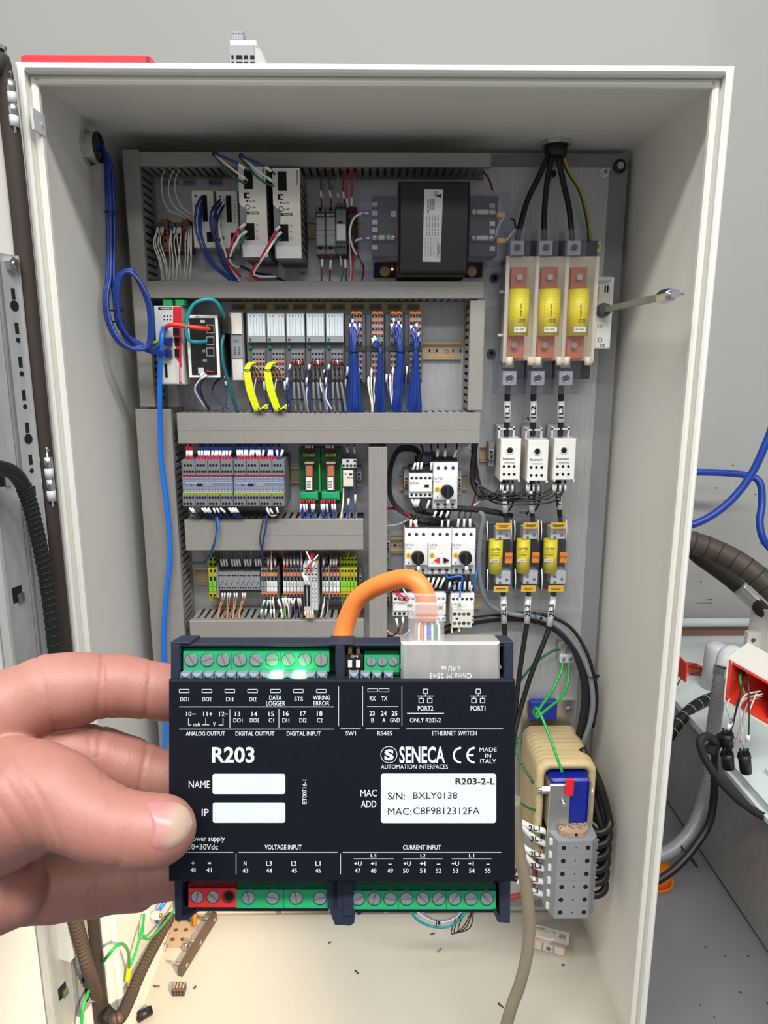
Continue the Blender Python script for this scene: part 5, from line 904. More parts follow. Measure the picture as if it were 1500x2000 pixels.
vwires('dark green wire from steel lug running left behind module', [('dkgreen', 2.3, [(1094, 1270, 14), (1078, 1272, 24), (1040, 1300, 34), (1005, 1345, 40), (985, 1370, 44)])], 'green earth wires'); vwires('dark green wires beside the tan reactor coil', [('dkgreen', 2.2, [(1018, 1430, 80), (1010, 1450, 90), (1008, 1470, 100), (1024, 1500, 120), (1042, 1530, 140)]), ('dkgreen', 2.2, [(1005, 1553, 150), (1020, 1570, 160), (1040, 1581, 160), (1058, 1580, 150), (1062, 1565, 140)])], 'green earth wires')

# ================================================================== reactor
RZ = .575; rx0, rx1 = .300, .412
T = thing('line_reactor', 'line reactor with tan taped coil and blue core', 'reactor', (.355, 1.25, .36))
def rrect(x0, x1, z0, z1, r, y, n=5):
    out = []
    for cx, cz, a in ((x1-r, z1-r, 0), (x0+r, z1-r, 90), (x0+r, z0+r, 180), (x1-r, z0+r, 270)):
        for i in range(n+1): q = math.radians(a+90*i/n); out.append((cx+r*math.cos(q), y, cz+r*math.sin(q)))
    return out
rings = [rrect(rx0+.006, rx1-.006, .38, RZ-.006, .018, 1.322), rrect(rx0, rx1, .374, RZ, .022, 1.312), rrect(rx0, rx1, .374, RZ, .022, 1.185), rrect(rx0+.003, rx1-.003, .377, RZ-.003, .02, 1.176), rrect(rx0+.013, rx1-.013, .387, RZ-.013, .014, 1.176), rrect(rx0+.013, rx1-.013, .387, RZ-.013, .014, 1.30)]
G().loft(rings, True, True, True).build('coil', 'tan', T)
g = G()
for i in range(9): y = 1.19+i*.014; g.loft([rrect(rx0-.0004, rx1+.0004, .3736, RZ+.0005, .022, y), rrect(rx0-.0004, rx1+.0004, .3736, RZ+.0005, .022, y+.0008)], False)
tag(g.build('tape_edge', 'tanplastic', T), kind='stuff')
G().box(.322, .392, 1.158, 1.30, .40, .552, .004).build('core', 'coreblue', T); G().box(.318, .356, 1.150, 1.156, .44, .546, .001).build('bracket', 'steel', T); G().box(.318, .322, 1.156, 1.30, .44, .546).build('bracket', 'steel', T); G().box(.392, .396, 1.156, 1.29, .44, .546).build('bracket', 'steel', T)
c = Vector((.341, 1.150, .516)); bt = G().cyl(c, c+Vector((0, -.004, 0)), .0085, None, 6, smooth=False).build('bolt', 'steel', T); G().cyl(c, c+Vector((.001, -.014, -.002)), .0042, None, 12).build('thread', 'chrome', bt)
c = Vector((.318, 1.170, .524)); bt = G().cyl(c, c+Vector((-.010, 0, 0)), .008, None, 6, smooth=False).build('bolt', 'steel', T); G().cyl(c, c+Vector((-.020, 0, 0)), .004, None, 12).build('thread', 'chrome', bt); c = Vector((.396, 1.17, .520)); G().cyl(c, c+Vector((.007, 0, 0)), .006, None, 6, smooth=False).build('bolt', 'white', T)
G().box(.345, .360, 1.144, 1.150, .527, .560, .001).build('red_ferrule', 'brightred', T)
x0, x1, y0, y1, z0, z1 = pb(1020, 1368, 1122, 1408, 0, 6); G().box(x0, x1, y0, y1, z0-.05, z1).build('mounting_bracket', 'steel', T); screw(T, 1111, 1387, 7, 6, 'steel', 'bolt', t=4)
bx(T, 'rear_core', 'coreblue', 1036, 1372, 1088, 1408, 6, 24, 1)
# stacked high current terminals
tx0, tx1 = .330, .404; ty0, ty1 = 1.12, 1.217; th = .0272; tz = .452
for i in range(6):
    z1 = tz-i*th; z0 = z1-th+.0006; nm = ('topmost', 'second from top', 'third from top', 'fourth from top', 'fifth from top', 'lowest')[i]
    T = thing('power_terminal', 'large grey power terminal, %s of the stack of six' % nm, 'terminal', (.367, 1.17, z0), 'stack of six grey power terminals')
    pg = [(tx0, ty0), (tx1-.012, ty0), (tx1, ty0+.014), (tx1, ty1-.030), (tx1-.016, ty1), (tx0+.006, ty1), (tx0-.012, ty1-.012), (tx0-.012, ty0+.034)]
    G().loft([[(x, y, z0) for x, y in pg], [(x, y, z1) for x, y in pg]]).build('body', 'grey', T)
    zc = (z0+z1)/2
    for x, r, n in ((tx0+.011, .0044, 'screw_well'), (tx0+.033, .0014, 'test_hole'), (tx0+.055, .0044, 'screw_well')): G().cyl((x, ty0-.0003, zc), (x, ty0+.001, zc), r, None, 14).build(n, 'hole', T)
    G().box(tx0-.011, tx0-.004, ty0+.0155, ty0+.020, zc-.006, zc+.006).build('marker', 'white', T); G().box(tx1-.004, tx1+.002, ty0+.010, ty0+.018, z0+.002, z1-.008).build('side_rib', 'midgrey', T)
tag(G().box(tx0+.01, tx1-.02, ty1+.001, ty1+.007, .27, .455).build('upright_rail', 'steel'), 'upright steel rail behind the six stacked grey terminals', 'rail')
T = thing('end_cover_block', 'tan lattice moulded end block lying on the terminal stack', 'end block', (.362, 1.165, tz))
pg = [(.338, 1.137), (.352, 1.130), (.378, 1.130), (.390, 1.140), (.392, 1.160), (.388, 1.195), (.380, 1.188), (.350, 1.188), (.336, 1.196), (.333, 1.16)]
G().loft([[(x, y, tz+.0005) for x, y in pg], [(x, y, tz+.010) for x, y in pg]]).build('body', 'tanplastic', T)
for k in range(26):
    a = Vector((rnd.uniform(.337, .388), rnd.uniform(1.136, 1.172), tz+.0105)); d = Vector((rnd.choice((-1, 1))*.007, .008, 0)); G().cyl(a, a+d, .0007, None, 5).build('lattice_rib', 'brown', T)
G().cyl((.365, 1.1295, tz+.006), (.365, 1.132, tz+.006), .003, None, 12).build('round_hole', 'hole', T); bxh = G()
for k in range(4): G().box(.340+k*.0035, .3415+k*.0035, 1.1345-k*.0018, 1.138, tz+.001, tz+.009).build('tooth', 'tanplastic', T)
for i, (v0, v1, u0, s) in enumerate(((1600, 1614, 1008, '2L1'), (1612, 1637, 1018, '3L1'), (1652, 1664, 1018, '2L2'), (1668, 1692, 1022, '3L2'), (1702, 1716, 1008, '2L3'), (1718, 1736, 1010, '3L3'))):
    z = tz-i*th-th/2; p1 = Vector((tx0-.008, 1.165, z)); p0 = at(u0, v0, 1.165)
    pm = p0.lerp(p1, .5)+Vector((0, 0, -.004 if i % 2 == 0 else -.006)); T = thing('feeder_cable', 'cable with white %s sleeve entering left side of terminal stack' % s, 'cable', p1, 'white sleeved cables at terminal stack')
    wp = spline([p0, pm, p1], 8); G().tube(wp, .0056, 12).build('number_sleeve', 'white', T); G().tube(spline([p0+Vector((-.03, .02, .01)), p0+Vector((-.01, .004, .003)), p0], 5), .005, 10).build('sheath', 'black', T)
    g = G(); mu, mv = px(wp[int(len(wp)*.55)]); put_text(g, s, (mu-10, mv-6, mu+12, mv+5), lambda u, v: at(u, v, 1.158), 0, .015); g.build('lettering', 'ink', T.children[0])
for i in range(6):
    z = tz-i*th-th/2; T0 = G().tube(spline([(tx1-.004, 1.165, z), (tx1+.018, 1.163, z), (tx1+.033, 1.165, z+.010), (tx1+.034, 1.175, z+.026), (tx1+.018, 1.19, z+.034+(.05 if i == 0 else 0)), (tx1+.002-.012*(i == 0), 1.22, z+.04+(.10 if i == 0 else 0))], 7), .0072, 12)
    tag(T0.build('cable_loop', 'black'), '%s black cable loop at the right of the terminal stack' % ('topmost', 'second', 'third', 'fourth', 'fifth', 'lowest')[i], 'cable', 'black loops right of terminal stack')
for i in range(2): tag(G().tube(spline([(.400+.012*i, 1.24, .545), (.412+.012*i, 1.21, .50), (.424+.010*i, 1.185, .455), (.430+.008*i, 1.172, .43-.02*i)], 7), .0072, 12).build('reactor_lead', 'black'), '%s black lead running down the right of the reactor' % ('inner', 'outer')[i], 'cable', 'black reactor leads')
tag(G().tube(spline([(.318, 1.25, .47), (.320, 1.22, .42), (.316, 1.215, .35), (.314, 1.22, .28), (.300, 1.23, .25), (.27, 1.235, .235)], 6), .006, 10).build('orange_cable', 'dkorange'), 'orange cable behind the white sleeved cables', 'cable')
tag(G().tube(spline([at(1004, 1560, 1.06), at(1012, 1650, 1.06), at(1027, 1730, 1.05), at(1034, 1800, 1.04), at(1030, 1860, 1.03), at(1016, 1920, 1.02), at(998, 1970, 1.01), at(982, 2030, 1.0)], 8), .0105, 14).build('hanging_cable', 'warmgrey'), 'thick grey brown cable hanging in front of terminal stack', 'cable')
# bagged connector on the cabinet floor
bgp = atz(1072, 1846, ZB); T = thing('bagged_connector', 'boxy connector in a clear labelled bag on cabinet floor', 'bag', bgp)
ax = Vector((.94, -.34, 0)); ay = Vector((.34, .94, 0))
def ob(g, c, s, l, hgt, z0): 
    vs = [c+ax*a*s+ay*b*l+Vector((0, 0, z)) for z in (z0, z0+hgt) for b in (-1, 1) for a in (-1, 1)]; return g.add(vs, [(0, 2, 3, 1), (4, 5, 7, 6), (0, 1, 5, 4), (1, 3, 7, 5), (3, 2, 6, 7), (2, 0, 4, 6)])
ob(G(), bgp, .036, .020, .022, .001).build('connector_body', 'tanplastic', T)
for k in range(3): ob(G(), bgp+ax*(-.023+.023*k)-ay*.0205, .0095, .001, .017, .003).build('connector_bay', 'offwhite', T)
q = bgp+ax*.001-ay*.0216; G().cyl(q+Vector((0, 0, .011)), q+Vector((0, 0, .011))-ay*.0006, .005, None, 14).build('socket', 'dkgrey', T)
lb = ob(G(), bgp+ay*.004, .040, .017, .0008, .0235).build('paper_label', 'offwhite', T)
g = G()
put_text(g, 'icotek', (0, 0, 1, 1), lambda u, v: bgp+ax*(-.032+.022*u)+ay*(.018-.007*v)+Vector((0, 0, .0245)), 0, .02); put_text(g, 'KEL-ULTRA 24', (0, 0, 1, 1), lambda u, v: bgp+ax*(-.032+.03*u)+ay*(.009-.003*v)+Vector((0, 0, .0245))); put_text(g, 'CE', (0, 0, 1, 1), lambda u, v: bgp+ax*(.004+.008*u)+ay*(.013-.005*v)+Vector((0, 0, .0245)))
for k in range(9): 
    a = bgp+ax*(.020+.0016*k)+ay*.0+Vector((0, 0, .0245)); g.add([a, a+ax*.0008, a+ax*.0008+ay*.012, a+ay*.012], [(0, 1, 2, 3)])
g.build('lettering', 'ink', lb)
vs = []; n = 9
for i in range(n):
    for j in range(n):
        a, b = i/(n-1)*2-1, j/(n-1)*2-1; hh = .033*(1-max(abs(a), abs(b))**3)+rnd.uniform(0, .004)*(max(abs(a), abs(b)) < .9)
        p = bgp+ax*a*.052+ay*b*.031; vs.append((p.x, p.y, ZB+.0012+max(hh, .0)))
G().add(vs, [(i*n+j, i*n+j+1, (i+1)*n+j+1, (i+1)*n+j) for i in range(n-1) for j in range(n-1)]).build('plastic_bag', 'bag', T)

# ================================================================== things on the cabinet floor
def fz(u, v, dz=0): q = atz(u, v, ZB); return Vector((q.x, q.y, ZB+dz))
a, b = fz(352, 1908, .006), fz(420, 1797, .006); d = (b-a).normalized(); s_ = Vector((d.y, -d.x, 0))
T = thing('clamp_bar', 'black clamp bar with three screws lying on the floor', 'clamp bar', a)
vs = [p+s_*k*.005+Vector((0, 0, z)) for z in (-.005, .016) for p in (a, b) for k in (-1, 1)]; G().add(vs, [(0, 1, 3, 2), (4, 6, 7, 5), (0, 4, 5, 1), (1, 5, 7, 3), (3, 7, 6, 2), (2, 6, 4, 0)]).build('bar', 'brown', T)
for t_ in (.12, .5, .92):
    c = a.lerp(b, t_)+Vector((0, 0, .006)); G().cyl(c+s_*.006, c-s_*.034, .0024, None, 10).build('screw_shank', 'chrome', T); G().cyl(c+s_*.0052, c+s_*.0062, .0045, None, 14).build('screw_head', 'steel', T)
c = fz(357, 1822); T = thing('punched_plate', 'tan punched plate with round dimples under the clamp bar', 'plate', c)
G().box(c.x-.028, c.x+.022, c.y-.04, c.y+.05, ZB+.0005, ZB+.004).build('plate', 'tanplastic', T)
for i in range(2):
    for j in range(3): G().cyl((c.x-.016+i*.022, c.y-.022+j*.026, ZB+.004), (c.x-.016+i*.022, c.y-.022+j*.026, ZB+.0043), .005, None, 12).build('dimple', 'brown', T)
for j in (-.026, .018): G().cyl((c.x+j, c.y-.042, ZB+.008), (c.x+j, c.y-.050, ZB+.008), .006, None, 12).build('knurled_nut', 'chrome', T)
tag(G().cyl(fz(382, 1818, .012), fz(380, 1775, .07), .0045, None, 10).build('orange_pin', 'orange'), 'short orange pin standing behind the held module', 'pin')
c = fz(350, 1940); T = thing('connector_plug', 'small dark brown four way plug on cabinet floor', 'connector', c); G().box(c.x-.012, c.x+.012, c.y-.008, c.y+.010, ZB+.0005, ZB+.016, .001).build('body', 'brown', T)
for i in range(4):
    for j in range(2): G().cyl((c.x-.009+i*.006, c.y-.0082, ZB+.005+j*.006), (c.x-.009+i*.006, c.y-.007, ZB+.005+j*.006), .002, None, 8).build('socket', 'hole', T)
    G().box(c.x-.0105+i*.006, c.x-.0075+i*.006, c.y-.004, c.y+.008, ZB+.016, ZB+.0175).build('key', 'tanplastic', T)
for lab, m, u, v, l, an in (('blue wire offcut on the floor near hinge side', 'blue', 278, 1942, .007, .8), ('tiny dark wire offcut beside the clamp bar', 'brown', 306, 1928, .006, -.1), ('small dark chip right of the brown plug', 'chargrey', 381, 1930, .003, 1.2), ('blue grey chip on floor below the module centre', 'bluegrey', 858, 1857, .006, .8), ('brown splinter under the right terminals', 'brown', 845, 1825, .005, .3), ('dark wire offcut low in the centre of floor', 'chargrey', 697, 1900, .005, -.8), ('dark wire offcut near hanging cable foot', 'chargrey', 978, 1965, .006, -.8), ('small brown crumb under the middle foot', 'brown', 644, 1842, .003, .4), ('tiny dark speck right of the bag', 'chargrey', 1100, 1886, .003, .2)):
    p = fz(u, v, .002); d = Vector((math.cos(an), math.sin(an), 0)); tag(G().cyl(p-d*l, p+d*l, .0018, .0014, 7).build('wire_offcut', m), lab, 'offcut', 'offcuts on the cabinet floor')
T = thing('wire_bundle', 'teal and white wires sagging below the held module', 'wires', P(880, 1795, 20), 'loose wire loops')
for m, r, o in (('teal', 2.6, 0), ('ltgrey', 1.8, -10), ('bluegrey', 1.8, -14)): wire(T, 'wire', m, [(790+abs(o), 1760, 150), (815+abs(o)*.6, 1796+o, 150), (855, 1811+o, 150), (890, 1802+o, 150), (925-abs(o), 1760, 150)], r)
tie(T, 852, 1802, 152, 5, axis=(1, 0, 0)); T = thing('wire_bundle', 'thin black wire loop hanging below the module right half', 'wires', P(900, 1820, 150), 'loose wire loops')
for o in (0, 6, 14): wire(T, 'wire', 'black', [(905+o, 1765, 150), (888+o*.8, 1800, 150), (882+o, 1824-o*.3, 150), (905+o, 1810, 150), (926, 1770, 150)], 1.2)
# ================================================================== blue cables at the left
gp = atx(168, 288, XL+.003); T = thing('cable_gland', 'steel threaded cable bushing in the left cabinet wall', 'cable gland', gp)
G().cyl(gp, gp+Vector((.006, 0, 0)), .027, None, 8, smooth=False).build('locknut', 'steel', T); G().cyl(gp+Vector((.006, 0, 0)), gp+Vector((.020, 0, 0)), .022, None, 20, caps=False).build('threaded_bushing', 'steel', T); G().torus(gp+Vector((.020, 0, 0)), (1, 0, 0), .020, .003, 20, 8).build('plastic_collar', 'black', T)
T = thing('cable_coil', 'coil of blue network cables hanging from wall bushing, tied in black', 'cable coil', P(215, 560, 150))
gh = (PL-gp.y)*1000
for i in range(5):
    a = i*3.4-7; b = (i % 3)*4.0
    pts = [(178+i, 284+i*2, gh), (196, 289+a*.5, gh-12), (207+a*.5, 300+a*.4, gh-6), (213+a*.9, 335, 126+b), (216+a, 400, 128+b), (217+a, 470, 134+b), (216+a, 540, 146+b)]
    if i < 3: pts += [(210+a, 580, 156+b), (214+a, 620, 162+b), (228+a, 655, 166+b), (252+a, 678, 166+b), (282, 682+a, 160+b), (298+a, 660, 158+b), (296+a, 600, 158+b), (276+a, 548+i*3, 158+b), (254, 526+i*3, 158+b), (236+a, 542, 160+b), (231+a, 590, 160+b), (240+a, 640, 158+b), (268, 674+a, 150+b), (300, 690+a, 136+b), (324, 692+a*.4, 124)]
    else: pts += [(222+a, 600, 154+b), (236+a, 650, 156+b), (260, 672, 152+b), (290, 684, 138+b), (322, 668, 122)]
    wire(T, 'cable', ('blue', 'deepblue', 'blue', 'deepblue', 'blue')[i], pts, 2.9, 9)
for u, v, R in ((216, 414, 8), (226, 606, 10), (225, 628, 11)): tie(T, u, v, 140 if v < 500 else 160, R)
tag(wire(None, 'network_cable', 'skyblue', [(320, 640, 112), (316, 660, 124), (313, 700, 126), (312, 760, 118), (313, 830, 104), (315, 900, 100), (324, 970, 100), (331, 1040, 100), (332, 1090, 100), (326, 1150, 100), (321, 1210, 100), (320, 1260, 100), (322, 1340, 100), (323, 1420, 100), (320, 1500, 96), (322, 1620, 90), (330, 1720, 80), (322, 1760, 100), (312, 1776, 110), (306, 1800, 100)], 4.3, 12), 'bright blue cable running down over the left duct covers', 'cable')
# spiral wrapped cable dropping from the door to the floor and along it
def loop3(pts, r, name, m, lab, ridges=True):
    T = thing(name, lab, 'cable', pts[3]); q = spline(pts, 8); G().tube(q, r, 12).build('wrap', m, T); g = G()
    for i in range(1, len(q)-1): g.torus(q[i], (q[i+1]-q[i-1]).normalized()+Vector((.2, .1, 0)), r+.0004, .0011, 12, 5)
    g.build('spiral_ridge', 'gasket', T)
def dp(u, v, n): s, z = dpix(u, v, n); return dd(s, n, z)
def lw(u, v, off): return atx(u, v, XL+off)
loop3([dp(142, 1780, .03), dp(158, 1838, .035), dp(174, 1895, .04), at(190, 1945, .975), at(208, 1978, .99), lw(230, 1990, .045), lw(250, 1958, .030), lw(272, 1905, .022), lw(300, 1850, .018), lw(334, 1790, .016)], .0095, 'wrapped_cable', 'brown', 'brown spiral wrapped cable looping from door onto cabinet floor')
# rail clip and foot block on the door bottom
s0, z0 = dpix(142, 1800, .02); T = thing('door_bracket', 'grey metal bracket at the bottom of the door rail', 'bracket', dd(s0, .01, z0-.05))
dbox(G(), s0-.016, s0+.016, .002, .022, z0-.058, z0+.02).build('body', 'ltgrey', T); g = G(); dbox(g, s0-.010, s0-.002, .022, .0226, z0-.005, z0+.010); g.build('slot', 'hole', T)
# earth wires between door and enclosure
bq = lw(252, 1920, .006); T = thing('earth_strap', 'green earth wires with yellow sleeve bolted near the hinge', 'wires', bq)
G().cyl(bq-Vector((.003, 0, 0)), bq+Vector((.016, -.004, 0)), .008, None, 12).build('bolt', 'cream', T); G().cyl(bq+Vector((.004, 0, 0)), bq+Vector((.009, -.001, 0)), .012, None, 6, smooth=False).build('nut', 'steel', T)
G().tube(spline([lw(249, 1915, .012), lw(251, 1902, .014), lw(253, 1888, .016)], 4), .0042, 10).build('yellow_sleeve', 'yellow', T)
G().tube(spline([lw(252, 1890, .016), lw(251, 1862, .03), lw(243, 1846, .04), lw(230, 1845, .04), lw(213, 1864, .03), at(196, 1888, .985), at(178, 1925, .95), dp(163, 1965, .03), dp(158, 2015, .03)], 6), .0025, 8).build('wire', 'wiregreen', T)
G().tube(spline([lw(253, 1890, .016), lw(264, 1862, .02), lw(275, 1822, .02), lw(280, 1800, .016), lw(281, 1786, .012)], 6), .0025, 8).build('wire', 'wiregreen', T)
G().tube(spline([lw(279, 1805, .014), lw(280, 1826, .02), lw(290, 1834, .022), lw(308, 1818, .024), lw(330, 1792, .024), lw(345, 1770, .024)], 6), .0025, 8).build('wire', 'wiregreen', T)
p = atx(296, 1788, XL+.004); T = thing('wall_standoff', 'small brass standoff screw on the lower left wall', 'screw', p); G().cyl(p, p+Vector((.016, 0, 0)), .008, None, 12).build('body', 'cream', T); G().cyl(p+Vector((.016, 0, 0)), p+Vector((.020, 0, 0)), .004, None, 10).build('tip', 'brass', T)
T = thing('cable_lug', 'black rubber cable end with metal lug at the bottom edge', 'cable lug', fz(284, 1990)); p = fz(284, 1988, .010); G().cyl(p+Vector((-.012, -.008, 0)), p+Vector((.010, .008, 0)), .010, .008, 14).build('boot', 'black', T); G().cyl(p+Vector((-.026, -.014, -.003)), p+Vector((-.012, -.008, 0)), .005, None, 12).build('lug', 'steel', T)

# ================================================================== on top of the cabinet
y0, y1 = 1.03, 1.17; a, b, c = at(40, 107, y0), at(296, 107, y0), at(300, 119, y0)
T = thing('red_tray', 'red sheet metal part lying on top of the cabinet', 'red part', ((a.x+b.x)/2, 1.1, ZT+.006))
pr = [(a.x, ZT+.0065), (a.x, a.z-.003), (a.x+.004, a.z), (b.x-.004, a.z), (b.x, a.z-.003), (b.x+.004, ZT+.0065)]
G().prism(pr, y0, y1).build('shell', 'brightred', T); G().box(b.x-.008, b.x-.003, y0-.0006, y0, ZT+.010, a.z-.002).build('notch', 'dkred', T); G().box(a.x, b.x, y0-.002, y0, ZT+.0065, ZT+.010).build('folded_lip', 'red', T)
y0 = 1.03; A = at(446, 87, y0); Bq = at(498, 118, y0); T = thing('spare_module', 'grey din rail module lying on top of the cabinet', 'module', ((A.x+Bq.x)/2, 1.07, ZT+.007))
z0 = ZT+.0065; z1 = A.z
G().box(A.x, Bq.x, y0, y0+.10, z0, z1, .001).build('housing', 'grey', T)
G().loft([[(Bq.x, y0+.002, z0), (Bq.x+.018, y0+.03, z0), (Bq.x+.004, y0+.03, z1+.006), (Bq.x, y0+.002, z1)], [(Bq.x, y0+.09, z0), (Bq.x+.018, y0+.09, z0), (Bq.x+.004, y0+.09, z1+.006), (Bq.x, y0+.09, z1)]]).build('side_flap', 'ltgrey', T)
G().box(A.x+.001, Bq.x+.002, y0+.004, y0+.08, z1, z1+.007, .001).build('lid', 'ltgrey', T)
for i, (p0, p1) in enumerate(((.10, .18), (.28, .52), (.58, .73), (.82, .98))):
    for j in range(2): G().box(A.x+(Bq.x-A.x)*p0, A.x+(Bq.x-A.x)*p1, y0-.0004, y0+.001, z0+.003+.008*j, z0+.008+.008*j).build('vent', 'hole', T)
cq = at(455, 83, y0+.02); dq = at(477, 66, y0+.02); cn = G().box(cq.x, dq.x, y0+.012, y0+.04, z1+.007, dq.z, .001).build('connector', 'grey', T)
g = G()
for k in range(5):
    for z in (.25, .85): g.box(cq.x+.002+k*.0034, cq.x+.0036+k*.0034, y0+.0115, y0+.013, z1+.007+(dq.z-z1-.007)*z-.001, z1+.007+(dq.z-z1-.007)*z)
tag(g.build('pin_holes', 'dkgrey', cn), kind='stuff')

# ================================================================== machine at the right
TX = .865; TZ = .345
T = thing('machine_tank', 'grey steel machine tank with lidded top at lower right', 'machine', (1.4, 1.6, 0))
G().box(TX+.012, 2.4, .7, 2.40, .01, TZ-.02).build('tank_body', 'tank', T); G().box(TX, 2.4, .7, 2.41, TZ-.018, TZ, .003).build('lid', 'machine', T); G().box(TX-.012, 2.4, .7, 1.55, TZ-.030, TZ-.019).build('lid_flange', 'machine', T); G().box(TX+.06, 2.4, .7, 1.50, TZ, TZ+.012, .003).build('raised_plate', 'machine', T)
G().box(TX+.03, 2.4, .72, 2.40, 0, .01).build('foot', 'black', T)
a, b = at(1310, 1216, 2.34), at(1484, 1210, 2.34)
T = thing('steel_pipe', 'horizontal grey painted pipe with hex union along the wall', 'pipe', a); G().cyl((.6, 2.34, a.z), (b.x, 2.34, a.z), .0155, None, 16).build('pipe', 'machine', T); G().cyl((b.x-.02, 2.34, a.z), (b.x+.03, 2.34, a.z), .026, None, 6, smooth=False).build('hex_union', 'ltgrey', T); G().cyl((b.x+.03, 2.34, a.z), (2.2, 2.34, a.z), .019, None, 14).build('pipe', 'machine', T)
c = at(1400, 1236, 2.38); tag(G().box(.6, 2.2, 2.35, 2.40, TZ, c.z+.05).build('support_beam', 'rust'), 'rust coloured beam under the horizontal pipe', 'beam')
def hose(name, m, lab, pts, r, n=14, ridge=0, rm='gasket'):
    q = spline([p if isinstance(p, Vector) else at(*p) for p in pts], 9)
    if not ridge: return tag(G().tube(q, r, n).build(name, m), lab, 'hose')
    T = thing(name, lab, 'hose', q[len(q)//2]); G().tube(q, r, n).build('hose_body', m, T); g = G(); L = 0
    for i in range(1, len(q)-1):
        L += (q[i]-q[i-1]).length
        if L > ridge: g.torus(q[i], (q[i+1]-q[i-1]).normalized(), r, r*.06, 20, 5); L = 0
    tag(g.build('ridge', rm, T), kind='stuff'); return T
hose('air_hose', 'deepblue', 'blue hose crossing level then bending down the right edge', [(1080, 930, 2.25), (1290, 922, 2.25), (1350, 922, 2.25), (1420, 924, 2.25), (1465, 930, 2.24), (1485, 945, 2.22), (1488, 985, 2.2), (1484, 1020, 2.18), (1492, 1055, 2.16), (1520, 1090, 2.15), (1580, 1180, 2.1), Vector((1.62, 2.08, TZ))], .0115)
hose('air_hose', 'deepblue', 'blue hose rising diagonally from cabinet to upper right', [(1080, 1045, 2.1), (1290, 1032, 2.1), (1340, 1028, 2.1), (1385, 1010, 2.1), (1430, 975, 2.1), (1465, 930, 2.1), (1490, 880, 2.1), (1515, 810, 2.1), (1550, 650, 2.1), (1570, 400, 2.1), (1560, 100, 2.15), (1540, -300, 2.2)], .0115)
hose('hydraulic_hose', 'hosebrown', 'thick brown hose sloping down across the wall', [(1080, 1060, 2.0), (1290, 1050, 2.0), (1335, 1055, 2.0), (1390, 1073, 1.98), (1440, 1098, 1.94), (1490, 1135, 1.9), (1540, 1185, 1.85), (1600, 1260, 1.8), Vector((1.62, 1.72, TZ+.012))], .033, 20, .035)
T = hose('hydraulic_hose', 'gasket', 'dark hose with silver tape below the thick brown hose', [(1150, 980, 2.12), (1325, 1060, 2.1), (1370, 1092, 2.08), (1420, 1128, 2.05), (1470, 1170, 2.0), (1530, 1225, 1.95), Vector((1.50, 1.88, TZ+.012))], .0225, 16)
q = [at(1444, 1146, 2.02), at(1472, 1172, 2.0), at(1520, 1216, 1.96)]; tag(G().tube(spline(q, 6), .0255, 14).build('tape_wrap', 'tape'), 'silver tape wrapped round the dark hose', 'tape')
# conduit run with elbow
T = hose('flexible_conduit', 'conduit', 'grey ribbed conduit curving from elbow behind the cabinet edge', [(1409, 1310, 1.62), (1402, 1360, 1.60), (1394, 1420, 1.58), (1388, 1480, 1.56), (1380, 1540, 1.54), (1366, 1590, 1.52), (1345, 1630, 1.5), (1310, 1662, 1.48), (1270, 1676, 1.47), (1225, 1680, 1.46), (1120, 1660, 1.46), (1000, 1620, 1.47)], .0165, 18, .006, 'grey')
p0, p1 = at(1405, 1262, 1.66), at(1409, 1310, 1.62); T = thing('conduit_elbow', 'grey cast elbow fitting on top of the ribbed conduit', 'fitting', p1)
G().cyl(at(1410, 1318, 1.62), at(1412, 1302, 1.62), .0215, None, 12, smooth=False).build('hex_nut', 'steel', T); G().tube(spline([at(1412, 1304, 1.62), at(1416, 1286, 1.63), at(1424, 1275, 1.64), at(1440, 1276, 1.64)], 5), .019, 14).build('elbow_body', 'ltgrey', T)
p = at(1405, 1330, 1.95); T = thing('pump_motor', 'pale grey rounded cylinder standing behind the elbow', 'motor', (p.x, 1.95, TZ)); k = at(1401, 1255, 1.95)
G().tube([(k.x, 1.95, TZ+.001), (k.x, 1.95, k.z-.02), (k.x, 1.95, k.z-.006), (k.x, 1.95, k.z)], .03, 20, [.034, .032, .028, .012]).build('body', 'ltgrey', T); G().tube(spline([(k.x+.01, 1.94, k.z-.025), (k.x+.04, 1.93, k.z-.03), (k.x+.06, 1.92, k.z-.05)], 5), .020, 14).build('outlet', 'ltgrey', T)
# red junction box
def J(u, v, dy=0): return at(u, v, 1.45+dy)
T = thing('junction_box', 'open red junction box with grey shell at the right edge', 'junction box', J(1460, 1410))
fr = [J(1424, 1288), J(1512, 1338), J(1508, 1420), J(1416, 1367)]; dv = Vector((.085, .08, .0)); inn = [J(1430, 1297), J(1506, 1340), J(1502, 1409), J(1423, 1362)]
G().add(fr+inn+[p+dv*.8 for p in inn], [(0, 1, 5, 4), (1, 2, 6, 5), (2, 3, 7, 6), (3, 0, 4, 7), (4, 5, 9, 8), (5, 6, 10, 9), (6, 7, 11, 10), (7, 4, 8, 11), (8, 9, 10, 11)]).build('red_liner', 'boxred', T)
of = [J(1421, 1284), J(1516, 1336), J(1512, 1426), J(1413, 1370)]; e_ = Vector((0, .0015, 0)); G().loft([fr, [p+e_*0 for p in of], [p+dv*1.05 for p in of]], False).add([p+dv*1.05 for p in of], [(3, 2, 1, 0)]).build('shell', 'offwhite', T)
for u, v in ((1428, 1293), (1503, 1343), (1500, 1405), (1421, 1360)): G().cyl(J(u, v)-Vector((0, .002, 0)), J(u, v), .0024, None, 10).build('corner_screw', 'steel', T)
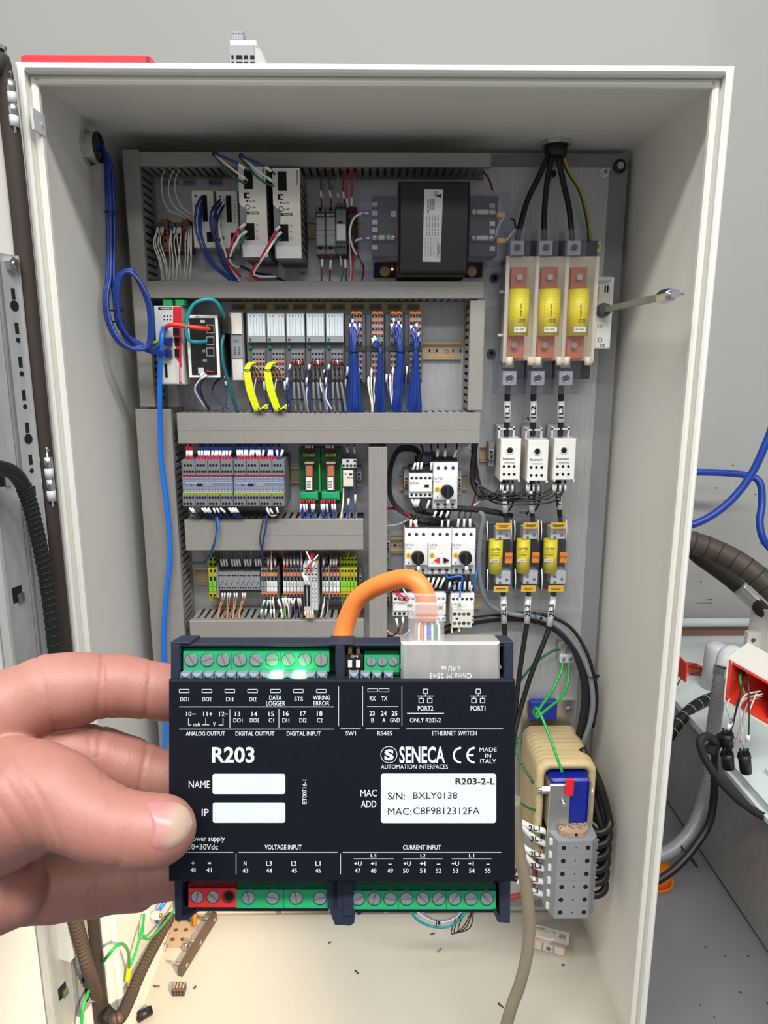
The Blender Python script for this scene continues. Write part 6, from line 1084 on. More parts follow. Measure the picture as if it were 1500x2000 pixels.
G().torus(J(1446, 1306, .06), (.2, 1, .1), .015, .0035, 18, 8).build('entry_ring', 'ltgrey', T); G().box(*sorted((J(1470, 0).x, J(1474, 0).x)), 1.46, 1.53, J(0, 1345).z, J(0, 1308).z).build('rib', 'boxred', T)
T = thing('wire_bundle', 'loose grey, black and green wires spilling from the red box', 'wires', J(1450, 1440), 'junction box wires')
g1 = [(1447, 1305, .04), (1448, 1330, -.01), (1452, 1352, -.03)]
for m, r, pts in (('wiregreen', .0026, [(1446, 1304, .05), (1446, 1330, -.005), (1454, 1355, -.02)]), ('black', .0022, [(1450, 1304, .05), (1452, 1330, -.01), (1442, 1370, -.03), (1430, 1420, -.03)]), ('chargrey', .0018, [(1452, 1306, .05), (1462, 1340, -.01), (1463, 1400, -.03), (1462, 1445, -.03)]), ('ltgrey', .0018, [(1485, 1350, .0), (1455, 1358, -.02), (1440, 1390, -.03), (1428, 1420, -.03)]), ('ltgrey', .0018, [(1490, 1355, .0), (1450, 1368, -.02), (1446, 1400, -.03), (1452, 1460, -.03)]), ('warmgrey', .0018, [(1488, 1360, .0), (1458, 1365, -.02), (1436, 1395, -.03), (1416, 1432, -.03)]), ('tanplastic', .0018, [(1482, 1362, .0), (1460, 1375, -.02), (1445, 1425, -.03), (1432, 1460, -.03)]), ('ltgrey', .0018, [(1478, 1352, .0), (1470, 1372, -.02), (1455, 1410, -.03), (1446, 1450, -.03)]), ('ltgrey', .0018, [(1425, 1365, -.01), (1420, 1380, -.03), (1426, 1405, -.03)])):
    G().tube(spline([J(*p) for p in pts], 6), r, 7).build('wire', m, T)
for u, v, a, b in ((1421, 1425, 1426, 1414), (1461, 1436, 1460, 1447)): G().cyl(J(u, v, -.032), J(a, b, -.032), .0045, None, 8).build('wire_marker', 'white', T)
for k, (u0, v0, u1, v1, w) in enumerate(((1420, 1470, 1423, 1500, 'lower left'), (1453, 1472, 1457, 1508, 'right'), (1420, 1432, 1420, 1458, 'upper left'))):
    T = thing('cable_plug', 'black round cable plug, %s of the three dangling' % w, 'plug', J(u1, v1, -.03), 'dangling black plugs'); G().cyl(J(u0, v0, -.03), J(u1, v1, -.03), .0135, .0125, 16).build('body', 'black', T)
    for d in (-8, 0, 8): G().cyl(J(u0+d, v0+2, -.03), J(u0+d*.9, v0-10, -.03), .003, None, 8).build('claw', 'blackm', T)
    G().torus(J(u0, v0+6, -.03), J(u1, v1, -.03)-J(u0, v0, -.03), .0138, .0012, 16, 6).build('collar', 'blackm', T)
hose('sensor_cable', 'blackm', 'black cable looping from the plug splitter to the right edge', [(1400, 1450, 1.43), (1382, 1438, 1.43), (1368, 1446, 1.42), (1372, 1470, 1.41), (1388, 1500, 1.40), (1415, 1535, 1.39), (1455, 1572, 1.38), (1510, 1600, 1.37), (1600, 1600, 1.34), Vector((1.05, 1.2, TZ+.012))], .0088)
hose('sensor_cable', 'black', 'black cable following the conduit down behind the cabinet', [(1398, 1455, 1.44), (1396, 1500, 1.46), (1394, 1560, 1.48), (1384, 1610, 1.47), (1356, 1655, 1.45), (1320, 1695, 1.43), (1280, 1722, 1.42), (1235, 1736, 1.42), (1130, 1735, 1.42), (1000, 1700, 1.43)], .0088)
T = thing('cable_splitter', 'black moulded cable splitter beside the ribbed conduit', 'splitter', J(1395, 1455, -.01)); G().tube(spline([J(1384, 1470, -.01), J(1398, 1452, -.01), J(1412, 1440, -.01)], 4), .013, 14, None).build('body', 'blackm', T); G().cyl(J(1408, 1436, -.02), J(1426, 1446, -.02), .009, None, 12).build('outlet', 'blackm', T)
for v, w in ((1662, 'lower'),): p = at(1340, v, 1.475); tag(G().torus(p+Vector((.006, 0, -.01)), (1, 0, .8), .031, .0022, 24, 6).build('cable_tie', 'black'), 'black cable tie joining conduit and black cable', 'cable tie')
T = hose('wrapped_cable', 'black', 'black spiral wrapped cable arching from machine to cabinet', [(1440, 1355, 1.9), (1395, 1362, 1.86), (1360, 1378, 1.82), (1330, 1405, 1.78), (1305, 1440, 1.74), (1280, 1490, 1.70), (1255, 1540, 1.68), (1200, 1600, 1.6), (1100, 1630, 1.52)], .016, 14, .030, 'ltgrey')
a = atz(1340, 1308, TZ+.001); T = thing('red_cover', 'translucent red terminal cover lying on the tank lid', 'cover', a)
pg = [(-.045, -.03), (.07, -.055), (.074, -.035), (.05, .03), (.02, .05), (-.05, .055)]
G().loft([[(a.x+x, a.y+y, TZ+.001) for x, y in pg], [(a.x+x*.96, a.y+y*.96, TZ+.008) for x, y in pg]]).build('plate', 'amber', T)
for x, y in ((-.02, .04), (.015, .0), (.03, -.03)): G().box(a.x+x, a.x+x+.018, a.y+y, a.y+y+.004, TZ+.008, TZ+.022).build('clip', 'boxred', T)
T = thing('wire_bundle', 'thin black lead with clear plug draped over red cover', 'wires', a, 'loose sensor lead'); q = at(1318, 1338, 1.75); G().tube(spline([q, at(1328, 1312, 1.85), at(1345, 1302, 1.95), at(1375, 1308, 2.0), at(1395, 1312, 2.0)], 6), .0018, 7).build('wire', 'black', T); G().tube(spline([q+Vector((.006, 0, 0)), at(1335, 1322, 1.85), at(1365, 1312, 1.97), at(1392, 1296, 2.0)], 6), .0018, 7).build('wire', 'black', T)
G().box(q.x-.012, q.x+.010, q.y-.01, q.y+.01, q.z-.022, q.z, .002).build('clear_plug', 'clearplug', T); G().cyl(at(1331, 1322, 1.84), at(1342, 1317, 1.87), .005, None, 8).build('wire_marker', 'white', T)
T = thing('flange_motor', 'off white motor flange with two bolt holes at right edge', 'motor', at(1480, 1290, 1.95)); x0 = at(1458, 1270, 1.95).x; x1 = at(1486, 1270, 1.95).x; z0 = at(1470, 1300, 1.95).z; z1 = at(1470, 1236, 1.95).z
G().box(x0, x1, 1.95, 1.97, TZ+.013, z1, .003).build('flange', 'offwhite', T); G().cyl((x1+.06, 1.99, TZ+.013), (x1+.06, 1.99, z1+.07), .075, .07, 24).build('motor_body', 'offwhite', T)
for v in (1251, 1272): p = at(1472, v, 1.948); G().cyl((p.x, 1.9496, p.z), (p.x, 1.951, p.z), .007, None, 12).build('bolt_hole', 'brown', T)
p = at(1275, 1712, 1.6); p = atz(1275, 1716, .001); T = thing('plastic_dome', 'orange plastic dome on the floor by the cabinet', 'plastic dome', p); G().tube([(p.x, p.y, .002), (p.x, p.y, .03), (p.x, p.y, .055), (p.x, p.y, .068)], .04, 18, [.046, .044, .036, .012]).build('dome', 'orange', T); G().cyl((p.x, p.y, .0), (p.x, p.y, .004), .05, None, 18).build('rim_ring', 'orange', T)
# ================================================================== the hand held module (built square to the view, 106 mm wide, at arm's length)
D0 = .217
def C(u, v, d): return Vector(((u-750)/FPX*d, -(v-1000)/FPX*d, -d))     # camera-frame metres
ORG = C(667, 1790, D0+.012)
def held(name, label, cat):
    T = thing(name, label, cat, CAM+ROT@ORG); T.rotation_euler = ROT.to_euler(); T['_local'] = 1; return T
def L(u, v, dm): return C(u, v, D0+dm/1000)-ORG      # dm: millimetres behind the cover's face
class H(G):
    def pb(s, u0, v0, u1, v1, d0, d1, c=0):     # front face at d0 covers the pixel rectangle, reaching back to d1
        a, b = L(u0, v1, d0), L(u1, v0, d0); zb = a.z-(d1-d0)/1000; c /= 1000
        def ring(e, z): return [(a.x+e, a.y+e, z), (b.x-e, a.y+e, z), (b.x-e, b.y-e, z), (a.x+e, b.y-e, z)]
        return s.loft([ring(c, a.z), ring(0, a.z-c), ring(0, zb)] if c else [ring(0, a.z), ring(0, zb)])
    def poly(s, pts, d0, d1):
        r = [L(u, v, d0) for u, v in pts]; return s.loft([r, [p-Vector((0, 0, (d1-d0)/1000)) for p in r]])
    def disc(s, u, v, r, d0, d1, n=20):
        p = L(u, v, d0); k = r/FPX*(D0+d0/1000); return s.cyl(p, p-Vector((0, 0, (d1-d0)/1000)), k, None, n)
def hb(par, name, m, *a, c=0.): return H().pb(*a, c=c).build(name, m, par)
MOD = held('io_controller', 'dark blue R203 module with green terminals held in the hand', 'module')
cov = hb(MOD, 'front_cover', 'navy', 329, 1328, 1006, 1723, 0, 2.2, c=.6)
# shell around the terminals
for a in ((333, 1258, 352, 1330, 7, 19), (655, 1258, 673, 1330, 7, 19), (984, 1258, 1003, 1330, 7, 19)): hb(MOD, 'shell_wall', 'navydk', *a, c=.4)
hb(MOD, 'shell_wall', 'navydk', 333, 1258, 1003, 1263, 7.5, 19, c=.3); hb(MOD, 'shell_wall', 'navydk', 640, 1256, 690, 1262, 7, 20, c=.3)
for a in ((333, 1254, 372, 1259, 7.2, 19), (965, 1254, 1003, 1259, 7.2, 19)): hb(MOD, 'shell_wall', 'navydk', *a, c=.3)
hb(MOD, 'circuit_board', 'pcbteal', 345, 1262, 995, 1335, 17, 18); hb(MOD, 'inner_body', 'navydk', 338, 1332, 998, 1721, 2.2, 19)
hb(MOD, 'lower_recess', 'black', 345, 1715, 995, 1776, 14, 19)
for pts in ([(341, 1722), (356, 1722), (356, 1790), (372, 1786), (385, 1776), (388, 1780), (364, 1798), (342, 1798)], [(638, 1722), (660, 1722), (660, 1776), (640, 1776)], [(975, 1722), (997, 1722), (996, 1803), (972, 1801), (964, 1782), (966, 1776), (976, 1790)], [(650, 1722), (686, 1722), (686, 1778), (694, 1782), (692, 1803), (684, 1808), (654, 1806), (648, 1790), (644, 1778), (650, 1774)]):
    H().poly(pts, 7, 17).build('shell_foot', 'navydk', MOD)
for a in ((358, 1772, 642, 1781, 9.5, 18), (690, 1774, 972, 1783, 9.5, 18)): hb(MOD, 'shell_wall', 'navydk', *a, c=.3)
hb(MOD, 'shell_wall', 'navydk', 668, 1722, 690, 1790, 6.5, 17, c=.3)
def tscrew(par, u, v, r=11.5, d=7., a=None):
    s = H().disc(u, v, r, d-.5, d+3).build('screw', 'screw', par); H().disc(u, v, r*1.14, d+.02-.12, d+1).build('screw_rim', 'pcbteal' if par.get('_g') else 'dkred', par)
    p = L(u, v, d-.56); k = FPX/(D0+d/1000); q = rnd.uniform(0, 3.1) if a is None else a; cs, sn = math.cos(q), math.sin(q); l, w = r*.95/k, r*.10/k
    G().add([(p.x+cs*l-sn*w, p.y+sn*l+cs*w, p.z), (p.x-cs*l-sn*w, p.y-sn*l+cs*w, p.z), (p.x-cs*l+sn*w, p.y-sn*l-cs*w, p.z), (p.x+cs*l+sn*w, p.y+sn*l-cs*w, p.z)], [(0, 1, 2, 3)]).build('slot', 'greyink', s, True)
def term(u0, v0, u1, v1, screws, d=8., top=7, m='termgreen', seams=(), r=11.5):
    A = [L(u0, v1, d), L(u1, v1, d), L(u1, v0+top, d), L(u0, v0+top, d)]; Bk = [L(u0, v0, d+3.5), L(u1, v0, d+3.5)]; z1 = -(8)/1000
    g = G(); p = A+Bk; back = [Vector((q.x, q.y, L(0, 0, d+9).z)) for q in (A[0], A[1], Bk[1], Bk[0])]
    g.add(p+back, [(0, 1, 2, 3), (3, 2, 5, 4), (0, 6, 7, 1), (1, 7, 8, 5, 2), (0, 3, 4, 9, 6), (4, 5, 8, 9), (6, 9, 8, 7)])
    o = g.build('terminal_strip', m, MOD); o['_g'] = 1 if m == 'termgreen' else 0
    for u, v in screws: tscrew(o, u, v, r, d)
    for u in seams: hb(o, 'seam', 'dkgreen', u-.7, v0+top, u+.7, v1, d-.06, d+.5)
    return o
term(358, 1264, 643, 1312, [(u, 1289) for u in (373.5, 404.5, 436, 468.5, 500, 531.5, 563, 595, 627)], 8, 11, seams=(453, 548), r=12)
hb(MOD, 'terminal_ledge', 'termgreen', 360, 1311, 641, 1318, 9.5, 16)
term(712, 1273, 780, 1313, [(u, 1292) for u in (725, 746.5, 768)], 9, 9, r=8.6); hb(MOD, 'terminal_ledge', 'termgreen', 714, 1312, 780, 1318, 10.5, 16)
tr = term(368, 1734, 461.5, 1772, [(385, 1752), (415.5, 1752)], 8, 1, 'termred', r=11); H().disc(446, 1752, 12.4, 7.8, 9).build('empty_well', 'dkred', tr); H().disc(447.5, 1750.5, 8.6, 7.7, 9).build('empty_well', 'hole', tr)
term(461.7, 1737, 649, 1774, [(485, 1754), (532, 1754), (578, 1754), (625, 1755)], 8, 1, seams=(554,), r=11.6); term(683.5, 1739, 968, 1776, [(u, 1756) for u in (699.6, 731, 762, 794, 825.6, 857, 888, 920, 951)], 8, 1, seams=(778, 872), r=11.6)
for a in ((368, 1726, 461, 1735), ): hb(MOD, 'terminal_ledge', 'dkred', *a, 10, 16)
for a in ((462, 1728, 649, 1738), (684, 1729, 968, 1740)): hb(MOD, 'terminal_ledge', 'dkgreen', *a, 10, 16)
hb(MOD, 'red_ferrule', 'termred', 385, 1771, 404, 1780, 10, 14)
for u, m in ((699, 'blue'), (752, 'ltgrey'), (542, 'ltgrey')): G().cyl(L(u-2, 1770, 14), L(u+3, 1784, 14), .0008, None, 8).build('wire_stub', m, MOD)
for k in range(13):      # light pipes, two of them lit
    u = 360+k*22.3; lit = k in (8, 10)
    H().pb(u-10, 1316, u+10, 1328, 3.2, 8, c=1.2).build('light_pipe', 'led' if lit else 'bluegrey', MOD)
for k in range(4): u = 690+k*23; H().pb(u-9, 1316, u+9, 1328, 3.2, 8, c=1.2).build('light_pipe', 'bluegrey', MOD)
ds = hb(MOD, 'dip_switch', 'black', 673, 1279, 710, 1318, 10, 16, c=.2)
for u in (683.5, 699.5): hb(ds, 'switch_lever', 'offwhite', u-4, 1290, u+4, 1304, 9.2, 10); hb(ds, 'solder_pin', 'brass', u-3.5, 1268, u+4, 1277, 12, 15); hb(ds, 'solder_pin', 'brass', u-4, 1316, u+4, 1322, 10.5, 13)
def ht(g, s, b, rot=0, bold=.011, d=0, flip=False, heavy=0.): put_text(g, s, b, lambda u, v: L(u, v, d-.06), rot, bold, flip, heavy)
g = G(); ht(g, 'ON', (685, 1279.5, 699, 1284), d=10); ht(g, '1', (681.5, 1308, 685, 1314), d=10); ht(g, '2', (697, 1308, 701.5, 1314), d=10); g.build('lettering', 'ltgrey', ds)
jk = hb(MOD, 'network_jack', 'jack', 783, 1254, 977, 1330, 6.2, 20, c=.8); g = G(); ht(g, 'China M 2543', (839, 1315, 921, 1325), d=6.2, flip=True, bold=0); ht(g, 'c RU us', (862, 1301, 898, 1311), d=6.2, flip=True, bold=0); g.build('stamped_lettering', 'white', jk)
hb(jk, 'latch_tab', 'steel', 781, 1300, 785, 1306, 6.4, 12); hb(jk, 'latch_tab', 'steel', 975, 1300, 979, 1306, 6.4, 12)
# print on the cover
PR = G()
for u in (359.6, 404, 448.9, 493.3, 537.9, 582.6, 627.4, 728, 750):
    for a in ((-10, -3.6, 10, -2.6), (-10, 2.8, 10, 3.8), (-10, -3.6, -9, 3.8), (9, -3.6, 10, 3.8)): H.pb(PR, u+a[0], 1349.5+a[1]-(1.5 if u > 700 else 0), u+a[2], 1349.5+a[3]-(1.5 if u > 700 else 0), -.04, .1)
for s, b in (('DO1', (352, 1361.5, 369, 1370)), ('DO2', (395.6, 1361.5, 413, 1370)), ('DI1', (441.7, 1361.5, 455.6, 1370)), ('DI2', (486.8, 1361.5, 501, 1370)), ('DATA', (526, 1358, 550, 1367)), ('LOGGER', (520, 1369, 557, 1378.5)), ('STS', (575, 1360.5, 591.7, 1369)), ('WIRING', (611, 1358, 644.7, 1367)), ('ERROR', (612, 1369.3, 643.5, 1378)),
    ('10', (363.7, 1390, 374, 1399)), ('11+', (397, 1390, 415, 1399)), ('12', (428, 1390, 438.5, 1399)), ('13', (459, 1390, 469, 1399)), ('14', (491.6, 1390, 502.4, 1399)), ('15', (524.5, 1390, 535, 1399)), ('16', (553.5, 1389, 564, 1398)), ('17', (587, 1389, 597.7, 1398)), ('18', (619, 1389, 629.6, 1398)),
    ('DO1', (456, 1402.5, 473.6, 1411)), ('DO2', (488, 1402.5, 506, 1411)), ('C1', (525, 1402.5, 535, 1411)), ('DI1', (551.6, 1402.5, 565, 1411)), ('DI2', (584.7, 1402.5, 599, 1411)), ('C2', (619, 1402.5, 630, 1411)), ('mA', (378, 1411, 391.5, 1418.7)), ('V', (416, 1410.5, 421, 1418.7)),
    ('ANALOG OUTPUT', (363, 1428.5, 439.5, 1437)), ('DIGITAL OUTPUT', (460, 1428.5, 536, 1437)), ('DIGITAL INPUT', (560, 1428.5, 626.5, 1437)), ('RX', (722, 1359.7, 734, 1368.6)), ('TX', (745, 1359.7, 756.5, 1368.6)), ('23', (721.6, 1389, 732, 1397.7)), ('24', (744, 1389, 755, 1397.7)), ('25', (765, 1389, 776, 1397.7)), ('B', (725, 1402, 730.7, 1411)), ('A', (746.7, 1402, 752.7, 1411)), ('GND', (762, 1402, 781, 1411)),
    ('SW1', (675, 1428, 695, 1436.5)), ('RS485', (737, 1428, 766, 1436.5)), ('ETHERNET SWITCH', (844, 1427.5, 931, 1436.5)), ('PORT2', (816, 1378.7, 846, 1388)), ('PORT1', (919, 1378.7, 948, 1388)), ('ONLY R203-2', (800.6, 1402, 861, 1411)), ('NAME', (368.7, 1525, 410, 1539)), ('IP', (394, 1580, 407.6, 1594)), ('Power supply', (370, 1633, 439, 1646)), ('10÷30Vdc', (369, 1648.5, 425.6, 1659.6)), ('VOLTAGE INPUT', (517, 1650, 589, 1659.4)),
    ('+', (373, 1682, 381, 1690)), ('40', (372, 1695, 382.4, 1704)), ('41', (403, 1695, 413.4, 1704)), ('N', (476, 1682, 481.4, 1691)), ('43', (473.6, 1696, 484.6, 1704.7)), ('L3', (520, 1682, 531, 1691)), ('44', (520, 1696, 531, 1704.7)), ('L2', (569, 1682, 579, 1691)), ('45', (569, 1696, 580, 1704.7)), ('L1', (616, 1682, 626, 1691)), ('46', (616, 1696, 627, 1704.7)),
    ('CURRENT INPUT', (787, 1650.5, 861, 1659.6)), ('L3', (724, 1667, 735, 1675)), ('L2', (821, 1667, 831, 1675)), ('L1', (916, 1667, 926, 1675)), ('MAC', (704, 1542, 736, 1555.7)), ('ADD', (705, 1563.6, 735, 1577)), ('AUTOMATION INTERFACES', (744, 1493.3, 875, 1501.7)), ('MADE', (936.5, 1460, 970, 1468)), ('IN', (947.5, 1471.7, 959, 1479.6)), ('ITALY', (938, 1482.5, 969, 1491))): ht(PR, s, b)
for i, u in enumerate((692, 788, 882)): ht(PR, '+U', (u, 1683, u+14.5, 1691)); ht(PR, '+I', (u+32, 1683, u+43, 1691))
for s, u in zip('47 48 49 50 51 52 53 54 55'.split(), (693, 724, 756.5, 787, 820, 851, 884, 916, 947.5)): ht(PR, s, (u, 1696, u+11, 1705))
ht(PR, 'R203', (414, 1458.7, 497, 1490), bold=.006, heavy=.028); ht(PR, 'SENECA', (780, 1458, 869, 1491), bold=.004, heavy=.022); ht(PR, 'S', (750.5, 1463.5, 769, 1485), bold=.0, heavy=.05); ht(PR, 'ET00716-1', (590.7, 1523, 599, 1570), 90)
for a in ((350, 1380, 652, 1381.2), (350, 1423.6, 652, 1424.8), (448.5, 1386, 449.5, 1421), (544.2, 1385, 545.2, 1421), (661, 1341, 662, 1418), (707.9, 1340.7, 708.9, 1418), (784.5, 1340.7, 785.5, 1418), (717, 1379.6, 778, 1380.8), (665, 1423, 704.6, 1424.2), (714, 1423, 780, 1424.2), (793.8, 1423, 982.5, 1424.2), (795, 1392.7, 867, 1393.9),
          (356, 1664, 455.6, 1665.2), (465.7, 1664, 660, 1665.2), (669, 1664, 979, 1665.2), (460.6, 1667, 461.6, 1708), (664.7, 1667, 665.7, 1708), (691, 1677, 769, 1678.1), (787, 1677, 864.5, 1678.1), (882.5, 1677, 960, 1678.1), (758.6, 1687.2, 765, 1688.6), (853, 1687.2, 860, 1688.6), (950, 1687.2, 956, 1688.6), (406, 1684.5, 412, 1687.5), (375.5, 1394, 382, 1395.4), (439.5, 1394, 445, 1395.4),
          (367.6, 1402.5, 368.8, 1416.5), (367.6, 1415.4, 373.5, 1416.6), (401.4, 1402, 402.6, 1416), (395, 1415, 408.6, 1416.2), (435, 1402.5, 436.2, 1416.5), (427, 1415.4, 436.2, 1416.6)): H.pb(PR, *a, -.04, .1)
for c in (831, 934):     # network symbols
    for a in ((c-16, 1358.6, c+16, 1359.8), (c-.6, 1355, c+.6, 1359), (c-8.8, 1359, c-7.8, 1364), (c+8, 1359, c+9, 1364)): H.pb(PR, *a, -.04, .1)
    for x, y in ((c, 1350.2), (c-8.4, 1368.4), (c+8.4, 1368.4)):
        for a in ((x-5, y-5, x+5, y-3.7), (x-5, y+3.7, x+5, y+5), (x-5, y-5, x-3.7, y+5), (x+3.7, y-5, x+5, y+5)): H.pb(PR, *a, -.04, .1)
def arc(g, cx, cy, r0, r1, a0, a1, n=24, sx=1.):
    vs = []
    for i in range(n+1):
        t = math.radians(a0+(a1-a0)*i/n)
        for r in (r0, r1): vs.append(L(cx+math.cos(t)*r*sx, cy-math.sin(t)*r, -.06))
    g.add(vs, [(2*i, 2*i+1, 2*i+3, 2*i+2) for i in range(n)])
arc(PR, 759.6, 1474, 15.2, 16.4, 0, 360, 40); arc(PR, 900.5, 1475, 12.2, 16.3, 90, 270); arc(PR, 927, 1475, 12.2, 16.3, 90, 270); H.pb(PR, 913, 1473, 925, 1477, -.04, .1)
PR.build('printed_lettering', 'print', cov, True)
def rlabel(name, m, u0, v0, u1, v1, r):
    pts = []
    for cx, cy, a in ((u1-r, v0+r, 0), (u0+r, v0+r, 90), (u0+r, v1-r, 180), (u1-r, v1-r, 270)):
        for i in range(6): q = math.radians(a+18*i); pts.append((cx+r*math.cos(q), cy-r*math.sin(q)))
    return H().poly(pts, -.08, .2).build(name, m, cov)
rlabel('name_field', 'label', 415, 1511.5, 557, 1551, 4); rlabel('address_field', 'label', 415.5, 1567.5, 557, 1607, 4); sl = rlabel('serial_sticker', 'label', 744, 1511, 969, 1607.5, 5)
g = G()
for s, b, bo in (('R203-2-L', (889.7, 1519.7, 966.7, 1532.4), .02), ('S/N:', (757.7, 1548, 791, 1562), .008), ('BXLY0138', (807, 1547.5, 893, 1560), 0), ('MAC:', (757.7, 1578, 803.5, 1591.7), .008), ('C8F9812312FA', (807, 1577, 937, 1590.5), 0)): ht(g, s, b, 0, bo, -.08)
g.build('lettering', 'navyink', sl, True)
# network plug and orange cable
PLG = held('network_plug', 'clear network plug on an orange cable seated in the module', 'network cable')
def tube_l(pts, r, n=14): return G().tube(spline([L(*p) for p in pts], 9), r, n)
x0 = hb(PLG, 'plug_body', 'clearplug', 799, 1205, 868, 1262, 8, 17, c=.6); hb(PLG, 'plug_rear', 'clearplug', 797, 1160, 868, 1208, 9, 17, c=.6); hb(PLG, 'latch', 'clearplug', 806, 1178, 858, 1200, 6.5, 8.5, c=.5)
for k, m in enumerate(('tanplastic', 'white', 'cableorange', 'white', 'skyblue', 'white', 'green', 'white')): u = 812+k*6.4; G().tube([L(818+k*4.6, 1208, 12), L(u, 1222, 11), L(u-1+k*.3, 1256, 10)], .00045, 8).build('core_wire', m, PLG)
tube_l([(834, 1212, 13), (834, 1190, 13), (832, 1168, 13), (822, 1146, 14), (806, 1133, 16), (782, 1131, 19), (752, 1139, 22), (722, 1152, 25), (697, 1172, 27), (682, 1200, 28), (672, 1230, 28), (666, 1265, 27), (662, 1330, 27), (650, 1420, 30), (600, 1520, 36), (500, 1590, 44), (400, 1612, 52), (300, 1615, 60), (150, 1612, 62), (0, 1600, 64), (-200, 1600, 70)], .0033, 18).build('cable', 'cableorange', PLG)
# ================================================================== the hand: one continuous surface from a smooth distance field (camera-frame metres)
def hp(u, v, dm, r): d = D0+dm/1000; p = C(u, v, d); return (p.x, p.y, p.z, r/FPX*d)
DIG = {
 'index': [(-60, 1420, 16, 92), (20, 1388, 18, 76), (95, 1352, 20, 68), (150, 1346, 22, 66), (192, 1339, 24, 55), (240, 1339, 25, 54), (290, 1347, 27, 50), (335, 1354, 28.5, 48), (400, 1366, 30, 44), (440, 1374, 31, 38)],
 'middle': [(-60, 1500, 18, 90), (40, 1482, 20, 60), (100, 1474, 22, 53), (150, 1471, 23, 53), (198, 1479, 25, 51), (250, 1497, 27, 51), (290, 1512, 28, 46), (330, 1521, 29, 44), (395, 1533, 30, 42), (440, 1542, 31, 36)],
 'ring': [(-60, 1690, 20, 86), (40, 1728, 20, 68), (110, 1729, 22, 62), (165, 1722, 23, 58), (200, 1717, 24, 56), (250, 1712, 26, 54), (300, 1706, 28, 48), (340, 1702, 29, 44), (400, 1698, 30, 42), (440, 1696, 31, 36)],
 'little': [(-80, 1745, 8, 80), (0, 1740, 8, 76), (30, 1738, 10, 52), (60, 1735, 38, 50), (180, 1740, 46, 44), (270, 1740, 46, 38)],
 'thumb': [(-40, 1585, 4, 140), (20, 1566, 0, 118), (70, 1558, -3, 100), (112, 1560, -5, 82), (170, 1594, -7.5, 71), (215, 1613, -8.5, 66), (270, 1624, -9, 64), (305, 1624, -9.2, 61.5), (322, 1619, -9, 58)],
 'palm': [(-70, 1500, 16, 120), (-140, 1560, 14, 185), (-260, 1600, 16, 200), (-420, 1650, 22, 160), (-560, 1690, 26, 150), (-700, 1730, 32, 158), (-950, 1790, 42, 170), (-1300, 1870, 56, 178)],
}
DIG = {k: [hp(*q) for q in v] for k, v in DIG.items()}
def cone(Pn, a, b):
    A = np.array(a[:3], np.float32); Bv = np.array(b[:3], np.float32)-A; t = np.clip(((Pn-A)@Bv)/float(Bv@Bv), 0, 1)
    q = Pn-A-t[:, None]*Bv; return np.sqrt((q*q).sum(1))-(a[3]+t*(b[3]-a[3]))
def smin(a, b, k): h = np.clip(.5+.5*(b-a)/k, 0, 1); return b*(1-h)+a*h-k*h*(1-h)
CR = {  # creases: photo u of the line at photo v0, slant (px per px), depth mm, width px
 'index': [(196, 1340, -.10, .55, 5), (204, 1340, .10, .4, 4), (290, 1345, -.10, .45, 4), (100, 1400, .25, .5, 5)], 'middle': [(178, 1480, .05, .4, 4), (190, 1490, -.12, .55, 5), (278, 1510, -.18, .5, 4)],
 'ring': [(174, 1720, .05, .5, 4), (192, 1720, -.10, .5, 5), (270, 1705, .05, .4, 4)], 'thumb': [(222, 1612, .10, .30, 3), (231, 1612, .06, .34, 3), (240, 1612, 0, .30, 3), (249, 1612, -.08, .22, 3), (100, 1600, .45, .35, 6), (70, 1620, .5, .35, 6), (85, 1610, .5, .25, 4), (40, 1640, .55, .35, 6)], 'little': [], 'palm': []}
def sdf(Pn):
    out = {}
    dep = -Pn[:, 2]; uu = 750+Pn[:, 0]/dep*FPX; vv = 1000-Pn[:, 1]/dep*FPX
    for k, pts in DIG.items():
        d = None
        for a, b in zip(pts[:-1], pts[1:]): c = cone(Pn, a, b); d = c if d is None else smin(d, c, .004)
        for u0, v0, sl, de, w in CR[k]: 
            x = (uu-u0-sl*(vv-v0)+.0012*(vv-v0)**2*(1 if k == 'thumb' else 0))/w; d = d+de/1000*np.exp(-x*x)
        out[k] = d
    f = smin(smin(out['index'], out['middle'], .0012), out['ring'], .0012); f = smin(f, out['little'], .0008)
    f = smin(f, out['palm'], .009); f = smin(f, out['thumb'], .0012)
    return f
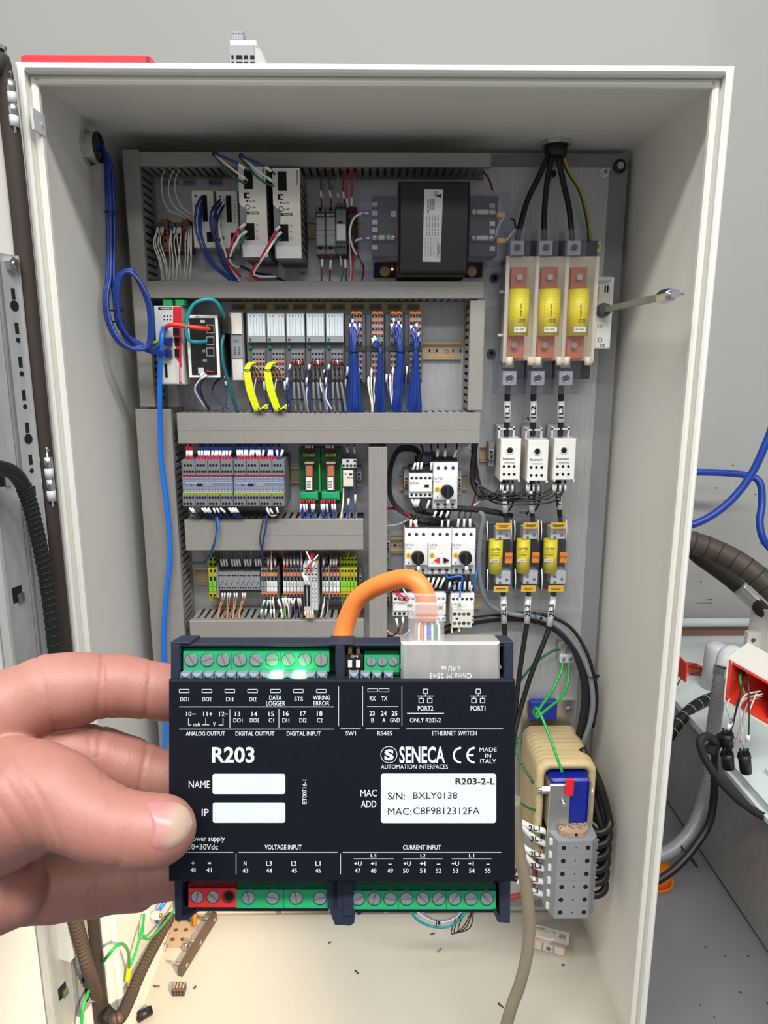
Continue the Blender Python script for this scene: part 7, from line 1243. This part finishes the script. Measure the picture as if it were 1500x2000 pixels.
def surface(step=.0008):
    lo = np.array([-.372, -.205, -.306]); hi = np.array([-.046, -.040, -.176])
    n = ((hi-lo)/step).astype(int)+1; ax_ = [lo[i]+step*np.arange(n[i]) for i in range(3)]
    R = 5; nc = -(-n//R); cc = [lo[i]+step*(R*np.arange(nc[i])+(R-1)/2) for i in range(3)]      # coarse pass, then only the band near the skin
    Pc = np.stack(np.meshgrid(*cc, indexing='ij'), -1).reshape(-1, 3).astype(np.float32); Fc = sdf(Pc).reshape(nc)
    F = np.repeat(np.repeat(np.repeat(Fc, R, 0), R, 1), R, 2)[:n[0], :n[1], :n[2]].copy(); I = np.argwhere(np.abs(F) < step*R*1.35)
    for c0 in range(0, len(I), 300000): q = I[c0:c0+300000]; F[q[:, 0], q[:, 1], q[:, 2]] = sdf((lo+step*q).astype(np.float32))
    F[0] = F[-1] = 1; F[:, 0] = F[:, -1] = 1; F[:, :, 0] = F[:, :, -1] = 1
    F[1] = np.maximum(F[1], 0)
    del I
    S = F < 0; cx, cy, cz = n-1
    cnt = np.zeros((cx, cy, cz), np.int8)
    for i in (0, 1):
        for j in (0, 1):
            for k in (0, 1): cnt += S[i:i+cx, j:j+cy, k:k+cz]
    act = (cnt > 0) & (cnt < 8); idx = np.full((cx, cy, cz), -1, np.int64); I = np.argwhere(act); idx[act] = np.arange(len(I))
    acc = np.zeros((len(I), 3)); num = np.zeros(len(I)); cor = [(i, j, k) for i in (0, 1) for j in (0, 1) for k in (0, 1)]
    for a in cor:
        for b in cor:
            if sum(b)-sum(a) == 1 and all(y >= x for x, y in zip(a, b)):
                fa = F[I[:, 0]+a[0], I[:, 1]+a[1], I[:, 2]+a[2]]; fb = F[I[:, 0]+b[0], I[:, 1]+b[1], I[:, 2]+b[2]]; m = (fa < 0) != (fb < 0)
                t = np.where(m, fa/np.where(m, fa-fb, 1), 0); t = np.clip(t, 0, 1); p = np.array(a)+t[:, None]*(np.array(b)-np.array(a)); acc += p*m[:, None]; num += m
    V = lo+step*(I+acc/num[:, None]); Q = []
    for ax in range(3):
        o = [x for x in range(3) if x != ax]; sl0 = [slice(1, -1)]*3; sl0[ax] = slice(0, -1); sl1 = list(sl0); sl1[ax] = slice(1, None)
        E = np.argwhere(S[tuple(sl0)] != S[tuple(sl1)]); E = E+np.array([0 if i == ax else 1 for i in range(3)])
        ins = S[E[:, 0], E[:, 1], E[:, 2]]
        def cell(d0, d1): q = E.copy(); q[:, o[0]] -= d0; q[:, o[1]] -= d1; return idx[q[:, 0], q[:, 1], q[:, 2]]
        quad = np.stack([cell(0, 0), cell(1, 0), cell(1, 1), cell(0, 1)], 1); fl = ins if ax != 1 else ~ins; quad[~fl] = quad[~fl][:, ::-1]; Q.append(quad)
    return V, np.concatenate(Q)
V, Q = surface()
HAND = held('hand', 'left hand in from the left, thumb and fingers gripping the dark module', 'person')
HAND.name = 'person'
me = bpy.data.meshes.new('hand'); V2 = V-np.array(ORG); me.from_pydata(V2.tolist(), [], Q.tolist()); me.polygons.foreach_set('use_smooth', [True]*len(Q)); me.materials.append(mat('skin')); me.update()
ho = bpy.data.objects.new('hand', me); SC.collection.objects.link(ho); ho.parent = HAND
def hits(uv, lifts):
    o = np.array([[(u-750)/FPX, -(v-1000)/FPX, -1.0] for u, v in uv], np.float32); t = np.full(len(o), .176, np.float32)
    for _ in range(120): t += np.maximum(sdf(o*t[:, None]), -.002)*.7
    ok = t < .24; q = o*(t-np.array(lifts, np.float32))[:, None]
    return [Vector([float(c) for c in q[i]])-ORG if ok[i] else None for i in range(len(o))]
NB = [(286, 1569), (292, 1585), (297, 1602), (299.5, 1622), (298, 1640), (296, 1653), (308, 1659), (324, 1660), (340, 1654), (354, 1645), (366, 1633), (373, 1620), (376, 1606), (372, 1590), (364, 1578), (352, 1570), (338, 1566.5), (322, 1565.5), (306, 1566)]
cu, cv = 336, 1612; NR = 7
n = len(NB); uv = [(cu, cv)]+[(cu+(u-cu)*r/NR, cv+(v-cv)*r/NR) for r in range(1, NR+1) for u, v in NB]
pts_ = hits(uv, [.0005]+[.0005 if r < NR else .0001 for r in range(1, NR+1) for _ in NB]); c0 = pts_[0]; gr = [pts_[1:]]
for name, m, test in (('thumb_nail', 'nail', lambda u: True),):
    vs = [c0]+[p for ring in gr for p in ring]; fs = []
    for i in range(n):
        j = (i+1) % n
        def uc(r, k): return cu+(NB[k][0]-cu)*r/NR
        if test(cu): fs.append((0, 1+j, 1+i))
        for r in range(NR-1):
            if test((uc(r+1, i)+uc(r+2, j))/2): fs.append((1+r*n+i, 1+r*n+j, 1+(r+1)*n+j, 1+(r+1)*n+i))
    used = sorted({i for f_ in fs for i in f_ if vs[i] is not None}); mp = {k: i for i, k in enumerate(used)}
    fs = [tuple(mp[i] for i in f_) for f_ in fs if all(vs[i] is not None for i in f_)]
    G().add([vs[k] for k in used], fs, True).build(name, m, ho, True)
